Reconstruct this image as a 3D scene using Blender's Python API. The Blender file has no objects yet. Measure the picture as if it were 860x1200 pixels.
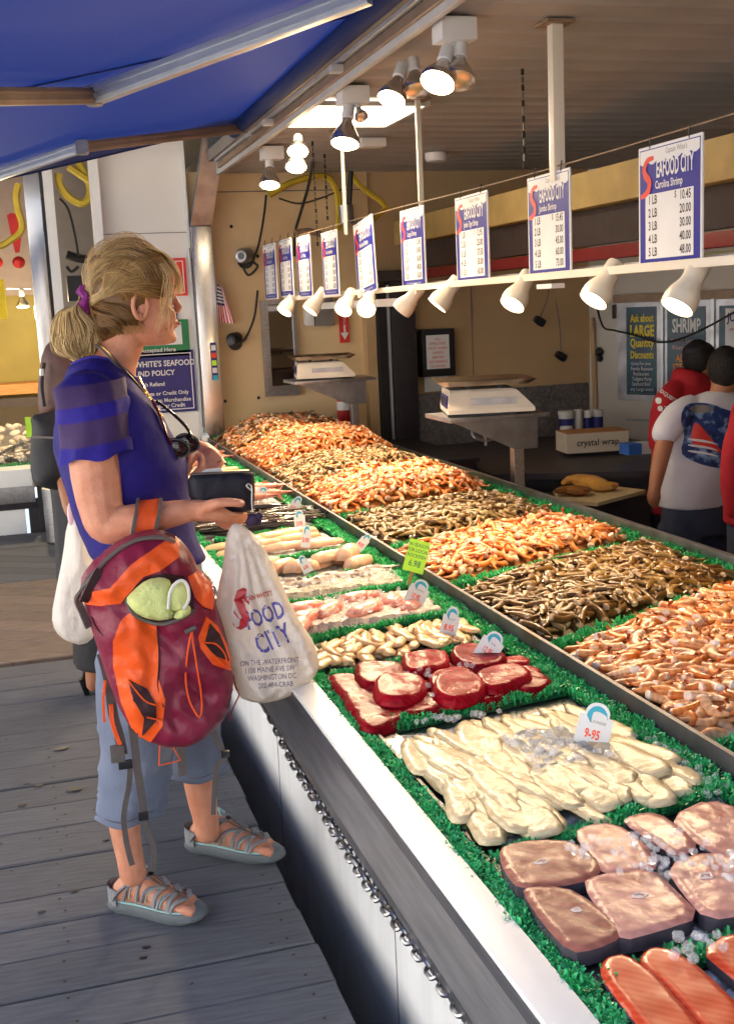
import bpy, bmesh, math, random
import numpy as np
from mathutils import Vector, Matrix, noise
from mathutils.geometry import delaunay_2d_cdt
S = bpy.context.scene
COL = S.collection
R = math.radians
PI = math.pi

# ------------------------------------------------------------------ camera
cd = bpy.data.cameras.new('camera')
cam = bpy.data.objects.new('camera', cd)
COL.objects.link(cam)
EYE = Vector((0, 0, 1.47))
FPX = 1369.12
cR = Vector((0.95739179, -0.28520017, -0.04540722))
cU = Vector((0.0927016, 0.15458716, 0.98362047))
cF = Vector((0.27350936, 0.94591948, -0.174439))
cam.matrix_world = Matrix(((cR.x, cU.x, -cF.x, EYE.x), (cR.y, cU.y, -cF.y, EYE.y), (cR.z, cU.z, -cF.z, EYE.z), (0, 0, 0, 1)))
cd.sensor_fit = 'HORIZONTAL'
cd.sensor_width = 36
cd.lens = FPX / 860 * 36
cd.clip_start = 0.05
cd.clip_end = 800
S.camera = cam

# ------------------------------------------------------------------ world, sun, exposure
SUN_EL, SUN_AZ = R(58), R(52)          # azimuth measured from +Y towards +X
w = bpy.data.worlds.new('World'); S.world = w; w.use_nodes = True
wn = w.node_tree.nodes; wn.clear()
sky = wn.new('ShaderNodeTexSky'); sky.sky_type = 'NISHITA'; sky.sun_disc = False
sky.sun_elevation = SUN_EL; sky.sun_rotation = SUN_AZ
sky.air_density = 1.0; sky.dust_density = 4.0; sky.ozone_density = .3
bg = wn.new('ShaderNodeBackground'); bg.inputs[1].default_value = 0.15
wo = wn.new('ShaderNodeOutputWorld')
w.node_tree.links.new(sky.outputs[0], bg.inputs[0]); w.node_tree.links.new(bg.outputs[0], wo.inputs[0])
sd = bpy.data.lights.new('sun', 'SUN'); sd.energy = 5.0; sd.angle = R(0.5); sd.color = (1, .95, .87)
sun = bpy.data.objects.new('sun', sd); COL.objects.link(sun)
sdir = Vector((math.sin(SUN_AZ) * math.cos(SUN_EL), math.cos(SUN_AZ) * math.cos(SUN_EL), math.sin(SUN_EL)))
sun.rotation_euler = sdir.to_track_quat('Z', 'Y').to_euler()
S.view_settings.view_transform = 'Standard'; S.view_settings.look = 'None'
S.view_settings.exposure = 2.0; S.view_settings.gamma = 1
S.cycles.use_denoising = True
S.cycles.max_bounces = 8; S.cycles.transparent_max_bounces = 12
S.cycles.transmission_bounces = 6; S.cycles.diffuse_bounces = 4
S.cycles.sample_clamp_indirect = 6
S.cycles.caustics_reflective = False; S.cycles.caustics_refractive = False

# ------------------------------------------------------------------ helpers
def ray(x, y):
    return cF * FPX + cR * (x - 430) - cU * (y - 600)
def az(x, y, z):
    d = ray(x, y); return EYE + d * ((z - EYE.z) / d.z)
def ay(x, y, Y):
    d = ray(x, y); return EYE + d * (Y / d.y)
def ax(x, y, X):
    d = ray(x, y); return EYE + d * (X / d.x)

def lin(c):
    return tuple(((v / 12.92) if v <= .04045 else ((v + .055) / 1.055) ** 2.4) for v in c)
def hx(s):
    return lin(tuple(int(s[i:i + 2], 16) / 255 for i in (0, 2, 4)))

def mat(name, col, rough=.5, metal=0., var=.12, scale=12., bump=0., bscale=60., spec=.5, coat=0., trans=0.,
        sss=0., emit=None, es=0., attr=False, ior=1.45, rnd=0., stretch=None, col2=None, alpha=1., c2lo=.45, c2hi=.62, grain=0., gscale=22.):
    m = bpy.data.materials.new(name); m.use_nodes = True
    nt = m.node_tree; n = nt.nodes; L = nt.links
    b = n['Principled BSDF']
    b.inputs['Roughness'].default_value = rough; b.inputs['Metallic'].default_value = metal
    b.inputs['Specular IOR Level'].default_value = spec; b.inputs['IOR'].default_value = ior
    b.inputs['Coat Weight'].default_value = coat; b.inputs['Coat Roughness'].default_value = .08
    b.inputs['Transmission Weight'].default_value = trans
    b.inputs['Alpha'].default_value = alpha
    if sss:
        b.inputs['Subsurface Weight'].default_value = sss
        b.inputs['Subsurface Radius'].default_value = (.02, .008, .005); b.inputs['Subsurface Scale'].default_value = .5
    if emit is not None:
        b.inputs['Emission Color'].default_value = (*emit, 1); b.inputs['Emission Strength'].default_value = es
    tc = n.new('ShaderNodeTexCoord')
    src = tc.outputs['Object']
    if stretch:
        mp = n.new('ShaderNodeMapping'); mp.inputs['Scale'].default_value = stretch
        L.new(src, mp.inputs[0]); src = mp.outputs[0]
    if attr:
        a = n.new('ShaderNodeAttribute'); a.attribute_name = 'Col'; base = a.outputs['Color']
    else:
        rgb = n.new('ShaderNodeRGB'); rgb.outputs[0].default_value = (*col, 1); base = rgb.outputs[0]
    if col2 is not None:
        nz = n.new('ShaderNodeTexNoise'); nz.inputs['Scale'].default_value = scale * .6; nz.inputs['Detail'].default_value = 4
        L.new(src, nz.inputs['Vector'])
        mr = n.new('ShaderNodeMapRange'); mr.inputs[1].default_value = c2lo; mr.inputs[2].default_value = c2hi
        L.new(nz.outputs[0], mr.inputs[0])
        mx = n.new('ShaderNodeMix'); mx.data_type = 'RGBA'
        L.new(mr.outputs[0], mx.inputs[0]); L.new(base, mx.inputs[6]); mx.inputs[7].default_value = (*col2, 1)
        base = mx.outputs[2]
    if var or rnd:
        nz = n.new('ShaderNodeTexNoise'); nz.inputs['Scale'].default_value = scale; nz.inputs['Detail'].default_value = 6
        L.new(src, nz.inputs['Vector'])
        mr = n.new('ShaderNodeMapRange'); mr.inputs[1].default_value = .3; mr.inputs[2].default_value = .7
        mr.inputs[3].default_value = 1 - var; mr.inputs[4].default_value = 1 + var
        L.new(nz.outputs[0], mr.inputs[0]); fac = mr.outputs[0]
        if rnd:
            oi = n.new('ShaderNodeObjectInfo')
            m2 = n.new('ShaderNodeMapRange'); m2.inputs[3].default_value = 1 - rnd; m2.inputs[4].default_value = 1 + rnd
            L.new(oi.outputs['Random'], m2.inputs[0])
            mm = n.new('ShaderNodeMath'); mm.operation = 'MULTIPLY'; L.new(fac, mm.inputs[0]); L.new(m2.outputs[0], mm.inputs[1]); fac = mm.outputs[0]
        vm = n.new('ShaderNodeVectorMath'); vm.operation = 'SCALE'
        L.new(base, vm.inputs[0]); L.new(fac, vm.inputs['Scale']); base = vm.outputs[0]
    if grain:
        wv = n.new('ShaderNodeTexWave'); wv.inputs['Scale'].default_value = gscale; wv.inputs['Distortion'].default_value = 7; wv.inputs['Detail'].default_value = 3; wv.inputs['Detail Scale'].default_value = 1.5
        wv.wave_type = 'BANDS'; wv.bands_direction = 'DIAGONAL'; L.new(src, wv.inputs[0])
        mr = n.new('ShaderNodeMapRange'); mr.inputs[3].default_value = 1 - grain; mr.inputs[4].default_value = 1 + grain * .5; L.new(wv.outputs['Fac'], mr.inputs[0])
        vm = n.new('ShaderNodeVectorMath'); vm.operation = 'SCALE'; L.new(base, vm.inputs[0]); L.new(mr.outputs[0], vm.inputs['Scale']); base = vm.outputs[0]
    L.new(base, b.inputs['Base Color'])
    if bump:
        nb = n.new('ShaderNodeTexNoise'); nb.inputs['Scale'].default_value = bscale; nb.inputs['Detail'].default_value = 5
        L.new(src, nb.inputs['Vector'])
        bp = n.new('ShaderNodeBump'); bp.inputs['Strength'].default_value = bump; bp.inputs['Distance'].default_value = .01
        L.new(nb.outputs[0], bp.inputs['Height']); L.new(bp.outputs[0], b.inputs['Normal'])
    return m

OFF = {}
def tag(o, label=None, cat=None, group=None, kind=None):
    if label: o['label'] = label
    if cat: o['category'] = cat
    if group: o['group'] = group
    if kind: o['kind'] = kind
    return o
def thing(name, label, cat, loc=(0, 0, 0), group=None, kind=None):
    o = bpy.data.objects.new(name, None); COL.objects.link(o); o.location = loc; o.empty_display_size = .05
    OFF[o.name] = Vector(loc); return tag(o, label, cat, group, kind)
def copy_tree(o, parent=None, children=None):
    c = o.copy(); COL.objects.link(c)
    if parent is not None:
        c.parent = parent; c.matrix_parent_inverse = Matrix()
    OFF[c.name] = OFF.get(o.name, Vector())
    for ch in KIDS.get(o.name, []):
        k = copy_tree(ch, c)
        KIDS.setdefault(c.name, []).append(k)
    return c
KIDS = {}

class MB:
    def __init__(s): s.v = []; s.f = []; s.m = []; s.c = []; s.cc = (1, 1, 1); s.mi = 0
    def add(s, vs, fs, mi=None, cols=None):
        b = len(s.v); s.v.extend(tuple(p) for p in vs)
        s.f.extend(tuple(i + b for i in q) for q in fs); s.m.extend([s.mi if mi is None else mi] * len(fs))
        s.c.extend(cols if cols is not None else [s.cc] * len(vs)); return s
    def box(s, c, d, rot=None, mi=None):
        hx_, hy, hz = d[0] / 2, d[1] / 2, d[2] / 2
        vs = [Vector((a * hx_, b * hy, e * hz)) for a in (-1, 1) for b in (-1, 1) for e in (-1, 1)]
        if rot is not None: vs = [rot @ p for p in vs]
        vs = [p + Vector(c) for p in vs]
        return s.add(vs, [(0, 1, 3, 2), (4, 6, 7, 5), (0, 4, 5, 1), (2, 3, 7, 6), (0, 2, 6, 4), (1, 5, 7, 3)], mi)
    def bb(s, x0, x1, y0, y1, z0, z1, mi=None):
        return s.box(((x0 + x1) / 2, (y0 + y1) / 2, (z0 + z1) / 2), (abs(x1 - x0), abs(y1 - y0), abs(z1 - z0)), None, mi)
    def bev(s, x0, x1, y0, y1, z0, z1, b=.004, mi=None):   # bevelled box
        bm = bmesh.new(); bmesh.ops.create_cube(bm, size=1)
        for v in bm.verts: v.co = Vector(((x0 + x1) / 2 + v.co.x * (x1 - x0), (y0 + y1) / 2 + v.co.y * (y1 - y0), (z0 + z1) / 2 + v.co.z * (z1 - z0)))
        bmesh.ops.bevel(bm, geom=bm.edges[:], offset=b, segments=2, affect='EDGES', profile=.7)
        bm.verts.index_update(); s.add([v.co for v in bm.verts], [[v.index for v in f.verts] for f in bm.faces], mi); bm.free(); return s
    def rings(s, rings, cap=True, closed=False, mi=None, cols=None):
        n = len(rings[0]); vs = [p for r in rings for p in r]; fs = []
        m = len(rings)
        for i in range(m if closed else m - 1):
            a, b = i * n, ((i + 1) % m) * n
            for j in range(n):
                k = (j + 1) % n; fs.append((a + j, a + k, b + k, b + j))
        if cap and not closed:
            fs.append(tuple(range(n - 1, -1, -1))); fs.append(tuple((m - 1) * n + j for j in range(n)))
        return s.add(vs, fs, mi, cols)
    def tube(s, pts, r, n=6, cap=True, closed=False, mi=None, flat=1., up=None, cols=None):
        pts = [Vector(p) for p in pts]; m = len(pts); rr = r if hasattr(r, '__len__') else [r] * m
        rings = []; prev = up
        for i, p in enumerate(pts):
            if closed: t = pts[(i + 1) % m] - pts[i - 1]
            else: t = pts[min(i + 1, m - 1)] - pts[max(i - 1, 0)]
            t = t.normalized() if t.length > 1e-9 else Vector((0, 0, 1))
            if prev is None: prev = Vector((0, 0, 1)) if abs(t.z) < .9 else Vector((1, 0, 0))
            nn = (prev - t * prev.dot(t))
            if nn.length < 1e-6: nn = t.orthogonal()
            nn.normalize(); bb = t.cross(nn); prev = nn
            rings.append([p + (nn * math.cos(a) * flat + bb * math.sin(a)) * rr[i] for a in [2 * PI * k / n for k in range(n)]])
        cl = None
        if cols is not None: cl = [c for c in cols for _ in range(n)]
        return s.rings(rings, cap, closed, mi, cl)
    def lathe(s, prof, n=20, M=None, mi=None):
        rings = []
        for r, z in prof:
            ring = [Vector((r * math.cos(2 * PI * k / n), r * math.sin(2 * PI * k / n), z)) for k in range(n)]
            rings.append([M @ p for p in ring] if M is not None else ring)
        return s.rings(rings, True, False, mi)
    def ell(s, c, r, n=10, m=7, M=None, mi=None):
        rings = []
        for i in range(m + 1):
            a = -PI / 2 + PI * i / m; a = max(min(a, PI / 2 - .12), -PI / 2 + .12)
            ring = [Vector((r[0] * math.cos(a) * math.cos(2 * PI * k / n), r[1] * math.cos(a) * math.sin(2 * PI * k / n), r[2] * math.sin(a))) for k in range(n)]
            rings.append([((M @ p) if M is not None else p) + Vector(c) for p in ring])
        return s.rings(rings, True, False, mi)
    def poly(s, pts, thick, M=None, mi=None):       # 2D outline (x,y) extruded to z 0..thick
        n = len(pts); vs = [Vector((p[0], p[1], 0)) for p in pts] + [Vector((p[0], p[1], thick)) for p in pts]
        if M is not None: vs = [M @ p for p in vs]
        fs = [tuple(range(n - 1, -1, -1)), tuple(range(n, 2 * n))] + [(i, (i + 1) % n, n + (i + 1) % n, n + i) for i in range(n)]
        return s.add(vs, fs, mi)
    def merge(s, o, M=None, mi=None, tint=None):
        vs = [M @ Vector(p) for p in o.v] if M is not None else o.v
        cols = o.c if tint is None else [(c[0] * tint[0], c[1] * tint[1], c[2] * tint[2]) for c in o.c]
        b = len(s.v); s.v.extend(tuple(p) for p in vs); s.f.extend(tuple(i + b for i in q) for q in o.f)
        s.m.extend(o.m if mi is None else [mi] * len(o.f)); s.c.extend(cols); return s
    def mesh(s, name, mats, smooth=True, off=None, col=False, ang=40):
        me = bpy.data.meshes.new(name)
        vs = s.v if off is None or off.length == 0 else [(p[0] - off.x, p[1] - off.y, p[2] - off.z) for p in s.v]
        me.from_pydata([tuple(p) for p in vs], [], s.f)
        mats = mats if isinstance(mats, (list, tuple)) else [mats]
        for m in mats: me.materials.append(m)
        if len(mats) > 1: me.polygons.foreach_set('material_index', s.m)
        if col:
            a = me.color_attributes.new('Col', 'FLOAT_COLOR', 'POINT')
            arr = np.ones((len(s.v), 4), dtype=np.float32); arr[:, :3] = np.array(s.c, dtype=np.float32).reshape(-1, 3); a.data.foreach_set('color', arr.ravel())
        if smooth:
            me.polygons.foreach_set('use_smooth', [True] * len(me.polygons))
            if ang: 
                try: me.set_sharp_from_angle(angle=R(ang))
                except Exception: pass
        me.update(); return me
    def build(s, name, mats, parent=None, smooth=True, col=False, ang=40, label=None, cat=None, group=None, kind=None, loc=None):
        off = OFF.get(parent.name, Vector()) if parent is not None else (Vector(loc) if loc is not None else Vector())
        return link(name, s.mesh(name, mats, smooth, off, col, ang), parent, label, cat, group, kind, loc if parent is None else None)

def link(name, me, parent=None, label=None, cat=None, group=None, kind=None, loc=None):
    o = bpy.data.objects.new(name, me); COL.objects.link(o)
    if parent is not None:
        o.parent = parent; OFF[o.name] = OFF.get(parent.name, Vector()); KIDS.setdefault(parent.name, []).append(o)
    elif loc is not None:
        o.location = loc; OFF[o.name] = Vector(loc)
    return tag(o, label, cat, group, kind)

_tc = {}
def text_mb(s, size=1., sx=1., bold=0., align='CENTER'):
    """flat lettering in the XY plane as an MB"""
    key = (s, bold, align)
    if key not in _tc:
        c = bpy.data.curves.new('t', 'FONT'); c.body = s; c.size = 1; c.align_x = align; c.align_y = 'CENTER'; c.offset = bold; c.resolution_u = 2
        o = bpy.data.objects.new('t', c); COL.objects.link(o)
        me = o.to_mesh(); vs = [tuple(v.co) for v in me.vertices]; fs = [tuple(p.vertices) for p in me.polygons]
        o.to_mesh_clear(); bpy.data.objects.remove(o); bpy.data.curves.remove(c); _tc[key] = (vs, fs)
    vs, fs = _tc[key]; m = MB(); m.add([(x * size * sx, y * size, 0) for x, y, z in vs], fs); return m
def words(lines, mb=None, M=None, z=0.):
    mb = mb or MB()
    for s, x, y, size, sx, bold, al in lines:
        t = text_mb(s, size, sx, bold, al); mb.add([(M @ Vector((p[0] + x, p[1] + y, z))) if M else (p[0] + x, p[1] + y, z) for p in t.v], t.f)
    return mb

def inside(p, poly):
    x, y = p; c = False; n = len(poly); j = n - 1
    for i in range(n):
        xi, yi = poly[i]; xj, yj = poly[j]
        if (yi > y) != (yj > y) and x < (xj - xi) * (y - yi) / (yj - yi) + xi: c = not c
        j = i
    return c
def seg_d(p, a, b):
    ax_, ay_ = a; bx, by = b; dx, dy = bx - ax_, by - ay_; L = dx * dx + dy * dy
    t = 0 if L == 0 else max(0, min(1, ((p[0] - ax_) * dx + (p[1] - ay_) * dy) / L))
    return math.hypot(p[0] - ax_ - t * dx, p[1] - ay_ - t * dy)
def bdist(p, poly): return min(seg_d(p, poly[i - 1], poly[i]) for i in range(len(poly)))
def smooth_poly(poly, it=2):
    for _ in range(it):
        q = []
        for i in range(len(poly)):
            a, b = poly[i], poly[(i + 1) % len(poly)]
            q.append((a[0] * .75 + b[0] * .25, a[1] * .75 + b[1] * .25)); q.append((a[0] * .25 + b[0] * .75, a[1] * .25 + b[1] * .75))
        poly = q
    return poly
def resample(poly, step):
    out = []
    for i in range(len(poly)):
        a, b = poly[i], poly[(i + 1) % len(poly)]; L = math.hypot(b[0] - a[0], b[1] - a[1]); k = max(1, int(round(L / step)))
        out += [(a[0] + (b[0] - a[0]) * j / k, a[1] + (b[1] - a[1]) * j / k) for j in range(k)]
    # drop near-duplicates
    q = []
    for p in out:
        if not q or math.hypot(p[0] - q[-1][0], p[1] - q[-1][1]) > step * .3: q.append(p)
    return q
def tri_poly(poly, step):
    """points and triangles filling an outline; returns pts, faces, nb(boundary count)"""
    poly = resample(poly, step); n = len(poly)
    xs = [p[0] for p in poly]; ys = [p[1] for p in poly]; pts = list(poly); r = 0
    y = min(ys)
    while y < max(ys):
        x = min(xs) + (step / 2 if r % 2 else 0)
        while x < max(xs):
            if inside((x, y), poly) and bdist((x, y), poly) > step * .55: pts.append((x, y))
            x += step
        y += step * .87; r += 1
    res = delaunay_2d_cdt([Vector(p) for p in pts], [(i, (i + 1) % n) for i in range(n)], [], 1, 1e-6)
    vs = [(p.x, p.y) for p in res[0]]
    return vs, [tuple(f) for f in res[2]], poly
def inflate(poly, step, top, bot, M=None, mi=None, mi_side=None, colf=None):
    """closed cushion from an outline: top(x,y,d), bot(x,y,d) give z for distance d from the rim"""
    vs, fs, pl = tri_poly(poly, step)
    mb = MB(); V0 = []; V1 = []; C = []
    edge = [bdist(p, pl) for p in vs]
    for p, d in zip(vs, edge):
        V0.append(Vector((p[0], p[1], top(p[0], p[1], d)))); V1.append(Vector((p[0], p[1], bot(p[0], p[1], d))))
    idx = {}
    allv = list(V0); n = len(V0); mp = []
    for i, p in enumerate(V1):
        if edge[i] < 1e-5 and abs(p.z - V0[i].z) < 1e-6: mp.append(i)
        else: mp.append(len(allv)); allv.append(p)
    if M is not None: allv2 = [M @ p for p in allv]
    else: allv2 = allv
    cols = None
    if colf: cols = [colf(p.x, p.y, p.z, k < n) for k, p in enumerate(allv)]
    F = []
    up = [f for f in fs]; 
    F += up; mats_ = [mi or 0] * len(up)
    dn = [tuple(mp[i] for i in reversed(f)) for f in fs]; F += dn; mats_ += [mi or 0 if mi_side is None else mi_side] * len(dn)
    # side wall where rim heights differ
    ec = {}
    for f in fs:
        for a, b in zip(f, f[1:] + f[:1]):
            ec[(a, b)] = 1
    for (a, b) in ec:
        if (b, a) not in ec and mp[a] != a and mp[b] != b:
            F.append((a, mp[a], mp[b], b)); mats_.append(mi or 0 if mi_side is None else mi_side)
    bb_ = len(mb.v); mb.v = [tuple(p) for p in allv2]; mb.f = F; mb.m = mats_; mb.c = cols or [(1, 1, 1)] * len(allv2)
    return mb
def dome(D, Rr, p=.5):
    return lambda d: D * (max(0., 1 - (1 - min(d / Rr, 1.)) ** 2)) ** p
def nz(x, y, z=0., s=1.): return noise.noise(Vector((x * s, y * s, z * s)))

def remesh(mb, voxel, smooth=4, fac=.5, post=None):
    me = mb.mesh('tmp', [], False)
    o = bpy.data.objects.new('tmp', me); COL.objects.link(o)
    m = o.modifiers.new('r', 'REMESH'); m.mode = 'VOXEL'; m.voxel_size = voxel
    s = o.modifiers.new('s', 'SMOOTH'); s.iterations = smooth; s.factor = fac
    dg = bpy.context.evaluated_depsgraph_get(); e = o.evaluated_get(dg)
    out = bpy.data.meshes.new_from_object(e); bpy.data.objects.remove(o)
    r = MB(); r.v = [tuple(v.co) for v in out.vertices]; r.f = [tuple(p.vertices) for p in out.polygons]
    r.m = [0] * len(r.f); r.c = [(1, 1, 1)] * len(r.v)
    bpy.data.meshes.remove(out); bpy.data.meshes.remove(me)
    return r
def catmull(pts, k=6):
    P = [Vector(p) for p in pts]; out = []
    for i in range(len(P) - 1):
        a = P[max(i - 1, 0)]; b = P[i]; c = P[i + 1]; d = P[min(i + 2, len(P) - 1)]
        for j in range(k):
            t = j / k
            out.append(.5 * ((2 * b) + (c - a) * t + (2 * a - 5 * b + 4 * c - d) * t * t + (3 * b - a - 3 * c + d) * t ** 3))
    out.append(P[-1]); return out
def frame(o, x, y):          # matrix with given origin, x axis and approximate y axis
    x = Vector(x).normalized(); y = Vector(y); z = x.cross(y).normalized(); y = z.cross(x)
    return Matrix(((x.x, y.x, z.x, o[0]), (x.y, y.y, z.y, o[1]), (x.z, y.z, z.z, o[2]), (0, 0, 0, 1)))
def light(name, kind, loc, energy, col, to=None, size=.03, spot=None, parent=None):
    d = bpy.data.lights.new(name, kind); d.energy = energy; d.color = col
    d.shadow_soft_size = size
    if spot: d.spot_size = R(spot); d.spot_blend = .6
    o = bpy.data.objects.new(name, d); COL.objects.link(o); o.location = loc
    if to is not None: o.rotation_euler = (Vector(loc) - Vector(to)).to_track_quat('Z', 'Y').to_euler()
    return o
rnd = random.Random(7)
# ------------------------------------------------------------------ materials
M = {}
M['deck'] = mat('weathered_deck', hx('5c5f66'), .8, var=.12, scale=9, bump=.3, bscale=60, rnd=.13, stretch=(1.2, 9, 9), col2=hx('54565f'), c2lo=.4, c2hi=.75, grain=.10, gscale=3)
M['deck_brown'] = mat('brown_deck', hx('77685f'), .75, var=.2, scale=5, bump=.25, bscale=30, rnd=.12, stretch=(2, 7, 7))
M['stain'] = mat('dark_stain', hx('24222a'), .4, var=.1)
M['black'] = mat('black_void', (.01, .01, .012), .7)
M['hull'] = mat('white_hull_paint', (.8, .82, .84), .45, var=.06, scale=7, bump=.08, bscale=8, col2=(.55, .52, .46), c2lo=.62, c2hi=.85, stretch=(1, 2.2, .35))
M['ledge'] = mat('white_ledge', (.8, .82, .83), .35, var=.04, scale=6, bump=.03)
M['steel'] = mat('stainless_steel', (.42, .42, .44), .32, metal=1, var=.18, scale=7, bump=.04, bscale=25, stretch=(9, .8, 9))
M['steel_dull'] = mat('dull_steel', (.34, .34, .36), .36, metal=.9, var=.25, scale=9, bump=.08, bscale=30, col2=(.2, .17, .16), c2lo=.55, c2hi=.8)
M['steel_bright'] = mat('bright_steel', (.6, .58, .56), .2, metal=1, var=.1, scale=6, bump=.03, bscale=14, stretch=(3, 3, .6))
M['alu'] = mat('aluminium', (.5, .53, .56), .38, metal=.6, var=.08)
M['brown_alu'] = mat('brown_metal_and_reflection', hx('8c7560'), .5, metal=.3, var=.15)  # brown reflection painted into the awning arms; small fittings share the colour
M['chain'] = mat('chain_steel', (.3, .3, .31), .3, metal=1, var=.3, scale=60)
M['grass'] = mat('green_plastic_leaves', (.015, .21, .06), .38, var=.25, scale=40, rnd=.0, attr=True)
M['cream'] = mat('cream_wall', hx('dcc092'), .6, var=.06, scale=2, bump=.06, bscale=12, col2=hx('b8966c'), c2lo=.55, c2hi=.8)
M['cream_dark'] = mat('beige_wall', hx('bc9d74'), .6, var=.08, scale=2, bump=.05)
M['offwhite'] = mat('offwhite_wall', hx('c2bab0'), .6, var=.06, scale=2, bump=.05)
M['wpanel'] = mat('white_wall_panel', (.74, .72, .68), .5, var=.04, scale=2, bump=.04)
M['ceil'] = mat('ceiling_metal', hx('9f9994'), .45, var=.1, scale=3, bump=.06, rnd=.06)
M['ybeam'] = mat('yellowed_beam', hx('c2a86c'), .55, var=.14, scale=7, bump=.12)
M['dbrown'] = mat('dark_recess', hx('443a38'), .7)
M['grey'] = mat('grey_board', hx('77716c'), .6)
M['redband'] = mat('red_band', hx('7a1518'), .5)
M['olive'] = mat('olive_wall', hx('8c8a60'), .6)
M['trimw'] = mat('trim_board', hx('b8b6b4'), .5, var=.08)
M['white'] = mat('white_plastic', (.75, .74, .72), .35, var=.03)
M['paper'] = mat('white_card', (.70, .70, .70), .5, var=.02)
M['yellow'] = mat('yellow_hose', hx('c9ac30'), .45)
M['red'] = mat('red_paint', hx('b0201e'), .45)
M['blackp'] = mat('black_plastic', (.015, .015, .018), .35)
M['rubber'] = mat('black_cable', (.02, .018, .018), .5)
M['dark'] = mat('dark_steel_door', hx('38343a'), .4, metal=.4, var=.15)
M['navy'] = mat('sign_navy', hx('20226e'), .35, var=.03)
M['signblue'] = mat('sign_blue', hx('161d86'), .4, var=.04, spec=.3)
M['orange_ink'] = mat('orange_ink', hx('ee4d1e'), .5)
M['teal_ink'] = mat('teal_ink', hx('2fa3bd'), .5)
M['dark_ink'] = mat('dark_ink', hx('2a2226'), .5)
M['red_ink'] = mat('red_ink', hx('d1322a'), .5)
M['green_sign'] = mat('green_sign', hx('1b7a4a'), .4)
M['lime'] = mat('lime_card', hx('b9f03a'), .5, var=.03)
M['warm_emit'] = mat('warm_bulb', (1, .8, .5), .4, emit=(1, .72, .36), es=14, var=0)
M['warm_glow'] = mat('lit_lens', (1, .85, .6), .4, emit=(1, .78, .48), es=6, var=0)
M['tube_emit'] = mat('lit_panel', (1, .9, .75), .4, emit=(1, .84, .6), es=3.5, var=.05)
M['silver'] = mat('silver_lamp', (.6, .55, .5), .25, metal=.9)
M['ceram'] = mat('white_enamel', (.72, .66, .55), .3, var=.02)
M['wood'] = mat('orange_wood', hx('b57a44'), .5, var=.2, stretch=(1, 8, 8))
M['water'] = mat('dark_water', (.01, .015, .02), .08, bump=.3, bscale=3)

# ------------------------------------------------------------------ ground, water, deck
g = MB(); g.bb(-400, -3.2, -300, 400, -.4, -.03); g.build('ground', mat('concrete_quay', (.45, .44, .42), .8, bump=.1), kind='structure', smooth=False)
g = MB(); g.bb(-500, 500, -500, 500, -1.2, -1.15); g.build('water', M['water'], kind='structure', smooth=False)
deck = MB().bb(-3.2, .50, -3, 8.45, -.16, -.045).build('deck', mat('deck_joists', (.02, .02, .022), .9), kind='structure', smooth=False)

def clip_poly(poly, a, b):      # keep left of a->b
    out = []
    for i in range(len(poly)):
        p, q = poly[i - 1], poly[i]
        sp = (b[0] - a[0]) * (p[1] - a[1]) - (b[1] - a[1]) * (p[0] - a[0]); sq = (b[0] - a[0]) * (q[1] - a[1]) - (b[1] - a[1]) * (q[0] - a[0])
        if (sp < 0) != (sq < 0):
            t = sp / (sp - sq); out.append((p[0] + (q[0] - p[0]) * t, p[1] + (q[1] - p[1]) * t))
        if sq >= 0: out.append(q)
    return out
def plank(poly, z0, z1, m, parent, jit=.003):
    if len(poly) < 3: return
    bm = bmesh.new(); vs = [bm.verts.new((p[0], p[1], z1)) for p in poly]; f = bm.faces.new(vs)
    r = bmesh.ops.extrude_face_region(bm, geom=[f])
    for v in r['geom']:
        if isinstance(v, bmesh.types.BMVert): v.co.z = z0
    bmesh.ops.recalc_face_normals(bm, faces=bm.faces)
    top = [e for e in bm.edges if all(abs(v.co.z - z1) < 1e-5 for v in e.verts)]
    bmesh.ops.bevel(bm, geom=top, offset=.004, segments=1, affect='EDGES')
    me = bpy.data.meshes.new('plank'); bm.to_mesh(me); bm.free(); me.materials.append(m)
    o = link('plank', me, parent); dz = rnd.uniform(-jit, jit); o.location = (0, 0, dz); return o
y = -2.9; WD = [.165, .172, .168, .175, .17]
k = 0
LN = [2.479, 2.644, 2.80, 2.953, 3.158, 3.365]
ys = [2.479 - i * .17 for i in range(32, 0, -1)] + LN + [3.365 + .176 * i for i in range(1, 11)]
for a, b in zip(ys, ys[1:]):
    b2 = min(b, 5.19)
    e = .543 + rnd.uniform(-.006, .006)
    xs = -.56 if a > .3 else -.56
    plank([(-.555, a + .003), (e, a + .003), (e, b2 - .003), (-.555, b2 - .003)], -.04, 0, M['deck'], deck)
    plank([(-3.1, a + .003), (-.565, a + .003), (-.565, b2 - .003), (-3.1, b2 - .003)], -.04, -.006, M['deck'], deck)
th = R(-32); dx, dy = math.cos(th), math.sin(th)
for (y0, y1, m, zt) in ((5.2, 6.85, M['deck_brown'], -.004), (6.86, 8.45, M['deck'], -.004)):
    for i in range(-40, 40):
        c = i * .16; ox, oy = -dy * c, 7 + dx * c
        q = [(ox - 6 * dx, oy - 6 * dy), (ox + 6 * dx, oy + 6 * dy), (ox + 6 * dx - dy * .154, oy + 6 * dy + dx * .154), (ox - 6 * dx - dy * .154, oy - 6 * dy + dx * .154)]
        for a, b in (((-3.1, y0), (.543, y0)), ((.543, y0), (.543, y1)), ((.543, y1), (-3.1, y1)), ((-3.1, y1), (-3.1, y0))):
            if len(q) > 2: q = clip_poly(q, a, b)
        if len(q) > 2 and max(p[0] for p in q) > -1.2: plank(q, -.04, zt, m, deck, .002)
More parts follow.
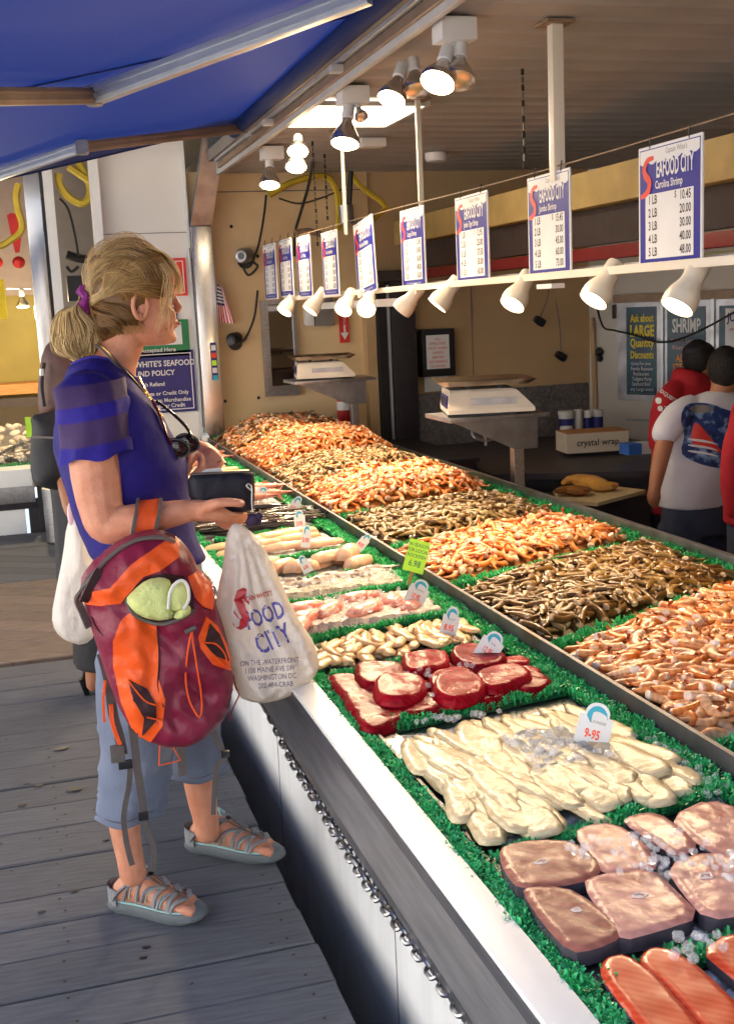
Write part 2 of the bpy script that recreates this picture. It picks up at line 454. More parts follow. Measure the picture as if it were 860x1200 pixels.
# wear marks on the boards
st = MB()
for (px, py, s) in ((205, 282, .024), (250, 418, .024), (130, 405, .014), (75, 470, .014), (250, 760, .012), (490, 950, .01), (355, 590, .009), (140, 830, .01), (480, 985, .01), (90, 400, .01)):
    c = az(px / 2.858, 780 + py / 2.858, 0)
    st.poly([(c.x + s * (1 + .5 * nz(a, px)) * math.cos(a), c.y + s * .6 * (1 + .5 * nz(a, py)) * math.sin(a)) for a in [2 * PI * k / 14 for k in range(14)]], .0012, Matrix.Translation((0, 0, .0035)))
for k in range(60):
    c = (rnd.uniform(-.5, .5), rnd.uniform(1.7, 4.8)); s = rnd.uniform(.002, .006)
    st.poly([(c[0] + s * math.cos(a), c[1] + s * math.sin(a) * .7) for a in [2 * PI * k / 7 for k in range(7)]], .001, Matrix.Translation((0, 0, .0035)))
st.build('stain', M['stain'], deck, smooth=False, kind='stuff')
nl_ = MB()
for a, b in zip(ys, ys[1:]):
    if b < 1.5 or a > 5.1: continue
    for x in (-.50, -.02, .49):
        for yv in (a + .04, b - .04): c = (x + rnd.uniform(-.01, .01), yv + rnd.uniform(-.006, .006)); nl_.poly([(c[0] + .004 * math.cos(q), c[1] + .004 * math.sin(q)) for q in [2 * PI * k / 6 for k in range(6)]], .001, Matrix.Translation((0, 0, .0032)))
nl_.build('nail_heads', M['rubber'], deck, smooth=False, kind='stuff')

# ------------------------------------------------------------------ the display counter (barge side)
CY0, CY1 = -1.2, 7.9
ctr = thing('display_counter', 'long white and steel barge counter with chain slung along its side', 'counter', (.9, 3.5, 0))
h = MB(); h.bb(.68, .72, CY0, CY1, -1.1, .52); h.build('hull_panel', M['hull'], ctr, False)
for yj in (1.06, 2.28, 3.5, 4.72):
    MB().bb(.6788, .6805, yj, yj + .004, -1, .5).build('panel_seam', M['grey'], ctr, False)
h = MB()      # bent steel apron under the ledge
prof = [(.5345, .594), (.533, .575), (.512, .495), (.552, .392), (.68, .388), (.68, .594)]
rg = [[Vector((p[0], yy, p[1])) for p in prof] for yy in (CY0, CY1)]
h.rings(rg); h.build('steel_apron', M['steel'], ctr, False)
MB().bev(.535, .597, CY0, CY1, .595, .606, .003).build('ledge', M['ledge'], ctr, True)
MB().bb(.597, 1.165, CY0, CY1, .50, .585).build('fish_bed', M['steel_dull'], ctr, False)
MB().bb(1.165, 2.06, CY0, CY1, .50, .578).build('shrimp_bed', M['steel_dull'], ctr, False)
h = MB(); h.bb(1.163, 1.169, CY0, CY1, .585, .640); h.bb(1.161, 1.172, CY0, CY1, .640, .6435); h.build('divider', mat('worn_divider_steel', hx('5f5c60'), .5, metal=.5, var=.3, scale=12, col2=hx('6b4a38'), c2lo=.55, c2hi=.75), ctr, False)
MB().bev(2.052, 2.075, CY0, CY1, .50, .655, .003).build('back_rail', M['steel_dull'], ctr, True)
MB().bb(1.95, 2.05, CY0, CY1, -.64, .5).build('rear_panel', M['dark'], ctr, False)
MB().bb(.68, 2.05, CY1, CY1 + .03, -.64, .62).build('end_panel', M['steel_dull'], ctr, False)
# brass coloured lamp reflection patch is left to the steel itself
# chain: separate links hung along the side
ch = thing('mooring_chain', 'galvanised steel link chain hanging along the front of the counter', 'chain', (.58, 2.5, .35))
pts = [ax(240, 672, .50), ax(275, 755, .52), ax(312, 826, .535), ax(340, 884, .54), ax(363, 923, .54), ax(392, 971, .54), ax(432, 1035, .54), ax(449, 1057, .54), ax(512, 1144, .54), ax(547, 1192, .54), ax(640, 1322, .54)]
P = catmull(pts, 40); PIT = .030; acc = 0; nl = 0; last = P[0]
lk = MB(); ring = []
for a in range(14):
    t = 2 * PI * a / 14; ring.append(Vector((.012 * math.cos(t) + (.0075 if math.cos(t) > 0 else -.0075), .0112 * math.sin(t), 0)))
lk.tube(ring, .0040, 6, closed=True, cap=False); lkm = lk.mesh('link', M['chain'])
pos = P[0]; i = 1
while i < len(P) and nl < 290:
    while i < len(P) and (P[i] - pos).length < PIT: i += 1
    if i >= len(P): break
    q = pos + (P[i] - pos).normalized() * PIT; d = (q - pos).normalized(); c = (pos + q) / 2
    F = frame(c, d, Vector((1, 0, .6)) if nl % 2 else Vector((-.6, 0, 1)))
    F = F @ Matrix.Rotation(rnd.uniform(-.25, .25), 4, 'X')
    o = link('link', lkm, ch); o.matrix_local = Matrix.Translation(-OFF[ch.name]) @ F; pos = q; nl += 1

# ------------------------------------------------------------------ the stall's shell
CEIL = 2.37
def wall(name, label, x0, x1, y0, y1, z0, z1, m, cat='wall'):
    return MB().bb(x0, x1, y0, y1, z0, z1).build(name, m, None, False, label=label, cat=cat)
MB().bb(1.0, 8, -4, 12, -.75, -.65).build('floor', M['grey'], kind='structure', smooth=False)
roof = MB().bb(1.28, 8.2, -4, 12.3, CEIL + .05, CEIL + .12).build('roof', M['grey'], kind='structure', smooth=False)
# ceiling: lapped metal strips, one by one
ceil = MB().bb(1.36, 8.1, -4, 8.2, CEIL + .035, CEIL + .045).build('ceiling', M['dbrown'], kind='structure', smooth=False)
sm = MB(); prof = [(0, 0), (.03, -.010), (.06, -.004), (.12, -.002), (.17, -.002), (.2, -.006), (.2, .004), (0, .008)]
sm.rings([[Vector((x, p[0], p[1])) for p in prof] for x in (1.36, 8.0)]); smm = sm.mesh('ceiling_strip', M['ceil'], False)
for i in range(60):
    o = link('ceiling_strip', smm, ceil); o.location = (0, -3.9 + i * .2, CEIL + .01)
# flag wall (far end) with openings for the mirror and door left solid: they are hung on it
wall('far_wall', 'tan wall with flag and cameras at the far end of the shrimp', 1.1, 2.42, 8.0, 8.06, -.65, CEIL + .02, M['cream'])
MB().bb(1.335, 2.42, 7.992, 7.999, 2.255, 2.262).build('wall_seam', M['grey'], bpy.data.objects['far_wall'], False)
wall('back_wall', 'beige back wall behind the white scale and towel dispenser', 2.42, 4.12, 8.02, 8.08, -.65, CEIL + .02, M['cream_dark'])
# oblique wall with menu boards
th = R(-64); wd = Vector((math.cos(th), math.sin(th), 0)); wnrm = Vector((wd.y, -wd.x, 0)); WC0 = Vector((4.11, 8.0, 0))
if wnrm.dot(Vector((-1, -1, 0))) < 0: wnrm = -wnrm
def wc(px, py, off=0.):         # point on that wall seen at a pixel
    d = ray(px, py); t = (WC0 + wnrm * off - EYE).dot(wnrm) / d.dot(wnrm); return EYE + d * t
def wcs(p): return (p - WC0).dot(wd)
W4 = Matrix(((wd.x, 0, wnrm.x, WC0.x), (wd.y, 0, wnrm.y, WC0.y), (0, 1, 0, 0), (0, 0, 0, 1)))   # local (along, up, out)
b = MB(); b.box((2.2, .86, -.03), (4.4, 3.02, .06)); wv = MB().merge(b, W4)
wv.build('menu_wall', M['offwhite'], None, False, label='off-white side wall carrying the framed shrimp menu boards', cat='wall')
wall('right_wall', 'dim right wall of the stall behind the staff', 5.95, 6.0, -4, 5, -.65, CEIL, M['cream_dark'])
wall('near_wall', 'plain wall closing the stall behind the camera', 2.1, 6, -4.0, -3.95, -.65, CEIL, M['cream_dark'])
# beams over the back of the counter
def beam(nm, lab, x0, x1, z0, z1, m): return MB().bev(x0, x1, -2, 7.99, z0, z1, .006).build(nm, m, None, True, label=lab, cat='beam')
beam('ceiling_beam', 'long yellowed box beam running behind the hanging price signs', 2.6, 2.72, 1.872, 2.035, M['ybeam'])
beam('dark_beam', 'dark grey recessed band below the yellow beam', 2.66, 2.7, 1.70, 1.866, M['dbrown'])
beam('red_beam', 'narrow red band under the dark recess on the right', 2.64, 2.72, 1.63, 1.69, M['redband'])
MB().bb(2.78, 2.80, -2, 4.6, 1.60, 1.622).build('trim_strip', M['olive'], None, False, label='thin olive trim strip beneath the red band', cat='trim')
# front fascia and gutter of the stall roof
fa = thing('roof_fascia', 'grey painted fascia boards along the stall roof edge under the awning', 'fascia', (1.33, 3, 2.4))
MB().bev(1.335, 1.362, -3, 7.95, CEIL - .03, CEIL + .10, .003).build('fascia_board', M['trimw'], fa)
MB().bev(1.30, 1.333, -3, 7.6, CEIL + .035, CEIL + .085, .004).build('gutter', M['alu'], fa)
MB().bev(1.318, 1.334, -3, 7.6, CEIL - .005, CEIL + .03, .003).build('lower_rail', M['brown_alu'], fa)
for yy in (4.6, 5.9, 3.4):
    MB().bev(1.27, 1.335, yy, yy + .05, CEIL + .0, CEIL + .03, .003).build('bracket', M['trimw'], fa)
# skylight panel
sk = thing('ceiling_light_panel', 'glowing rectangular light panel in the ceiling beside the fascia', 'light', (1.7, 5.5, CEIL))
MB().bb(1.37, 1.88, 5.25, 5.85, CEIL - .012, CEIL - .004).build('diffuser', M['tube_emit'], sk, False)
fr = MB(); fr.bb(1.36, 1.90, 5.23, 5.25, CEIL - .02, CEIL); fr.bb(1.36, 1.90, 5.85, 5.87, CEIL - .02, CEIL); fr.bb(1.88, 1.90, 5.25, 5.85, CEIL - .02, CEIL)
fr.build('frame', M['trimw'], sk, False)

# ------------------------------------------------------------------ awning
AWN0 = .9
def awz(x): return 2.50 - .21 * (1.32 - x)
awm = mat('blue_awning_fabric', hx('07245e'), .75, var=.06, scale=300)
nt = awm.node_tree; pb = nt.nodes['Principled BSDF']; tr = nt.nodes.new('ShaderNodeBsdfTranslucent'); tr.inputs[0].default_value = (*hx('0c4ac0'), 1)
mxs = nt.nodes.new('ShaderNodeMixShader'); mxs.inputs[0].default_value = .045
nt.links.new(pb.outputs[0], mxs.inputs[1]); nt.links.new(tr.outputs[0], mxs.inputs[2]); nt.links.new(mxs.outputs[0], nt.nodes['Material Output'].inputs[0])
aw = thing('awning', 'retractable blue fabric awning with folding arms over the walkway', 'awning', (0, 3, 2.3))
fb = MB(); nx, ny = 24, 70
def sag(u, v): return -.012 * math.sin(PI * u) + .006 * math.sin(v * 9 * PI) * u
for side in (0, .004):
    vs = [(1.31 - 2.55 * i / nx, AWN0 + (6.72 - AWN0) * j / ny, awz(1.31 - 2.55 * i / nx) + sag(i / nx, j / ny) + side) for i in range(nx + 1) for j in range(ny + 1)]
    fs = [(i * (ny + 1) + j, i * (ny + 1) + j + 1, (i + 1) * (ny + 1) + j + 1, (i + 1) * (ny + 1) + j) for i in range(nx) for j in range(ny)]
    fb.add(vs, fs)
    if not side: break
fb.build('canopy', awm, aw)
for ysm in (6.66, 4.2, 3.0, 1.8):
    s_ = MB(); s_.tube([(1.31 - 2.55 * t, ysm, awz(1.31 - 2.55 * t) - .003 - .012 * math.sin(PI * t)) for t in [k / 12 for k in range(13)]], .004, 5)
    s_.build('seam', awm, aw)
MB().tube([(1.27, AWN0, 2.462), (1.27, 6.7, 2.462)], .042, 14).build('roller_tube', awm, aw)
MB().bev(-1.27, -1.21, AWN0, 6.72, awz(-1.24) - .06, awz(-1.24) + .02, .006).build('front_bar', M['alu'], aw)
def arm(p0, p1, m, w_=.05, t_=.032, nm='arm'):
    p0, p1 = Vector(p0), Vector(p1); F = frame(p0, p1 - p0, Vector((0, 0, 1))); L = (p1 - p0).length
    b = MB(); b.bev(0, L, -w_ / 2, w_ / 2, -t_ / 2, t_ / 2, .005)
    for s in (-1, 1): b.bev(.01, L - .01, s * w_ * .22 - .005, s * w_ * .22 + .005, -t_ / 2 - .004, t_ / 2 + .004, .002)
    mb = MB().merge(b, F); mb.build(nm, m, aw)
def knuckle(p):
    b = MB(); b.lathe([(.026, -.034), (.03, -.03), (.03, .03), (.026, .034)], 14, Matrix.Translation(p)); b.box(p, (.05, .06, .05)); b.build('elbow_joint', M['steel_dull'], aw)
def awp(px, py, d=.05):           # point just under the canopy plane
    dr = ray(px, py); n_ = Vector((-.21, 0, 1)); c0 = Vector((1.32, 0, 2.50 - d)); t = (c0 - EYE).dot(n_) / dr.dot(n_); return EYE + dr * t
s2 = awp(291, 149); e2 = awp(96, 172); t2 = awp(-45, 219)
arm(s2, e2, M['brown_alu']); arm(e2, t2, M['alu']); knuckle(e2); knuckle(s2)  # the brown arm carries its reflection as base colour
s1 = awp(432, -8, .06); e1 = awp(110, 112, .06); t1 = awp(-60, 113, .06)
arm(s1, e1, M['alu'], .062, .04); arm(e1, t1, M['brown_alu'], .055, .036); knuckle(e1)
MB().bev(s2.x - .01, 1.335, s2.y - .06, s2.y + .03, s2.z - .05, s2.z + .05, .005).build('shoulder_bracket', M['alu'], aw)

# ------------------------------------------------------------------ white panel wall, steel column
wx0 = ay(122, 300, 8.0).x; wx1 = ay(216, 300, 8.0).x
pw = wall('white_wall', 'white painted end wall with refund and payment signs', wx0, 1.17, 7.99, 8.05, -.3, 2.95, M['wpanel'])
MB().bb(wx0, 1.2, 7.985, 7.989, 2.0, 2.004).build('panel_joint', M['grey'], pw, False)
MB().bb(wx0 - .055, wx0, 7.9, 8.05, -.05, 2.6).build('corner_strip', M['white'], pw, False)
sc = thing('steel_column', 'brushed steel corner column at the far end of the counter', 'column', (1.25, 7.9, .6))
h = MB(); h.bev(1.165, 1.300, 7.86, 7.97, -.6, 2.03, .006); h.build('shaft', M['steel_bright'], sc)
h = MB(); rr = []
for (cx, z, yy) in ((1.233, 2.035, 7.915), (1.335, 2.62, 7.70)):
    rr.append([Vector((cx - .068, yy - .055, z)), Vector((cx + .068, yy - .055, z)), Vector((cx + .068, yy + .055, z)), Vector((cx - .068, yy + .055, z))])
h.rings(rr); h.build('top_bracket', M['steel_dull'], sc, False)
MB().bb(1.150, 1.162, 7.93, 7.98, .3, 2.5).build('edge_pipe', M['white'], sc, False)
cards = MB().bb(1.235, 1.275, 7.853, 7.859, 1.02, 1.27); c_ = cards.build('card_stickers', M['navy'], sc, False, label='strip of payment card stickers')
for i, cc in enumerate(('paper', 'orange_ink', 'lime', 'paper', 'teal_ink')):
    MB().bb(1.24, 1.27, 7.850, 7.8525, 1.235 - i * .05 - .017, 1.235 - i * .05 + .017).build('sticker', M[cc], c_, False)

# unseen pale buildings added to bounce sunlight onto the deck and counter
def building(x0, x1, y0, y1, h, lab, face):
    t = thing('bounce_building', lab, 'building', ((x0 + x1) / 2, (y0 + y1) / 2, -.03))
    MB().bb(x0, x1, y0, y1, -.03, h).build('wall', mat('pale_bounce_wall', (.8, .79, .76), .8, bump=.05), t, False)
    MB().bb(x0 - .3, x1 + .3, y0 - .3, y1 + .3, h, h + .25).build('roof', M['grey'], t, False)
    for i in range(6):
        for j in range(2):
            z0 = 1 + j * 2.6
            if face == 'x': yy = y0 + 2 + i * (y1 - y0 - 4) / 5.5; MB().bb(x1 - .02, x1 + .03, yy, yy + 1.2, z0, z0 + 1.4).build('window', M['blackp'], t, False)
            else: xx = x0 + 2 + i * (x1 - x0 - 4) / 5.5; MB().bb(xx, xx + 1.2, y1 - .02, y1 + .03, z0, z0 + 1.4).build('window', M['blackp'], t, False)
building(-16, -7.5, -18, 16, 6.0, 'unseen pale building added across the quay to bounce light, out of frame', 'x')
building(-7, 8, -22, -10, 6.0, 'unseen pale building added behind the camera to bounce light, out of frame', 'y')
# ------------------------------------------------------------------ garnish strips (green plastic leaves)
def tuft(mb, p, h, r, n, seed):
    g = random.Random(seed)
    for k in range(int(n * 1.6)):
        a = g.uniform(0, 2 * PI); lean = g.uniform(.15, 1.1); hh = h * g.uniform(.6, 1.1); wd_ = g.uniform(.0013, .0026)
        d = Vector((math.cos(a), math.sin(a), 0)); s = Vector((-d.y, d.x, 0)) * wd_
        b = Vector(p); m_ = b + d * r * lean * .5 + Vector((0, 0, hh * .62)); t = b + d * r * lean * 1.15 + Vector((0, 0, hh * (1.0 - .25 * lean)))
        tw = d * .003 * g.uniform(-1, 1)
        br = g.uniform(.75, 1.35); c = (br * g.uniform(.9, 1.3), br, br * g.uniform(.9, 1.2)); c = (.04 * c[0], .44 * c[1], .14 * c[2])
        mb.add([b - s * .5, b + s * .5, m_ + s + tw, m_ - s + tw, t + s * .9, t - s * .7 + tw], [(0, 1, 2, 3), (3, 2, 4, 5)], 0, [c] * 6)
ncount = [0]
def strip(p0, p1, wd_, h, label, z=.588, rows=3, step=.0085, n=7, group='green plastic leaf strips on the counter'):
    mb = MB(); p0 = Vector((*p0, z)); p1 = Vector((*p1, z)); L = (p1 - p0).length; d = (p1 - p0) / L; s = Vector((-d.y, d.x, 0))
    g = random.Random(ncount[0]); ncount[0] += 1
    mb.cc = (.006, .09, .03); 
    a, b = s * wd_ * .42, Vector((0, 0, .008))
    mb.rings([[p0 - a, p0 - a * .8 + b, p0 + a * .8 + b, p0 + a], [p1 - a, p1 - a * .8 + b, p1 + a * .8 + b, p1 + a]])
    k = int(L / step)
    for i in range(k):
        if g.random() < .04: continue
        for r in range(rows):
            q = p0 + d * ((i + g.uniform(.0, 1)) * step) + s * (wd_ * ((r + .5) / rows - .5) * 1.0 + g.uniform(-.003, .003))
            clump = .8 + .35 * nz(q.x * 18, q.y * 18, 3)
            tuft(mb, q, h * clump, .014, n, g.random())
    return mb.build('leaf_strip', M['grass'], None, False, col=True, label=label, cat='garnish strip', group=group)
def fstrip(y0, y1, label, x0=.625, x1=1.12, w_=.034, h=.034, **k): return strip((x0, y0), (x1, y1), w_, h, label, **k)
for a, b, lb in ((-.6, 1.6, 'front edge leaf strip beside the salmon and pale steaks'), (1.6, 2.75, 'front edge leaf strip beside the white fillets and tuna'), (2.75, 4.4, 'front edge leaf strip passing behind the plastic bag')):
    strip((.612, a), (.612, b), .034, .027, lb, rows=4, step=.0075)
strip((.612, 4.4), (.612, 7.85), .034, .03, 'far front edge leaf strip behind the woman', step=.016, n=5)
for a, b, lb in ((-.4, 1.75, 'leaf strip along the divider nearest the camera'), (1.75, 3.1, 'leaf strip along the divider behind the flounder price card'), (3.1, 4.6, 'leaf strip along the divider behind the pale fish trays')):
    strip((1.13, a), (1.13, b), .055, .034, lb, rows=4, step=.009)
strip((1.13, 4.6), (1.13, 7.85), .055, .036, 'far leaf strip along the divider below the oldest shrimp heaps'.replace('oldest', 'farthest'), step=.018, n=6)
for a, b, lb in ((2.2, 3.9, 'rear leaf strip behind the brown tiger shrimp'), (3.9, 5.6, 'rear leaf strip below the steel scale stand')):
    strip((2.02, a), (2.02, b), .07, .045, lb, z=.60, rows=4, step=.012)
strip((2.02, 5.6), (2.02, 7.85), .07, .05, 'far rear leaf strip behind the tallest shrimp heaps', z=.60, step=.02)
strip((1.2, 7.78), (1.75, 7.82), .07, .06, 'short leaf strip across the far end of the counter', z=.6, step=.02)

# ------------------------------------------------------------------ ice
icem = mat('clear_ice', (.92, .94, .96), .05, ior=1.4, var=0, alpha=.22, spec=1., coat=1)
crush = mat('crushed_ice', (.68, .70, .74), .25, var=.2, scale=90, bump=.5, bscale=220, col2=(.42, .40, .42), trans=.15, c2lo=.4)
def ice_sheet(x0, x1, y0, y1, z, amp, name, label, m=crush, res=.012):
    nx_, ny_ = max(2, int((x1 - x0) / res)), max(2, int((y1 - y0) / res)); vs = []
    for i in range(nx_ + 1):
        for j in range(ny_ + 1):
            x, yv = x0 + (x1 - x0) * i / nx_, y0 + (y1 - y0) * j / ny_
            e = min(i, nx_ - i, j, ny_ - j)
            vs.append((x + rnd.uniform(-.003, .003), yv + rnd.uniform(-.003, .003), z + (amp * (abs(nz(x, yv, 0, 60)) + .6 * nz(x, yv, 1, 25)) if e else -.02)))
    fs = [(i * (ny_ + 1) + j, (i + 1) * (ny_ + 1) + j, (i + 1) * (ny_ + 1) + j + 1, i * (ny_ + 1) + j + 1) for i in range(nx_) for j in range(ny_)]
    mb = MB(); mb.add(vs, fs); return mb.build(name, m, None, False, label=label, cat='ice', kind='stuff')
def cubes(spots, label, s0=.006, s1=.011):
    mb = MB()
    for (x, yv, z) in spots:
        s = rnd.uniform(s0, s1); rot = Matrix.Rotation(rnd.uniform(0, 6), 3, 'Z') @ Matrix.Rotation(rnd.uniform(0, 6), 3, 'X')
        bm = bmesh.new(); bmesh.ops.create_cube(bm, size=1)
        for v in bm.verts: v.co = Vector((v.co.x * s * 1.2 * rnd.uniform(.8, 1.2), v.co.y * s * rnd.uniform(.8, 1.2), v.co.z * s * rnd.uniform(.8, 1.3)))
        bmesh.ops.bevel(bm, geom=bm.edges[:], offset=s * .22, segments=1, affect='EDGES')
        bm.verts.index_update(); mb.add([rot @ v.co + Vector((x, yv, z)) for v in bm.verts], [[v.index for v in f.verts] for f in bm.faces]); bm.free()
    return mb.build('ice_cubes', icem, None, False, label=label, cat='ice', kind='stuff')
def spots(n, x0, x1, y0, y1, z, dens=None):
    o = []
    while len(o) < n:
        x, yv = rnd.uniform(x0, x1), rnd.uniform(y0, y1)
        if dens is None or rnd.random() < dens(x, yv): o.append((x, yv, z + rnd.uniform(-.002, .004)))
    return o

# ------------------------------------------------------------------ fish trays (from near to far)
wet = dict(rough=.22, coat=.12)
M['tuna'] = mat('tuna_flesh', hx('8e0e1d'), .27, coat=.0, spec=.10, grain=.22, gscale=30, var=.16, scale=30, bump=.2, bscale=60, stretch=(1, 1, 1), rnd=.22, col2=hx('98222f'), c2lo=.5, c2hi=.75)
M['flounder'] = mat('white_fillet', hx('dccaa4'), .26, grain=.06, gscale=18, spec=.25, coat=.0, var=.09, scale=22, bump=.3, bscale=45, rnd=.10, col2=hx('c99a58'), sss=.08, c2lo=.56, c2hi=.85)
M['beige'] = mat('beige_fillet', hx('dcb98c'), .28, coat=.1, var=.1, scale=16, bump=.12, bscale=30, rnd=.1, col2=hx('cf9e60'), c2lo=.5, c2hi=.7)
M['pink'] = mat('pink_fish', hx('d9988a'), .25, coat=.12, var=.15, scale=20, bump=.15, bscale=50, rnd=.12, col2=hx('cf5f45'), c2lo=.5, c2hi=.66)
M['salmon'] = mat('salmon_flesh', hx('c83c18'), .3, coat=.2, var=.08, scale=14, rnd=.05)
nt = M['salmon'].node_tree; wv = nt.nodes.new('ShaderNodeTexWave'); wv.inputs['Scale'].default_value = 38; wv.inputs['Distortion'].default_value = 1.5; wv.bands_direction = 'DIAGONAL'
mxc = nt.nodes.new('ShaderNodeMix'); mxc.data_type = 'RGBA'; bc = nt.nodes['Principled BSDF'].inputs['Base Color']; src_ = bc.links[0].from_socket; mxc.inputs[7].default_value = (*hx('f08a5a'), 1)
ml = nt.nodes.new('ShaderNodeMath'); ml.operation = 'MULTIPLY'; ml.inputs[1].default_value = .22; tcx = nt.nodes.new('ShaderNodeTexCoord'); nt.links.new(tcx.outputs['Object'], wv.inputs[0])
nt.links.new(wv.outputs['Fac'], ml.inputs[0]); nt.links.new(ml.outputs[0], mxc.inputs[0]); nt.links.new(src_, mxc.inputs[6]); nt.links.new(mxc.outputs[2], bc)
M['fskin'] = mat('dark_fish_skin', hx('4a4650'), .25, coat=.12, var=.25, scale=30)
M['steak'] = mat('steak_flesh', hx('a66c60'), .26, coat=.0, grain=.16, gscale=16, spec=.18, var=.08, scale=26, bump=.12, bscale=50, rnd=.05, col2=hx('843c34'), c2lo=.52, c2hi=.75, sss=.05)
M['steakw'] = mat('pale_steak_flesh', hx('cc958a'), .26, coat=.0, grain=.13, gscale=14, spec=.18, var=.07, scale=26, bump=.12, bscale=50, rnd=.06, col2=hx('8f3836'), c2lo=.54, c2hi=.75, sss=.05)
M['bone'] = mat('bone_ring', hx('f0ddd0'), .35)
M['silverfish'] = mat('dark_silver_fish', hx('3d342f'), .2, coat=.6, metal=.15, var=.45, scale=25, rnd=.25, col2=hx('8a7260'), c2lo=.55, c2hi=.7)
M['greyfish'] = mat('grey_fish', hx('a89a90'), .25, coat=.12, var=.3, scale=30, rnd=.2, col2=hx('6b5c54'))
Z0 = .592
def top_obj(nm, poly, step, H, M_=None, mats=None, label=None, cat='fish', group=None, p=.5, Rr=None, under=.006, nzamp=.002, nzs=30, kind=None, z=0, tilt=None, side=None, colf=None):
    step = .0065
    cx = sum(q[0] for q in poly) / len(poly); cy = sum(q[1] for q in poly) / len(poly)
    pl = [(q[0] - cx, q[1] - cy) for q in poly]; D = dome(1, Rr or .012, p)
    mb = inflate(pl, step, lambda x, y_, d: H * (.25 + .75 * D(d)) + nzamp * nz(x + cx, y_ + cy, 0, nzs) * D(d) if d > 1e-6 else H * .25, lambda x, y_, d: -under * D(d), None, 0, side, colf)
    o = mb.build(nm, mats, None, True, colf is not None, 0, label=label, cat=cat, group=group, kind=kind, loc=None)
    o.location = (cx, cy, z); OFF[o.name] = Vector((cx, cy, z))
    if tilt: o.rotation_euler = tilt
    return o
def grow(pl, f):
    cx = sum(p[0] for p in pl) / len(pl); cy = sum(p[1] for p in pl) / len(pl); return [(cx + (p[0] - cx) * f, cy + (p[1] - cy) * f) for p in pl]
def pz(pts, z): return [tuple(az(x, y_, z)[:2]) for x, y_ in pts]

# tray of salmon at the bottom right
sz = .612
def salmon(pix, label):
    pl = smooth_poly(pz(pix, sz), 1); pl = pl if sum((pl[i - 1][0] * pl[i][1] - pl[i][0] * pl[i - 1][1]) for i in range(len(pl))) > 0 else pl[::-1]
    cx = sum(q[0] for q in pl) / len(pl); cy = sum(q[1] for q in pl) / len(pl); q0 = [(a - cx, b - cy) for a, b in pl]
    D = dome(.007, .012)
    mb = inflate(q0, .0065, lambda x, y_, d: .010 + D(d) + .0012 * nz(x, y_, 2, 25) * min(1, d / .01), lambda x, y_, d: -.004, None, 0, 1)
    o = mb.build('salmon_fillet', [M['salmon'], M['fskin']], None, True, label=label, cat='salmon'); o.location = (cx, cy, sz - .012); return o
salmon([(703, 1130), (712, 1121), (735, 1119), (768, 1140), (800, 1175), (838, 1222), (880, 1275), (845, 1280), (800, 1262), (757, 1214), (722, 1170), (704, 1145)], 'orange salmon fillet lying nearest the white ledge')
salmon([(748, 1124), (757, 1112), (778, 1110), (810, 1124), (850, 1160), (900, 1215), (950, 1270), (905, 1290), (860, 1250), (815, 1200), (780, 1160), (750, 1136)], 'second orange salmon fillet beside the loose ice')
salmon([(820, 1114), (850, 1094), (890, 1100), (950, 1150), (1000, 1200), (950, 1215), (900, 1180), (850, 1140)], 'salmon piece partly buried in ice at the right edge')
ice_sheet(.66, 1.1, .3, 1.24, Z0 - .003, .008, 'crushed_ice', 'crushed ice under the salmon fillets')
cubes([tuple(az(x, y_, .625)) for x, y_ in ((795, 1098), (806, 1112), (790, 1118), (817, 1097), (825, 1100), (812, 1124), (833, 1108), (840, 1096), (847, 1110))], 'loose ice cubes at the head of the salmon', .010, .014)
cubes(spots(170, .92, 1.12, .8, 1.24, .622), 'ice chips strewn over the buried salmon piece', .005, .009)
MB().bb(.632, .66, .2, 1.24, .588, .6).build('tray_edge', M['blackp'], None, False, label='black tray edge beside the nearest salmon', cat='tray')
fstrip(1.232, 1.30, 'cross leaf strip between the salmon and the pale steaks', .645)

# steaks with bone
def steak(pix, label, m, bone=None, h=.025, z=.598):
    pl = smooth_poly(grow(pz(pix, z + h), 1.12), 1)
    if sum((pl[i - 1][0] * pl[i][1] - pl[i][0] * pl[i - 1][1]) for i in range(len(pl))) < 0: pl = pl[::-1]
    cx = sum(q[0] for q in pl) / len(pl); cy = sum(q[1] for q in pl) / len(pl); q0 = [(a - cx, b - cy) for a, b in pl]
    D = dome(1, .008)
    mb = inflate(q0, .008, lambda x, y_, d: h - .004 + .004 * D(d) + (.0015 * nz(x + cx, y_ + cy, 0, 30)) * D(d), lambda x, y_, d: 0, None, 0, 1)
    t = thing('fish_steak', label, 'fish steak', (cx, cy, z))
    mb2 = MB(); mb2.merge(mb, Matrix.Translation((cx, cy, z))); mb2.build('flesh', [m, M['fskin']], t, True, ang=50)
    if bone:
        bs = .8 + .7 * ((bone[0] * 7 % 5) / 5); c = az(bone[0], bone[1], z + h + .0012); r = MB(); r.tube([c + Vector((.006 * bs * math.cos(a) * 1.3 + .002 * math.cos(3 * a + bone[0]), .006 * bs * math.sin(a) * .8 + .0015 * math.sin(2 * a), -.0015)) for a in [2 * PI * k / 10 for k in range(10)]], .0024, 6, closed=True, cap=False)
        r.ell(c - Vector((0, 0, .0035)), (.005, .004, .003), 8, 4); r.build('bone', M['bone'], t, True)
    return t
steak([(590, 1000), (596, 990), (632, 984), (668, 986), (696, 1004), (699, 1016), (690, 1026), (655, 1034), (612, 1037), (597, 1020)], 'brownish round steak with a white bone beside the cross strip', M['steak'], (634, 1010))
steak([(617, 1046), (624, 1040), (664, 1040), (690, 1055), (724, 1083), (722, 1094), (695, 1106), (668, 1110), (640, 1080)], 'dark pink steak with purple skin nearest the ledge', M['steak'], (675, 1066))
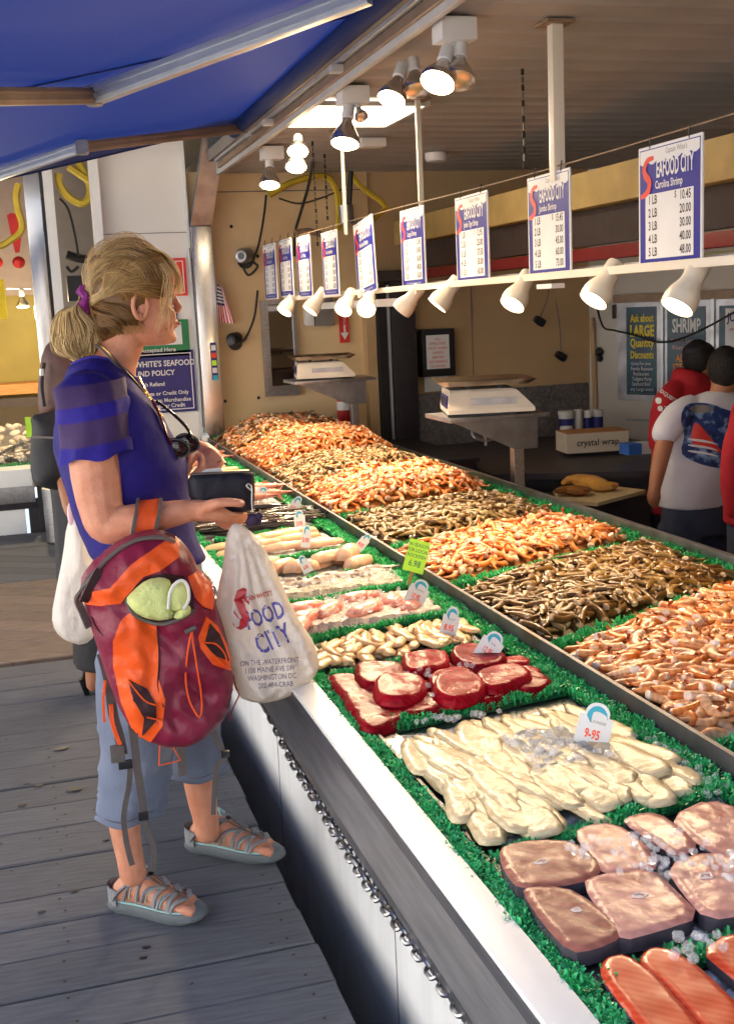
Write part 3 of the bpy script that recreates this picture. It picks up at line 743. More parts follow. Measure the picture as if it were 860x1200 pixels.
steak([(677, 976), (690, 967), (722, 965), (750, 985), (770, 1012), (740, 1018), (712, 1021), (693, 1002)], 'pale steak with reddish top corner behind the round one', M['steakw'])
steak([(733, 963), (742, 955), (770, 951), (800, 972), (815, 990), (790, 1000), (768, 985)], 'small pink-streaked steak in the back row', M['steakw'])
steak([(790, 957), (832, 937), (870, 950), (905, 980), (880, 1008), (845, 1000), (812, 980)], 'large pale steak against the divider leaves', M['steakw'])
steak([(688, 1035), (700, 1027), (760, 1018), (785, 1040), (815, 1070), (770, 1085), (728, 1096), (712, 1075)], 'large pale steak in the middle of the front row', M['steakw'], (749, 1049))
steak([(785, 1015), (830, 998), (880, 1010), (920, 1050), (880, 1065), (830, 1072), (805, 1045)], 'pale steak with red blotches at the right edge', M['steakw'], (827, 1026))
steak([(905, 965), (950, 950), (1000, 990), (960, 1015)], 'pale steak beyond the right edge of the photo', M['steakw'])
ice_sheet(.66, 1.1, 1.3, 1.58, Z0, .008, 'crushed_ice', 'crushed ice between the pale steaks')
cubes(spots(120, .70, 1.1, 1.3, 1.55, .632, lambda x, yy: max(0, 1 - abs((x - .72) - (1.62 - yy) * .95 - .0) * 9)), 'melting ice chips scattered over the pale steaks', .006, .011)
MB().bb(.632, .648, 1.3, 1.62, .588, .60).build('tray_edge', M['blackp'], None, False, label='black tray edge beside the pale steaks', cat='tray')
fstrip(1.592, 1.70, 'cross leaf strip between the pale steaks and the white fillets', .645, 1.10)

# generic fillet
def fil_poly(L, Wd, seed, tail=.45):
    g = random.Random(seed); pl = []
    n = 9
    for i in range(n + 1):
        t = i / n; w_ = Wd * .5 * (math.sin(PI * min(1, t * 1.0 + .12)) ** .55) * (1 - (1 - tail) * t ** 1.7); pl.append((-L / 2 + L * t, w_ * g.uniform(.84, 1.14)))
    return smooth_poly(pl + [(p[0], -p[1] * g.uniform(.85, 1.1)) for p in reversed(pl)], 1)
def fil_mesh(L, Wd, H, m, seed, step=.010, bend=0., name='fillet'):
    mb = inflate(fil_poly(L, Wd, seed)[::-1] if False else fil_poly(L, Wd, seed), step, lambda x, y_, d: H * (.3 + .7 * dome(1, min(.014, Wd * .35) if H < .015 else Wd * .48)(d)) + .0009 * nz(x * .3, y_, seed, 45) if d > 1e-6 else 0, lambda x, y_, d: 0 if d < 1e-6 else -.002)
    a = sum(mb.v[f[0]][0] * 0 for f in mb.f)
    mb.v = [(x, y_ + bend * x * x, z - .10 * max(0, abs(x) - L * .25) - 1.6 * y_ * y_) for x, y_, z in mb.v]
    bm = bmesh.new(); me = mb.mesh(name, m, True, None, False, 0); bm.from_mesh(me); bmesh.ops.recalc_face_normals(bm, faces=bm.faces); bm.to_mesh(me); bm.free(); return me
fl = [fil_mesh(rnd.uniform(.20, .27), rnd.uniform(.055, .085), .0052, M['flounder'], s, bend=rnd.uniform(-1.1, 1.1)) for s in range(10)]
def place(nm, me, loc, yaw, pitch=0, roll=0, label=None, cat=None, group=None, sc_=1.):
    o = link(nm, me, None, label, cat, group); o.location = loc; o.rotation_euler = (roll, pitch, yaw); o.scale = (sc_, sc_, sc_); return o
# three overlapping rows of white fillets, tails away from the camera
rows_ = [(1.77, .09, 13), (1.87, .09, 14), (1.97, .09, 14), (2.07, .08, 13), (2.11, .09, 9)]
N_ = 92
for i in range(N_):
    v = i / (N_ - 1); x = .665 + .41 * ((i * .618034 + .2) % 1); yy = 1.755 + .375 * v + (x - .86) * .10
    lb = 'long creamy white fillet laid overlapping in the flounder tray'
    if i == 0: lb = 'white fillet nearest the cross leaf strip of the pale steaks'
    place('white_fillet', fl[rnd.randrange(10)], (x + rnd.uniform(-.01, .01), yy, .600 + .012 * (1 - v) * (.4 + .6 * math.sin(PI * min(1, v * 1.3))) + rnd.uniform(.0, .010)), R(90) + rnd.uniform(-.22, .28), R(2.5), rnd.uniform(-.16, .16),
          lb, 'fish fillet', 'overlapping white fillets between the tuna and the pale steaks', rnd.uniform(.85, 1.12))
ice_sheet(.65, 1.12, 1.66, 2.2, Z0 - .002, .008, 'crushed_ice', 'crushed ice around the white fillets')
ice_sheet(.84, .99, 1.86, 2.06, .616, .012, 'crushed_ice', 'patch of half melted ice on top of the white fillets', mat('melting_ice', (.84, .82, .74), .12, trans=.45, bump=.5, bscale=200, var=.05, ior=1.3))
cubes(spots(60, 1.06, 1.13, 1.66, 1.98, .606) + spots(14, .72, .95, 2.195, 2.225, .607) + spots(70, .84, .99, 1.86, 2.04, .622), 'loose ice along the edges of the white fillets', .008, .014)
MB().bb(.632, .638, 1.66, 2.5, .588, .604).build('tray_edge', M['dark'], None, False, label='thin tray edge beside the white fillets and tuna', cat='tray')
fstrip(2.225, 2.30, 'cross leaf strip between the white fillets and the tuna', .645, 1.12, h=.036)

# tuna blocks traced from the photograph
def tuna(pix, label, z, h=.027):
    pl = smooth_poly(grow(pz(pix, z + h * .8), 1.10), 1)
    if sum((pl[i - 1][0] * pl[i][1] - pl[i][0] * pl[i - 1][1]) for i in range(len(pl))) < 0: pl = pl[::-1]
    return top_obj('tuna_block', pl, .010, h, None, M['tuna'], label, 'tuna', 'raw tuna blocks in the red tray', z=z, Rr=.015, p=.5, nzamp=.0035, nzs=24)
tz = .592
for pix, lb, lv in (
    ([(384, 797), (388, 792), (420, 790), (430, 800), (425, 818), (405, 820)], 'lower tuna block at the front left corner of the tray', 0),
    ([(400, 812), (420, 806), (445, 810), (448, 826), (425, 838), (408, 832)], 'lower tuna block second from the ledge corner', 0),
    ([(414, 828), (440, 824), (474, 830), (470, 842), (440, 856), (420, 850)], 'lower tuna block at the near left corner by the leaf strip', 0),
    ([(455, 818), (500, 815), (530, 820), (520, 832), (480, 838), (460, 830)], 'lower tuna block under the brownish one', 0),
    ([(555, 815), (590, 803), (602, 808), (590, 818), (560, 824)], 'thin lower tuna block right of the round one', 0),
    ([(598, 800), (625, 785), (648, 796), (640, 806), (608, 812)], 'lower tuna block at the far right corner', 0),
    ([(500, 790), (540, 780), (560, 790), (540, 805), (505, 808)], 'tuna block in the middle between the upper pieces', .3),
    ([(416, 782), (420, 778), (465, 775), (474, 784), (470, 795), (435, 804), (418, 796)], 'upper tuna block at the back left with streaked top', .75),
    ([(471, 768), (478, 765), (520, 761), (526, 772), (520, 780), (482, 788), (472, 780)], 'upper bright red tuna block in the back row', .7),
    ([(528, 764), (534, 757), (560, 754), (590, 764), (592, 774), (560, 783), (535, 775)], 'upper tuna block behind the 12.95 price card', .7),
    ([(438, 800), (444, 792), (480, 789), (498, 796), (497, 808), (480, 818), (450, 820), (440, 812)], 'upper brownish tuna block nearest the ledge', 1.05),
    ([(507, 800), (514, 791), (545, 786), (566, 794), (568, 806), (552, 816), (525, 820), (509, 812)], 'upper round topped tuna block in front', 1.05),
    ([(557, 790), (566, 784), (600, 777), (620, 784), (621, 792), (602, 800), (576, 808), (562, 800)], 'upper tuna block with pale grain lines on the right', .9)):
    tuna(pix, lb, tz + lv * .021)
for i in range(5):
    for j in range(3):
        x0, y0_ = .705 + .088 * i + .012 * j, 2.345 + .085 * j
        top_obj('tuna_block', smooth_poly([(x0 - .042, y0_ - .036), (x0 + .040, y0_ - .040), (x0 + .044, y0_ + .034), (x0 - .038, y0_ + .040)], 2), .01, .020, None, M['tuna'], 'bottom layer tuna block, mostly covered by the upper pieces', 'tuna', 'bottom layer of tuna blocks', z=.592, Rr=.015)
ice_sheet(.65, 1.1, 2.3, 2.62, Z0 - .002, .006, 'crushed_ice', 'thin ice under the tuna', mat('pink_ice', hx('b07078'), .2, bump=.4, bscale=150))
cubes([tuple(az(x + rnd.uniform(-4, 4), y_ + rnd.uniform(-3, 3), .634)) for x, y_ in ((500, 785), (505, 795), (500, 805), (503, 812), (540, 777), (548, 780), (545, 774), (553, 779), (478, 788), (486, 788), (492, 783), (530, 790), (498, 790))], 'ice cubes lying between the tuna blocks', .008, .012)
fstrip(2.602, 2.685, 'cross leaf strip between the tuna and the beige fillets', .645, 1.10)

# beige fillets
bf = [fil_mesh(rnd.uniform(.14, .20), rnd.uniform(.034, .05), .008, M['beige'], 20 + s, bend=rnd.uniform(-1.5, 1.5)) for s in range(5)]
for i in range(64):
    x = .665 + .42 * ((i * .754877) % 1); yy = 2.725 + .17 * ((i * .56984) % 1) + (x - .86) * .15
    place('beige_fillet', bf[i % 5], (x, yy, .60 + .014 * rnd.random() + .004 * (i / 64)), R(75) + rnd.uniform(-.5, .5), R(4), rnd.uniform(-.25, .25), 'thin beige fillet in the heap behind the tuna', 'fish fillet', 'thin beige fillets behind the tuna')
ice_sheet(.65, 1.1, 2.68, 2.92, Z0, .006, 'crushed_ice', 'crushed ice under the beige fillets')
fstrip(2.925, 3.02, 'cross leaf strip between the beige fillets and the pink fish', .65, 1.10)
# pink fish in ice
pf = [fil_mesh(rnd.uniform(.13, .18), rnd.uniform(.06, .08), .02, M['pink'], 30 + s, bend=rnd.uniform(-1, 1)) for s in range(4)]
for i, (x, yy, a) in enumerate(((.72, 3.12, .4), (.80, 3.17, .8), (.74, 3.22, .2), (.90, 3.12, .5), (.99, 3.20, 1.2), (1.04, 3.13, .9), (.92, 3.26, .1), (.68, 3.05, 1.1))):
    place('pink_fillet', pf[i % 4], (x, yy, .612), a, 0, rnd.uniform(-.2, .2), 'pink skinned fish piece half covered with crushed ice', 'fish fillet', 'pink fish pieces in ice below the 10.95 card')
ice_sheet(.65, 1.1, 3.03, 3.30, .606, .014, 'crushed_ice', 'crushed ice over the pink fish', mat('rosy_ice', hx('e8cfc4'), .2, bump=.5, bscale=200, var=.25, scale=60, trans=.1))
cubes(spots(160, .68, 1.08, 3.04, 3.28, .622), 'ice chips on the pink fish', .006, .010)
fstrip(3.305, 3.385, 'cross leaf strip between the pink fish and the iced grey fish', .655, 1.10)

def fish_mesh(L, H, Wd, m, name='fish'):
    mb = MB(); n = 10; rg = []
    prof = [(0, .05), (.06, .45), (.16, .8), (.3, 1), (.45, .95), (.6, .75), (.75, .45), (.88, .22), (.94, .2)]
    for t, s in prof: rg.append([Vector((-L / 2 + L * t, Wd / 2 * s * math.cos(2 * PI * k / n), H / 2 * s * math.sin(2 * PI * k / n) + H * .1)) for k in range(n)])
    mb.rings(rg)
    mb.poly([(L * .42, -.004), (L * .53, -H * .5), (L * .49, 0), (L * .53, H * .5), (L * .42, .004)], .002, Matrix.Rotation(R(20), 4, 'X'))
    mb.poly([(-L * .1, H * .4), (L * .02, H * .75), (L * .12, H * .36)], .002, Matrix.Rotation(R(75), 4, 'X'))
    return mb.mesh(name, m, True)
gf = fish_mesh(.2, .035, .04, M['greyfish'])
for i in range(9):
    place('grey_fish', gf, (.69 + .047 * i, 3.47 + .02 * (i % 3) + .01 * i, .612), rnd.uniform(-.3, .3), 0, rnd.uniform(-.6, .6), 'small grey fish mostly buried in crushed ice', 'fish', 'grey fish buried in ice', .9)
ice_sheet(.65, 1.1, 3.39, 3.56, .612, .014, 'crushed_ice', 'crushed ice over the small grey fish', mat('grey_ice', hx('c4b8a8'), .2, bump=.6, bscale=180, var=.45, scale=50, trans=.1))
cubes(spots(130, .68, 1.08, 3.4, 3.55, .626), 'ice chips on the small grey fish', .006, .011)
fstrip(3.575, 3.65, 'cross leaf strip between the grey fish and the plump pink fillets', .655, 1.10)
# plump fillets (monkfish-like)
mk = mat('plump_fillet', hx('dfb294'), .25, coat=.12, var=.1, scale=14, rnd=.08, col2=hx('cf8a70'), bump=.08, c2lo=.5, c2hi=.7)
kf = [fil_mesh(.18, .085, .04, mk, 40), fil_mesh(.15, .075, .036, mk, 41), fil_mesh(.2, .07, .03, mk, 42)]
for i, (x, yy, z, a) in enumerate(((.70, 3.73, .603, .2), (.80, 3.79, .605, .6), (.90, 3.76, .606, .1), (1.0, 3.80, .606, -.4), (1.05, 3.72, .605, .5), (.97, 3.77, .628, .3), (1.03, 3.79, .63, 1.), (.85, 3.72, .61, -.2), (.75, 3.84, .61, .4))):
    place('plump_fillet', kf[i % 3], (x, yy, z), a, 0, 0, 'plump pale pink fillet in front of the grey iced fish', 'fish fillet', 'plump pale fillets in the sixth tray')
ice_sheet(.65, 1.1, 3.66, 3.93, Z0, .006, 'crushed_ice', 'crushed ice under the plump fillets')
fstrip(3.93, 4.03, 'cross leaf strip between the plump fillets and the yellow fillets', .66, 1.10)
yf = [fil_mesh(.26, .07, .022, M['beige'], 50), fil_mesh(.24, .06, .022, mk, 51)]
for i, (x, yy, a) in enumerate(((.74, 4.12, .1), (.84, 4.2, -.05), (.96, 4.22, .15), (1.03, 4.12, .0), (.80, 4.28, .05), (.98, 4.33, -.1), (.72, 4.24, 0), (.90, 4.11, .1), (.9, 4.3, .1))):
    place('yellow_fillet', yf[i % 2], (x, yy, .604 + .006 * (i % 3)), a, 0, rnd.uniform(-.1, .1), 'long yellowish fillet beside the dark slender fish', 'fish fillet', 'long yellowish fillets')
ice_sheet(.65, 1.1, 4.03, 4.40, Z0, .006, 'crushed_ice', 'crushed ice under the yellow fillets')
fstrip(4.40, 4.50, 'cross leaf strip between the yellow fillets and the dark fish', .66, 1.10)
dfm = fish_mesh(.34, .035, .032, M['silverfish'])
for i in range(44):
    place('slender_fish', dfm, (.68 + .40 * ((i * .618) % 1), 4.56 + .36 * i / 44, .606 + .03 * rnd.random()), rnd.uniform(-.35, .25), rnd.uniform(-.06, .06), rnd.uniform(0, 3), 'slender dark silvery fish in the crossways heap', 'fish', 'slender dark fish in the heap behind the keychain', .85)
fstrip(4.98, 5.06, 'cross leaf strip between the dark fish and the rosy fish', .66, 1.10)
rf_ = mat('rosy_fish', hx('c98a78'), .25, coat=.12, var=.3, scale=20, rnd=.15, col2=hx('8f4a44'))
rfm = fish_mesh(.3, .055, .05, rf_)
for i in range(12):
    place('rosy_fish', rfm, (.72 + .36 * ((i * .618) % 1), 5.13 + .42 * i / 12, .615 + .02 * rnd.random()), rnd.uniform(-.3, .3), 0, rnd.uniform(0, 1), 'rosy whole fish behind the dark slender fish', 'fish', 'rosy whole fish')
ice_sheet(.65, 1.1, 5.06, 5.62, Z0 + .003, .008, 'crushed_ice', 'crushed ice under the rosy fish')
fstrip(5.62, 5.70, 'cross leaf strip behind the rosy fish', .66, 1.10)
for i in range(20):
    place('tan_fillet', yf[i % 2], (.72 + .34 * ((i * .618) % 1), 5.78 + .6 * i / 20, .61 + .02 * rnd.random()), rnd.uniform(-.4, .4), 0, rnd.uniform(-.2, .2), 'tan fillet in the tray beyond the wallet', 'fish fillet', 'tan fillets beyond the wallet')
fstrip(6.45, 6.53, 'cross leaf strip between the tan fillets and the farthest tray', .66, 1.10)
for i in range(18):
    place('small_pink_fish', rfm, (.74 + .33 * ((i * .618) % 1), 6.6 + 1.1 * i / 18, .615 + .02 * rnd.random()), rnd.uniform(-.4, .4), 0, rnd.uniform(0, 1), 'pinkish fish in the farthest tray of the front row', 'fish', 'fish in the farthest front tray')
ice_sheet(.65, 1.1, 5.7, 7.8, Z0 + .004, .01, 'crushed_ice', 'crushed ice in the two farthest front trays', res=.02)

# ------------------------------------------------------------------ shrimp
shm = mat('shrimp_shell', (1, 1, 1), .3, coat=.08, spec=.35, var=.16, scale=60, attr=True, rnd=.14, sss=.0)
def shrimp_mb(L, r, curl, seed, pal, n=7, m=7):
    """headless shrimp lying in its own curl plane (XY): white cut end, banded shell, pinched tail fan"""
    g = random.Random(seed); mb = MB(); rings = []; cols = []; Rc = L / curl
    shell, belly, dark, tailc, fl_ = pal
    c0 = None
    for i in range(m):
        t = i / (m - 1); a = curl * (t - .45); rr = r * (float(np.interp(t, [0, .15, .35, .55, .75, .9, 1], [.95, 1.05, 1.0, .84, .62, .42, .26])) if m >= 7 else (1 - .75 * t ** 1.3)) * (1.06 if (i % 2 and m > 9) else 1)
        c = Vector((Rc * math.sin(a), Rc * (1 - math.cos(a)), 0)); tx = Vector((math.cos(a), math.sin(a), 0)); ny_ = Vector((-tx.y, tx.x, 0))
        ring = []
        for k in range(n):
            q = 2 * PI * k / n; ring.append(c + ny_ * math.cos(q) * rr * 1.12 + Vector((0, 0, 1)) * math.sin(q) * rr * .82)
            f = .5 + .5 * math.cos(q); f = f ** .8    # +ny is the inner (belly) side
            band = .80 if i % 2 else 1.08
            col = [(shell[j] * (1 - f) + belly[j] * f) * band for j in range(3)]
            if i == m - 1: col = list(tailc)
            if i == 0: col = [fl_[j] * .8 + col[j] * .2 for j in range(3)]
            cols.append(tuple(col))
        rings.append(ring)
    mb.rings(rings, False, cols=cols)
    # cut flesh end
    b = len(mb.v); cen = sum(rings[0], Vector()) / n - (rings[1][0] - rings[0][0]).normalized() * r * .35
    mb.add(rings[0] + [cen], [((k + 1) % n, k, n) for k in range(n)], 0, [fl_] * (n + 1))
    a = curl * .55; c = Vector((Rc * math.sin(a), Rc * (1 - math.cos(a)), 0)); tx = Vector((math.cos(a), math.sin(a), 0)); ny_ = Vector((-tx.y, tx.x, 0))
    for s in (-1, 0, 1):
        d = (tx + Vector((0, 0, 1)) * s * .45 + ny_ * .1 * s).normalized() * r * 1.1; w_ = ny_ * r * .28
        mb.add([c - w_, c + w_, c + d + w_ * 1.1, c + d * 1.15, c + d - w_ * 1.1], [(0, 1, 2, 3, 4), (4, 3, 2, 1, 0)] if False else [(0, 1, 2, 3, 4)], 0, [tailc] * 5)
    return mb
PINK = (hx('cf7834'), hx('e6a878'), 0, hx('b4531f'), hx('f0dcc8'))
PINK2 = (hx('d69058'), hx('eabd98'), 0, hx('c06a3a'), hx('f2e4d6'))
ORNG = (hx('c8661e'), hx('df9254'), 0, hx('a4481a'), hx('e8c8a4'))
TIGER = (hx('5a3c1a'), hx('80602f'), 0, hx('46301a'), hx('d8c0a2'))
TIGER2 = (hx('452f14'), hx('6a4a22'), 0, hx('6a4418'), hx('bca082'))
GREY = (hx('6e5634'), hx('95794e'), 0, hx('5a4428'), hx('ccb896'))
def variants(pals, L, r, curls, n=7, m=7, k=8):
    return [shrimp_mb(L * rnd.uniform(.85, 1.12), r * rnd.uniform(.88, 1.1), curls[i % len(curls)] * rnd.uniform(.85, 1.15), i, pals[i % len(pals)], n, m) for i in range(k)]
XS0, XS1 = 1.178, 1.985
def heap_h(x, y_, H, y0, y1, seed):
    u = (x - XS0) / (XS1 - XS0); v = (y_ - y0) / (y1 - y0)
    e = min(1, min(v, 1 - v) / .16) if 0 < v < 1 else 0; e = math.sin(e * PI / 2)
    f = min(1, u / .35) ** .8 * (1 if u < .80 else max(0, (1 - u) / .20)) ** .6
    return .606 + .018 * e + (H * e ** .8) * f + .012 * nz(x, y_, seed, 5) * e
def heap(y0, y1, H, vs, n_ind, n_stuff, nm, lab_ind, grp, lab_stuff, seed, skew=0., um=(0.0, 1.0), layers=2):
    g = random.Random(seed); hf = lambda x, y_: heap_h(x, y_ - skew * (x - XS0), H, y0, y1, seed)
    # mound under the shrimp
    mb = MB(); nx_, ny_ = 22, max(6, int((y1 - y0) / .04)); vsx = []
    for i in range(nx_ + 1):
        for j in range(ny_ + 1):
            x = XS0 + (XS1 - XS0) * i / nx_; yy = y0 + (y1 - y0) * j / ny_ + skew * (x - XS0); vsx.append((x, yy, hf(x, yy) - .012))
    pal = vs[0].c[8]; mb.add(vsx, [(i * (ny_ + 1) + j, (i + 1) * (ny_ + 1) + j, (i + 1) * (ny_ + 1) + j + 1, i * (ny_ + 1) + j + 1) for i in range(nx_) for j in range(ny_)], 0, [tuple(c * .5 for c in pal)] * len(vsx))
    pts = []
    N = n_ind + n_stuff; cols_ = int(math.sqrt(N * (XS1 - XS0) / (y1 - y0)))
    for i in range(N):
        x = XS0 + .032 + (XS1 - XS0 - .05) * (um[0] + (um[1] - um[0]) * ((i * .754877 + .1) % 1)); v = (i * .569840 + .3) % 1
        yy = y0 + .02 + (y1 - y0 - .04) * v + skew * (x - XS0); pts.append((x, yy, g.uniform(-.008, .014)))
    def xf(x, yy, dz):
        e = .01; nrm = Vector((hf(x - e, yy) - hf(x + e, yy), hf(x, yy - e) - hf(x, yy + e), 2 * e)).normalized()
        q = nrm.to_track_quat('Z', 'Y').to_matrix().to_4x4()
        A = Matrix.Rotation(g.uniform(0, 2 * PI), 4, 'Z') @ Matrix.Rotation(g.gauss(0, .24), 4, 'X') @ Matrix.Rotation(g.gauss(0, .12), 4, 'Y')
        if g.random() < .5: A = A @ Matrix.Rotation(PI, 4, 'X')
        return Matrix.Translation((x, yy, hf(x, yy) + dz)) @ q @ A @ Matrix.Scale(g.uniform(.85, 1.12), 4)
    pts.sort(key=lambda p: (Vector((p[0], p[1], .62)) - EYE).length)
    if n_ind:
        ms = [v.mesh(nm, shm, True, None, True, 0) for v in vs]
        for p in pts[:n_ind]:
            o = link(nm, ms[g.randrange(len(ms))], None, lab_ind, 'shrimp', grp); o.matrix_world = xf(*p)
    for p in pts[n_ind:]:
        b = g.uniform(.82, 1.15); mb.merge(vs[g.randrange(len(vs))], xf(*p), None, (b * g.uniform(.95, 1.05), b, b * g.uniform(.9, 1.1)))
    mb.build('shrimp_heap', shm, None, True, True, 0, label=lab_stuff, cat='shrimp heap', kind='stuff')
big = [1.2, 2.0, 2.8, 3.4, 1.6, 3.0, 2.4, 3.8]; mild = [.5, 1.1, 1.7, .8, 1.4, 2.2]
vp = variants([PINK, PINK2, PINK, ORNG, PINK2], .084, .0118, big, 8, 12, 10)
vt = variants([TIGER, TIGER2, GREY, TIGER, TIGER2], .080, .0105, mild, 8, 12, 10)
vg = variants([GREY, TIGER, GREY], .072, .0105, mild, 6, 6, 8)
vp2 = variants([PINK, ORNG, PINK], .078, .012, big, 6, 6, 8)
vp3 = variants([PINK, ORNG], .074, .012, big, 5, 5, 8)
vo = variants([ORNG, ORNG, PINK], .074, .010, big, 5, 5, 8)
vg3 = variants([GREY, GREY, PINK], .065, .0095, mild, 5, 5, 8)
vm = variants([hx and PINK, TIGER2, ORNG, GREY], .075, .011, mild, 5, 5, 10)
sk_ = .47
heap(1.86, 2.50, .030, vp, 300, 480, 'pink_shrimp', 'large peach pink headless shrimp in the nearest heap at the right edge', 'pink shrimp in the nearest heap', 'rest of the nearest heap of peach pink shrimp', 11, sk_)
heap(2.62, 3.20, .022, vt, 300, 420, 'tiger_shrimp', 'brown tiger shrimp in the dark heap next to the nearest pink ones', 'brown tiger shrimp in the dark heap', 'rest of the heap of brown tiger shrimp', 12, sk_ * .8)
heap(3.31, 3.80, .035, vp2, 0, 520, 'shrimp', None, None, 'heap of orange shrimp behind the lime price card', 13, sk_ * .7)
heap(3.92, 4.50, .03, vg, 0, 600, 'shrimp', None, None, 'heap of greyish brown shrimp before the scale stand', 14, sk_ * .6)
heap(4.62, 5.30, .085, vp3, 0, 820, 'shrimp', None, None, 'broad heap of pale orange shrimp below the grey door', 15, sk_ * .5)
heap(5.40, 6.05, .085, vg3, 0, 680, 'shrimp', None, None, 'heap of small sandy shrimp between two orange heaps', 16, .15)
heap(6.0, 6.85, .15, vo, 0, 1000, 'shrimp', None, None, 'tall heap of bright orange shrimp near the far wall', 17, .1)
heap(6.8, 7.75, .15, vm, 0, 800, 'shrimp', None, None, 'farthest mixed heap of brown and orange shrimp', 18, .0)
ice_sheet(XS0, 2.0, .9, 7.8, .594, .01, 'crushed_ice', 'crushed ice bed under all the shrimp heaps', mat('bed_ice', hx('a89a8c'), .3, bump=.5, bscale=120, var=.3, scale=40), .022)
ice_sheet(1.55, 1.95, 7.3, 7.8, .73, .02, 'crushed_ice', 'pile of grey crushed ice behind the farthest shrimp', res=.02)
# odd shellfish at the very right edge
cl = variants([GREY, GREY], .05, .011, [.6, .9], 7, 6, 4)
heap(1.35, 1.78, .02, cl, 0, 420, 'shrimp', None, None, 'grey crayfish heap at the bottom right corner of the shrimp row', 19, sk_)
for y0, lb, sk2, x1 in ((1.80, 'leaf strip between the nearest pink shrimp and the grey shellfish', sk_, 1.98), (2.545, 'leaf strip between the pink heap and the tiger shrimp', sk_ * .9, 1.98), (3.25, 'leaf strip between the tiger shrimp and the orange heap', sk_ * .75, 1.98), (3.86, 'leaf strip between the orange heap and the greyish shrimp', sk_ * .65, 1.9), (4.56, 'leaf strip between the greyish shrimp and the broad pale heap', .3, 1.9), (5.28, 'leaf strip in front of the small sandy shrimp', .3, 1.5), (7.2, 'small leaf tuft among the farthest shrimp', .2, 1.35)):
    strip((XS0 + .01, y0), (x1, y0 + sk2 * (x1 - XS0)), .042, .048, lb, z=.598, rows=3, step=.0105 if y0 < 4 else .02)
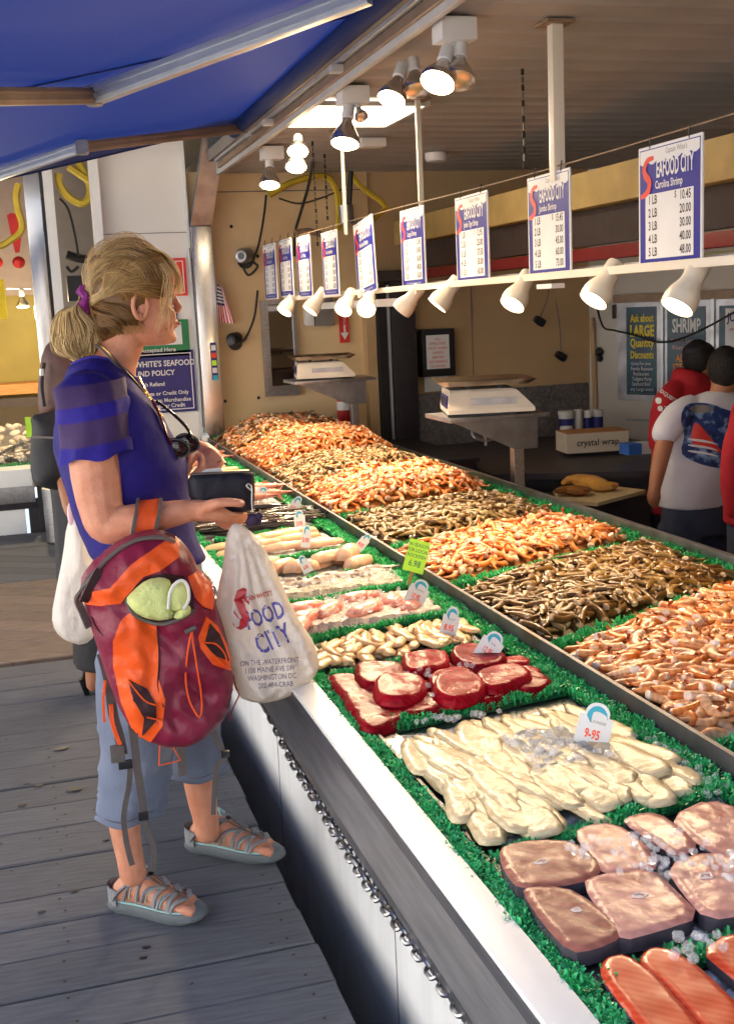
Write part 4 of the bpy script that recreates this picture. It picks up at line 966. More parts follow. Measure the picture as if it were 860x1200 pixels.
# ------------------------------------------------------------------ hanging price signs
XS = 1.8
def XSf(px): return 1.8 if px >= 470 else 1.53 + (1.8 - 1.53) * (px - 310) / 160 if px > 310 else 1.53
def price_sign(pl, pr, bl, br, name, prices, label):
    q_ = XSf((pl[0] + pr[0]) / 2); tl, tr_, b0, b1 = ax(*pl, q_), ax(*pr, q_), ax(*bl, q_), ax(*br, q_)
    W_, H_ = .335, .355
    c = (tl + tr_ + b0 + b1) / 4; W_ = (tl - tr_).length; H_ = ((tl - b0).length + (tr_ - b1).length) / 2
    up = Vector((0, math.sin(R(6)), math.cos(R(6)))) if 'askew' in label and 'left of' not in label else Vector((0, 0, 1)); rt = Vector((0, -1, 0)); rt = (rt - up * rt.dot(up)).normalized()
    t = thing('price_sign', label, 'price sign', tuple(c), 'shrimp price signs hung from the wire')
    F = Matrix(((rt.x, up.x, -1, c.x), (rt.y, up.y, 0, c.y), (rt.z, up.z, 0, c.z), (0, 0, 0, 1)))
    k = H_; w_ = W_ / 2
    def put(mb, nm, m, z=0): return MB().merge(mb, F @ Matrix.Translation((0, 0, z))).build(nm, m, t, False)
    b = MB(); b.bev(-w_, w_, -k / 2, k / 2, -.003, .003, .001); put(b, 'board', M['paper'])
    b = MB(); e = .008; b.bb(-w_ + e, w_ - e, -k / 2 + e, k / 2 - e, .0031, .0036); put(b, 'panel', M['signblue'])
    # scalloped white wave at the head
    y1, y0 = k / 2 - e - .003, k / 2 - .105 * k; n = 7; pp = [(-w_ + e + .003, y1)]
    for i in range(n):
        for q in range(6):
            x = -w_ + e + .003 + (2 * w_ - 2 * e - .006) * (i + q / 5) / n; pp.append((x, y0 - .05 * k * (1 - i / n) * .5 - .022 * k * math.sin(PI * q / 5)))
    pp.append((w_ - e - .003, y1)); b = MB().poly(pp[::-1], .0004); put(b, 'wave', M['paper'], .0037)
    sx = W_ / k
    b = words([('Captain White\'s', .12 * k * sx, .432 * k, .064 * k, .8 * sx, 0, 'CENTER')]); put(b, 'script', M['grey'], .0043)
    # red hooked shrimp standing for the S
    b = MB(); cx = -.36 * k * sx; P_ = [(cx + .12 * k * sx, .40 * k), (cx + .02 * k, .39 * k), (cx - .035 * k, .33 * k), (cx - .01 * k, .27 * k), (cx + .045 * k, .22 * k), (cx + .03 * k, .15 * k), (cx - .04 * k, .115 * k), (cx - .09 * k, .11 * k)]
    P_ = catmull([(p[0], p[1], 0) for p in P_], 3); r_ = [.012 + .022 * math.sin(PI * (i + 1.5) / (len(P_) + 2)) for i in range(len(P_))]
    L_ = []; Rr_ = []
    for i, p in enumerate(P_):
        d = (P_[min(i + 1, len(P_) - 1)] - P_[max(i - 1, 0)]).normalized(); n_ = Vector((-d.y, d.x, 0)) * r_[i] * k; L_.append(p + n_ * sx); Rr_.append(p - n_ * sx)
    b.add(L_ + Rr_, [(i, i + 1, len(L_) + i + 1, len(L_) + i) for i in range(len(L_) - 1)]); put(b, 'shrimp_emblem', M['red_ink'], .0047)
    b = words([('EAFOOD CITY', .09 * k * sx, .300 * k, .19 * k, .47 * sx, .025, 'CENTER')]); put(b, 'stall_lettering', M['paper'], .0045)
    b = words([(name, 0, .180 * k, .088 * k, min(.9, 12.5 / len(name)) * sx * .9, .012, 'CENTER')]); put(b, 'product_lettering', M['paper'], .0045)
    b = MB(); b.bb(-w_ * .76, w_ * .76, -.40 * k, .118 * k, 0, .0004); put(b, 'price_panel', M['paper'], .0038)
    ls = []
    for i, pr_ in enumerate(prices):
        yy = (.068 - .104 * i) * k; ls.append((str(i + 1) + ' LB', -.33 * k * sx, yy, .098 * k, .80 * sx, .022, 'LEFT')); ls.append((pr_, .345 * k * sx, yy, .098 * k, .80 * sx, .022, 'RIGHT'))
        if i == 0: ls.append(('$', (.345 - len(pr_) * .044) * k * sx, yy + .014 * k, .075 * k, .9 * sx, .004, 'RIGHT'))
    put(words(ls), 'price_lettering', M['dark_ink'], .0045)
    put(words([('Ask About Discounts for Large Quantities', 0, -.44 * k, .038 * k, .95 * sx, .0, 'CENTER')]), 'footer_lettering', M['paper'], .0045)
    for s in (-.62, .62):
        h = MB(); pt = F @ Vector((s * w_, k / 2, 0)); h.tube([pt + Vector((0, 0, -.012)), pt + Vector((-.004, 0, 0)), pt + Vector((-.002, 0, .018)), pt + Vector((.002, .002, .03))], .0022, 5); h.build('hook', M['rubber'], t)
    return t
def sg(xl, xr, tl, tr_, bl, br, *a, dx=0): return price_sign((xl, tl), (xr, tr_), (xl + dx, bl), (xr + dx, br), *a)
sg(750, 825, 174, 154, 318.5, 313, 'Carolina Shrimp', ['10.45', '20.00', '30.00', '40.00', '48.00'], 'nearest and largest hanging price sign, reading Carolina Shrimp', dx=-1.5)
sg(620, 670, 208, 196, 329, 325, 'Jumbo Shrimp', ['15.45', '30.00', '45.00', '60.00', '73.00'], 'hanging price sign reading Jumbo Shrimp by the thick white post', dx=-1)
sg(535, 573, 232, 222, 335.5, 333, 'Jumbo Tiger Shrimp', ['12.95', '25.00', '37.50', '50.00', '60.00'], 'hanging price sign reading Jumbo Tiger Shrimp')
sg(471, 499, 247, 240, 337, 336, 'Large Shrimp', ['12.45', '24.00', '36.00', '48.00', '56.00'], 'hanging price sign reading Large Shrimp below a thin pole', dx=-1)
sg(420, 443, 262, 256, 342, 341, 'Medium Shrimp', ['8.95', '17.00', '25.50', '34.00', '40.00'], 'price sign reading Medium Shrimp, hanging askew', dx=-6)
sg(379, 397, 273, 269, 346, 345, 'Extra Large Shrimp', ['13.45', '26.00', '39.00', '52.00', '62.00'], 'price sign reading Extra Large Shrimp left of the askew one', dx=-1)
sg(349, 365, 278, 275, 348, 347, 'Gulf Shrimp', ['17.95', '35.00', '50.00', '66.00', '80.00'], 'third price sign from the far end, reading Gulf Shrimp')
sg(328, 343, 282, 279, 347, 346, 'Local Shrimp', ['11.95', '23.00', '34.00', '45.00', '55.00'], 'second price sign from the far end, reading Local Shrimp')
sg(310, 324, 288, 285, 350, 349, 'North Carolina Shrimp', ['10.95', '21.00', '31.00', '41.00', '50.00'], 'price sign farthest from the camera beside the tan wall')
wr = MB(); a, m_, b = ax(878, 127, XS), ax(470, 242, XS), ax(309, 287, 1.53)
wr.tube([a.lerp(m_, t) + Vector((0, 0, -.012 * math.sin(PI * t))) for t in [k / 12 for k in range(12)]] + [m_, b], .0028, 5)
a2, b2 = ax(1100, 60, XS), a; wr.tube([a2, b2], .0028, 5)
wr.build('hanging_wire', M['brown_alu'], None, True, label='yellowish wire from which all the price signs hang', cat='wire')
for (px, py, pb, r_, lab) in ((660, 27, 205, .020, 'thick square white post from the ceiling to the sign wire'), (491, 112, 238, .011, 'thin white pole above the Large Shrimp sign'), (403, 172, 270, .008, 'thin cream pole above the Extra Large Shrimp sign')):
    XP = XSf(px); yb = ax(px - (10 if px == 660 else 0), pb, XP); t = thing('ceiling_post', lab, 'post', (XP + .01, yb.y, CEIL), 'posts holding up the sign wire')
    MB().bev(XP + .01 - r_, XP + .01 + r_, yb.y - r_, yb.y + r_, yb.z - .02, CEIL - .005, .002).build('pole', M['ceram'], t)
    MB().bb(XP - .04, XP + .06, yb.y - .05, yb.y + .05, CEIL - .012, CEIL - .002).build('flange', M['brown_alu'], t, False)

# ------------------------------------------------------------------ track lights below the signs
rail = thing('light_rail', 'white lighting rail running under the price signs', 'light rail', (XS, 5, 1.55))
ra, rb = ax(990, 293, XS), ax(335, 350, 1.58); rm = ax(470, 338, XS)
for a_, c_ in ((ra, rm), (rm, rb)): F = frame(a_, c_ - a_, Vector((1, 0, 0))); b = MB(); b.bev(0, (c_ - a_).length, -.013, .013, -.013, .013, .003); MB().merge(b, F).build('track', M['ceram'], rail)
b = MB(); b.box((ra + rm) / 2 + Vector((.06, 0, .01)), (.02, (rm - ra).length, .024)); b.build('support_bar', M['trimw'], rail, False)
b = MB(); q = ax(645, 335, XS); b.box(q + Vector((0, 0, -.0)), (.05, .12, .016)); b.build('junction_plate', M['white'], rail, False)
b = MB(); q = ax(400, 357, XS); b.box(q + Vector((.1, 0, .0)), (.06, 1.9, .04)); b.build('end_shelf', M['white'], rail, False)
def spot(px, py, mx, my, s, lab, power, i):
    """px,py: joint on the rail; mx,my: mouth centre"""
    j = ax(px, py, XSf(px)); m_ = ax(mx, my, XSf(px) - .06)
    t = thing('track_light', lab, 'spotlight', tuple(j), 'white track lights under the price signs')
    d = (m_ - j).normalized(); aim = (d + Vector((-.25, 0, -.25))).normalized(); s *= .70; L = .15 * s; c0 = m_ - aim * L
    F = frame(c0, Vector((1, 0, 0)).cross(aim) if abs(aim.x) < .9 else Vector((0, 1, 0)), Vector((0, 1, 0))); z = aim; x = z.orthogonal().normalized(); y = z.cross(x)
    F = Matrix(((x.x, y.x, z.x, c0.x), (x.y, y.y, z.y, c0.y), (x.z, y.z, z.z, c0.z), (0, 0, 0, 1)))
    k = s * .066
    pr = [(k * .25, -.06 * s), (k * .62, -.058 * s), (k * .66, -.05 * s), (k * .66, .02 * s), (k * .72, .045 * s), (k * .98, .085 * s), (k * 1.06, .11 * s), (k * 1.05, .15 * s), (k * .98, .15 * s), (k * .95, .11 * s), (k * .6, .06 * s), (k * .1, .055 * s)]
    MB().lathe(pr, 22, F).build('lamp_head', M['ceram'], t)
    MB().lathe([(.001, .118 * s), (k * .5, .124 * s), (k * .85, .133 * s), (k * .93, .128 * s), (k * .6, .08 * s), (.001, .07 * s)][::-1], 18, F).build('bulb', M['warm_glow'], t)
    MB().tube([j, (j + c0) / 2 + Vector((.01, 0, 0)), c0 - aim * .01 * s], .009 * s, 7).build('arm', M['ceram'], t)
    MB().box(j, (.03, .045, .03)).build('adapter', M['ceram'], t, False)
    if power:
        light('track_lamp', 'SPOT', m_ + aim * .012, power, (1, .74, .44), m_ + aim, .03, 125)
SP = [(712, 322, 695, 352, 1.0), (812, 320, 793, 360, 1.0), (612, 330, 600, 357, 1.0), (528, 337, 512, 358, 1.0), (489, 340, 470, 364, 1.0), (424, 345, 429, 362, 1.0), (408, 345, 402, 363, 1.0), (374, 347, 363, 364, 1.0), (342, 349, 333, 365, 1.0)]
SL = ['track light with glowing mouth between the two nearest signs', 'nearest track light, below the Carolina Shrimp sign', 'track light left of the Jumbo Shrimp sign', 'track light below the Jumbo Tiger Shrimp sign', 'track light below the Large Shrimp sign', 'track light below the askew sign, pointing straight down', 'track light just left of the askew sign', 'second farthest track light', 'farthest track light beside the mirror']
for i, (a, l) in enumerate(zip(SP, SL)): spot(*a, l, 7.5, i)
# nearest lamp out of frame keeps the row going
# ------------------------------------------------------------------ ceiling fixtures with reflector bulbs
def par(t, top, tip, r, on, m='silver'):
    d = (tip - top).normalized(); x = d.orthogonal().normalized(); y = d.cross(x); L = (tip - top).length
    F = Matrix(((x.x, y.x, d.x, top.x), (x.y, y.y, d.y, top.y), (x.z, y.z, d.z, top.z), (0, 0, 0, 1)))
    MB().lathe([(r * .3, -.01), (r * .42, 0), (r * .42, L * .34), (r * .36, L * .36)], 14, F).build('socket', M['white'], t)
    MB().lathe([(r * .34, L * .36), (r * .4, L * .46), (r * .9, L * .78), (r, L * .92), (r * .96, L * .96)], 18, F).build('reflector_bulb', M[m], t)
    MB().lathe([(r * .95, L * .955), (r * .7, L * 1.01), (.002, L * 1.03)], 18, F).build('lens', M['warm_emit'] if on else M['silver'], t)
    if on: light('ceiling_lamp', 'SPOT', tip + d * .02, 13, (1, .74, .46), tip + d, .04, 140)
def fixture(px, py, lamps, lab, plate=True):
    c = az(px, py, CEIL - .02); t = thing('ceiling_fixture', lab, 'ceiling lamp', (c.x, c.y, CEIL), 'clip-on reflector lamps on the ceiling')
    if plate: MB().bev(c.x - .06, c.x + .06, c.y - .05, c.y + .05, CEIL - .075, CEIL - .005, .004).build('junction_box', M['white'], t)
    for (ax_, ay_, bx, by, r, on) in lamps:
        p = ay(ax_, ay_, c.y); q = ay(bx, by, c.y - .05); par(t, p, q, r, on)
        MB().tube([Vector((c.x, c.y, CEIL - .075)), (Vector((c.x, c.y, CEIL - .075)) + p) / 2 + Vector((0, -.01, 0)), p], .009, 6).build('swivel', M['white'], t)
fixture(532, 28, [(525, 58, 512, 98, .06, True), (540, 52, 536, 96, .06, False)], 'pair of reflector lamps nearest the camera, on a white ceiling box')
fixture(485, 66, [(472, 76, 458, 118, .055, True), (484, 70, 489, 108, .055, False)], 'second pair of reflector lamps, beside the lit ceiling panel', False)
fixture(413, 106, [(409, 122, 404, 170, .062, True), (418, 120, 424, 138, .03, False)], 'single long reflector lamp below the lit ceiling panel')
fixture(318, 175, [(316, 184, 316, 218, .06, True)], 'farthest glowing reflector lamp over the tan wall')
fixture(349, 150, [(349, 160, 349, 178, .055, True), (347, 176, 347, 196, .055, True)], 'double glowing lamp beside the farthest one', False)
b = MB(); c = az(435, 161, CEIL); b.bev(c.x - .07, c.x + .07, c.y - .05, c.y + .05, CEIL - .05, CEIL - .004, .004); b.build('junction_box', M['white'], None, label='plain white box on the ceiling right of the lit panel', cat='box')
b = MB(); c = az(511, 178, CEIL); b.lathe([(.06, -.05), (.07, -.03), (.07, 0)], 20, Matrix.Translation((c.x, c.y, CEIL - .004))); b.build('smoke_detector', M['white'], None, label='small round smoke detector on the ceiling', cat='smoke detector')
def cable(pts, r, m, lab, cat='cable', k=6, nm='cable'):
    return MB().tube(catmull(pts, k), r, 6).build(nm, m, None, True, label=lab, cat=cat)
Yw = 7.93
cable([ay(315, 228, Yw), ay(345, 212, Yw), ay(380, 206, Yw), ay(393, 220, Yw), ay(397, 245, Yw), ay(396, 270, Yw)], .022, M['yellow'], 'thick yellow hose arching over the far price signs', 'hose', nm='hose')
cable([ay(412, 205, Yw - .3), ay(425, 220, Yw - .3), ay(448, 237, Yw - .3), ay(450, 246, Yw - .3), ay(430, 262, Yw - .4)], .018, M['yellow'], 'yellow hose hanging from the ceiling right of the arching one', 'hose', nm='hose')
cable([ay(312, 228, Yw), ay(309, 255, Yw), ay(303, 287, Yw), ay(297, 305, Yw), ay(302, 312, Yw), ay(292, 322, Yw), ay(286, 315, Yw), ay(285, 306, Yw)], .008, M['rubber'], 'thin black cable running down the tan wall to the camera')
cable([ay(302, 340, Yw), ay(300, 360, Yw), ay(297, 375, Yw), ay(290, 392, Yw), ay(284, 400, Yw), ay(275, 400, Yw)], .008, M['rubber'], 'tangled cable beside the mirror leading to the lower camera')
cable([az(366, 190, CEIL), ay(362, 215, Yw), ay(352, 250, Yw), ay(346, 272, Yw), ay(345, 300, Yw)], .01, M['rubber'], 'dark cable dropping behind the farthest price signs')
cable([ay(327, 232, Yw), ay(350, 238, Yw), ay(375, 232, Yw), ay(400, 222, Yw)], .006, M['rubber'], 'slack black cable looping under the yellow hose')
for (x0, y0, x1, y1, lab) in ((366, 165, 366, 290, 'thin dark chain hanging from the ceiling above the far signs'), (612, 80, 612, 200, 'thin dark chain hanging from the dark ceiling'), (380, 180, 383, 262, 'second thin chain above the far signs')):
    a, b_ = az(x0, y0, CEIL), None; z1 = ay(x1, y1, a.y).z; mb = MB(); n = int((a.z - z1) / .03)
    for i in range(n): mb.box((a.x, a.y, a.z - .03 * i - .012), (.004 if i % 2 else .012, .012 if i % 2 else .004, .024))
    mb.build('ceiling_chain', M['rubber'], None, False, label=lab, cat='chain')
br = thing('shelf_bracket', 'rusty bracket and pipe joint above the far price signs', 'bracket', tuple(ay(408, 255, 7.5)))
MB().tube([ay(346, 272, 7.5), ay(362, 270, 7.5), ay(378, 275, 7.5)], .02, 8).build('rod', M['brown_alu'], br)
MB().tube([ay(405, 240, 7.5), ay(407, 262, 7.5)], .05, 10).build('pipe_joint', M['steel_dull'], br)
MB().tube([ay(411, 200, 7.5), ay(409, 240, 7.5)], .018, 8).build('rod', M['rubber'], br)
MB().tube([ay(410, 262, 7.5), ay(425, 258, 7.5), ay(430, 256, 7.5)], .012, 8).build('rod', M['alu'], br)

# ------------------------------------------------------------------ things on the far wall
def at8(x, y, Y=7.99): return ay(x, y, Y)
fl_ = thing('flag', 'small American flag drooping on a staff beside the steel column', 'flag', tuple(at8(253, 322)))
MB().tube([at8(250, 318, 7.9), at8(253, 338, 7.9), at8(254, 352, 7.9)], .006, 6).build('staff', M['ceram'], fl_)
q0, q1, q2, q3 = at8(254, 333, 7.9), at8(260, 336, 7.9), at8(275, 379, 7.9), at8(252, 377, 7.9)
def fq(u, v): 
    a = q0.lerp(q1, u); b = q3.lerp(q2, u); p = a.lerp(b, v ** .9); return p + Vector((0, -.015 * math.sin(u * 9) - .01, 0))
mr, mw, mbl = M['red_ink'], M['paper'], M['navy']
mb = MB(); n = 13
for i in range(n):
    for j in range(8):
        v0, v1 = j / 8, (j + 1) / 8; mi = 2 if (v1 <= .5 and i < 13) else (i % 2)
        if v0 < .5 and i >= 9: mi = i % 2
        mb.add([fq(i / n, v0), fq((i + 1) / n, v0), fq((i + 1) / n, v1), fq(i / n, v1)], [(0, 1, 2, 3)], mi)
mb.build('cloth', [mr, mw, mbl], fl_, True)
mb = MB()
for i in range(5):
    for j in range(5):
        p = fq(.08 + .13 * i, .05 + .09 * j) + Vector((0, -.006, 0)); mb.box(p, (.008, .002, .012))
mb.build('star_field', M['paper'], fl_, False)
def camr(px, py, lab, s=1., dirn=(-.6, -.8, -.1)):
    c = at8(px, py, 7.92); t = thing('security_camera', lab, 'camera', tuple(c)); d = Vector(dirn).normalized(); x = d.orthogonal().normalized(); y = d.cross(x)
    F = Matrix(((x.x, y.x, d.x, c.x), (x.y, y.y, d.y, c.y), (x.z, y.z, d.z, c.z), (0, 0, 0, 1)))
    MB().lathe([(.03 * s, -.06 * s), (.042 * s, -.05 * s), (.044 * s, .03 * s), (.036 * s, .045 * s), (.02 * s, .04 * s)], 16, F).build('body', M['steel_dull'] if s > 1 else M['blackp'], t)
    MB().lathe([(.001, .043 * s), (.02 * s, .044 * s), (.02 * s, .03 * s)], 12, F).build('lens', M['blackp'], t)
    MB().lathe([(.05 * s, 0), (.03 * s, -.02)], 14, Matrix.Translation((c.x + .02, 7.99, c.z - .03)) @ Matrix.Rotation(R(90), 4, 'X')).build('mount', M['blackp'], t)
    return t
camr(286, 299, 'silver dome camera high on the tan wall', 1.15); camr(274, 397, 'black camera low on the tan wall beside the flag', 1.0)
b = MB()
for px, py in ((271, 265), (302, 300), (264, 470), (303, 466), (279, 405)): b.ell(at8(px, py, 7.997), (.012, .006, .012), 8, 4)
b.build('wall_plugs', M['dark_ink'], bpy.data.objects['far_wall'])
# mirror frame with the room behind
mi = thing('mirror', 'dark mirror with steel frame reflecting shrimp at the far wall', 'mirror', tuple(at8(327, 460)))
a, b_, c, d = at8(304, 352), at8(345, 352), at8(346, 463), at8(306, 465)
fx0, fx1, fz0, fz1 = a.x, b_.x, d.z, a.z
MB().bb(fx0 + .05, fx1 - .02, 7.975, 7.985, fz0 + .07, fz1 - .03).build('glass', mat('mirror_glass', (.35, .34, .36), .05, metal=1, var=0), mi, False)
fm = MB(); fm.bb(fx0, fx0 + .05, 7.96, 7.99, fz0, fz1); fm.bb(fx1 - .025, fx1, 7.96, 7.99, fz0, fz1); fm.bb(fx0 + .05, fx1 - .025, 7.96, 7.99, fz0, fz0 + .07); fm.bb(fx0 + .05, fx1 - .025, 7.96, 7.99, fz1 - .03, fz1); fm.build('frame', M['steel'], mi, False)
# electric boxes, arrow sign, door, towel holder, extinguisher
def wbox(x0, y0, x1, y1, m, nm, lab, cat, Y=7.98, dpt=.06):
    a, b_ = ay(x0, y0, Y), ay(x1, y1, Y); return MB().bev(a.x, b_.x, Y - dpt, Y, b_.z, a.z, .004).build(nm, m, None, True, label=lab, cat=cat)
wbox(366, 348, 389, 381, M['grey'], 'fuse_box', 'grey fuse box on the wall behind the far track lights', 'box')
wbox(355, 360, 366, 381, M['white'], 'switch_box', 'small pale switch box beside the grey fuse box', 'box')
s_ = thing('arrow_sign', 'red vertical sign with a white downward arrow above the far scale', 'sign', tuple(at8(402, 385)))
a, b_ = at8(396, 364), at8(409, 401); MB().bb(a.x, b_.x, 7.97, 7.98, b_.z, a.z).build('plate', M['red_ink'], s_, False)
cx = (a.x + b_.x) / 2; zt, zb = a.z, b_.z; h = MB(); h.bb(cx - .006, cx + .006, 7.965, 7.969, zb + .06, zb + .12); h.add([(cx - .03, 7.967, zb + .07), (cx + .03, 7.967, zb + .07), (cx, 7.967, zb + .02)], [(0, 1, 2)])
h.build('arrow', M['paper'], s_, False)
tx = words([('EXTINGUISHER', 0, 0, .026, .8, .0, 'CENTER')]); F = frame(Vector((cx, 7.966, (zt + zb) / 2 + .03)), Vector((0, 0, -1)), Vector((1, 0, 0)))
MB().merge(tx, F).build('lettering', M['paper'], s_, False)
ex = thing('fire_extinguisher', 'red fire extinguisher standing below the far scale', 'extinguisher', tuple(at8(406, 495, 7.9)))
p0, p1 = at8(405, 500, 7.9), at8(403, 462, 7.9)
MB().lathe([(.05, 0), (.055, .01), (.055, .24), (.03, .28), (.015, .29), (.015, .31)], 16, Matrix.Translation(p0)).build('cylinder', M['red'], ex); MB().lathe([(.056, .12), (.056, .18)], 16, Matrix.Translation(p0)).build('label', M['paper'], ex)
MB().box(p0 + Vector((0, 0, .33)), (.04, .06, .03)).build('handle', M['blackp'], ex, False)
dr = thing('cold_room_door', 'tall dark grey cold room door with black gasket and pale jamb', 'door', tuple(at8(455, 500)))
a = at8(434, 340); 
def vx(px, py): return at8(px, py).x
MB().bb(vx(426, 400), vx(437, 400), 7.90, 8.0, -.6, 1.62).build('jamb', M['cream_dark'], dr, False)
MB().bb(vx(438, 400), vx(448, 400), 7.86, 8.0, -.6, 1.60).build('gasket', M['blackp'], dr, False)
MB().bb(vx(448.3, 400), vx(450.5, 400), 7.84, 8.0, -.6, 1.60).build('edge_strip', M['alu'], dr, False)
MB().bev(vx(452, 400), vx(480, 400), 7.84, 8.0, -.6, 1.62, .01).build('leaf', M['dark'], dr)
MB().bb(vx(430, 340), vx(482, 340), 7.86, 8.0, 1.625, 1.70).build('lintel', M['dbrown'], dr, False)
MB().bb(2.46, 4.1, 8.005, 8.018, -.6, .82).build('diamond_plate', mat('tread_plate', (.22, .21, .22), .35, metal=.8, bump=.9, bscale=90, var=.3, scale=40), bpy.data.objects['back_wall'], False, label='steel tread plate wainscot')
a = ay(554, 352, 7.98); 
MB().bb(a.x, a.x + .004, 8.012, 8.019, .82, 1.9).build('wall_joint', M['grey'], bpy.data.objects['back_wall'], False)
td = thing('towel_dispenser', 'black wall box holding a printed notice, paper towel below', 'dispenser', tuple(at8(508, 437)))
a, b_ = at8(488, 386), at8(528, 439)
MB().bev(a.x, b_.x, 7.88, 8.0, b_.z, a.z, .012).build('case', M['blackp'], td)
a2_, b2_ = at8(499, 393, 7.875), at8(527, 431, 7.875); MB().bb(a2_.x, b2_.x, 7.872, 7.878, b2_.z, a2_.z).build('notice', M['paper'], td, False)
n_ = ((a2_ + b2_) / 2); F = frame(Vector((n_.x, 7.870, n_.z)), Vector((1, 0, 0)), Vector((0, 0, 1)))
MB().merge(words([(t_, 0, .09 - .032 * i, .027, .9, .0, 'CENTER') for i, t_ in enumerate(['ALL', 'EMPLOYEES', 'MUST WASH', 'HANDS', 'BEFORE', 'RETURNING', 'TO WORK'])]), F).build('lettering', M['red_ink'], td, False)
a, b_ = at8(495, 440), at8(524, 457); MB().bb(a.x, b_.x, 7.95, 7.955, b_.z, a.z).build('paper_towel', M['paper'], td, False)
cable([at8(477, 385, 7.9), at8(482, 383, 7.9), at8(488, 390, 7.9)], .02, M['rubber'], 'short black hose beside the towel dispenser')
for (x0, y0, x1, y1, lab) in ((644, 332, 632, 376, 'black socket on a thin cord right of the white spotlight'), (651, 350, 657, 417, 'lower black socket on a long cord on the beige wall')):
    t = thing('hanging_socket', lab, 'socket', tuple(at8(x1, y1, 7.9)))
    MB().tube(catmull([at8(x0, y0, 7.9), at8((x0 + x1) / 2 + 2, (y0 + y1) / 2, 7.9), at8(x1, y1 - 4, 7.9)], 4), .005, 5).build('cord', M['grey'], t)
    MB().tube([at8(x1 - 5, y1 - 3, 7.9), at8(x1, y1, 7.9), at8(x1 + 5, y1 + 3, 7.9)], [.025, .032, .03], 10).build('socket_body', M['blackp'], t)
MB().tube([at8(693, 372, 7.95), at8(696, 420, 7.95), at8(698, 480, 7.95)], .02, 10).build('corner_pipe', M['cream_dark'], None, True, label='painted pipe in the corner of the beige wall', cat='pipe')
MB().ell(at8(702, 412, 7.9), (.03, .03, .035), 8, 6).ell(at8(703, 420, 7.9), (.025, .02, .025), 8, 6).build('padlock', M['blackp'], None, True, label='small black padlock on the white wall by the corner pipe', cat='padlock')

# ------------------------------------------------------------------ scales on stands
def scale(cx, cy, z, s, label, yaw=0.):
    t = thing('scale', label, 'weighing scale', (0, 0, 0))
    w_, d_ = .19 * s, .17 * s
    rg = []
    for (xx0, xx1, yy0, yy1, zz) in ((-w_, w_ * 1.0, -d_, d_, .012), (-w_, w_ * 1.0, -d_, d_, .03), (-w_ * .95, w_ * .62, -d_ * .86, d_ * .9, .105), (-w_ * .93, w_ * .55, -d_ * .8, d_ * .86, .115)):
        rg.append([Vector((xx0, yy0, zz * s)), Vector((xx1, yy0, zz * s)), Vector((xx1, yy1, zz * s)), Vector((xx0, yy1, zz * s))])
    MB().rings(rg).build('body', M['ceram'], t, False)
    MB().box((-.04 * s, 0, .005 * s), (.3 * s, .28 * s, .014 * s)).build('foot', M['blackp'], t, False)
    rg = []
    for (e, zz) in ((.03, .125), (.16, .132), (.19, .155), (.182, .155), (.155, .137), (.02, .13)): rg.append([Vector((a * e * s * 1.15 - .02 * s, b * e * s, zz * s)) for a, b in ((-1, -1), (1, -1), (1, 1), (-1, 1))])
    MB().rings(rg).build('pan', mat('scale_pan', (.45, .36, .28), .25, metal=1, var=.15) if 'scale_pan' not in bpy.data.materials else bpy.data.materials['scale_pan'], t, False)
    for q in (-.09, .05):
        for r_ in (-.06, .06): MB().box((q * s, r_ * s, .119 * s), (.015 * s, .015 * s, .02 * s)).build('pan_support', M['blackp'], t, False)
    # display on the end face (towards -X) and plate on the near side
    nrm = Vector((-1, 0, .03)); 
    dm = MB(); dm.box((-w_ * 1.0 + .001, 0, .062 * s), (.006, .24 * s, .055 * s)); dm.build('display_panel', M['navy'], t, False)
    for q in (-.075, 0, .075): MB().box((-w_ * 1.0 - .002, q * s, .064 * s), (.004, .05 * s, .03 * s)).build('display_window', M['blackp'], t, False)
    MB().box((.01 * s, -d_ * .955, .062 * s), (.2 * s, .004, .03 * s)).build('name_plate', M['steel_dull'], t, False)
    t.location = (cx, cy, z); t.rotation_euler = (0, 0, yaw); return t
def stand(cx, cy, z, w_, d_, lab, px):
    t = thing('scale_stand', lab, 'stand', (cx, cy, -.65))
    MB().bev(cx - w_, cx + w_, cy - d_, cy + d_, z - .02, z, .004).build('shelf', M['steel_dull'], t)
    a = [Vector((cx - w_ * .9, cy - d_ * .95, z - .02)), Vector((cx + w_ * .75, cy - d_ * .95, z - .02)), Vector((cx + w_ * .75, cy - d_ * .95, z - .16)), Vector((cx + w_ * .3, cy - d_ * .95, z - .16))]
    MB().add(a + [p + Vector((0, .02, 0)) for p in a], [(0, 1, 2, 3), (7, 6, 5, 4), (0, 3, 7, 4), (3, 2, 6, 7), (2, 1, 5, 6), (1, 0, 4, 5)]).build('gusset', M['steel_dull'], t, False)
    MB().bev(cx + w_ * .5, cx + w_ * .5 + .05, cy - .03, cy + .02, -.64, z - .02, .003).build('post', M['steel'], t)
    return t
c1 = ay(570, 485, 5.0); scale(c1.x, 5.0, 1.4725 - .513, 1.02, 'white counter scale with navy display panel and brown pan, nearest', R(-14)); stand(c1.x, 5.0, 1.4725 - .515, .24, .17, 'steel stand under the nearest white scale', 0)
c2 = ay(380, 443, 7.2); scale(c2.x, 7.2, c2.z, .95, 'far cream scale on a small shelf by the mirror', R(-10)); stand(c2.x + .03, 7.2, c2.z - .002, .26, .17, 'steel shelf stand under the far cream scale', 0)

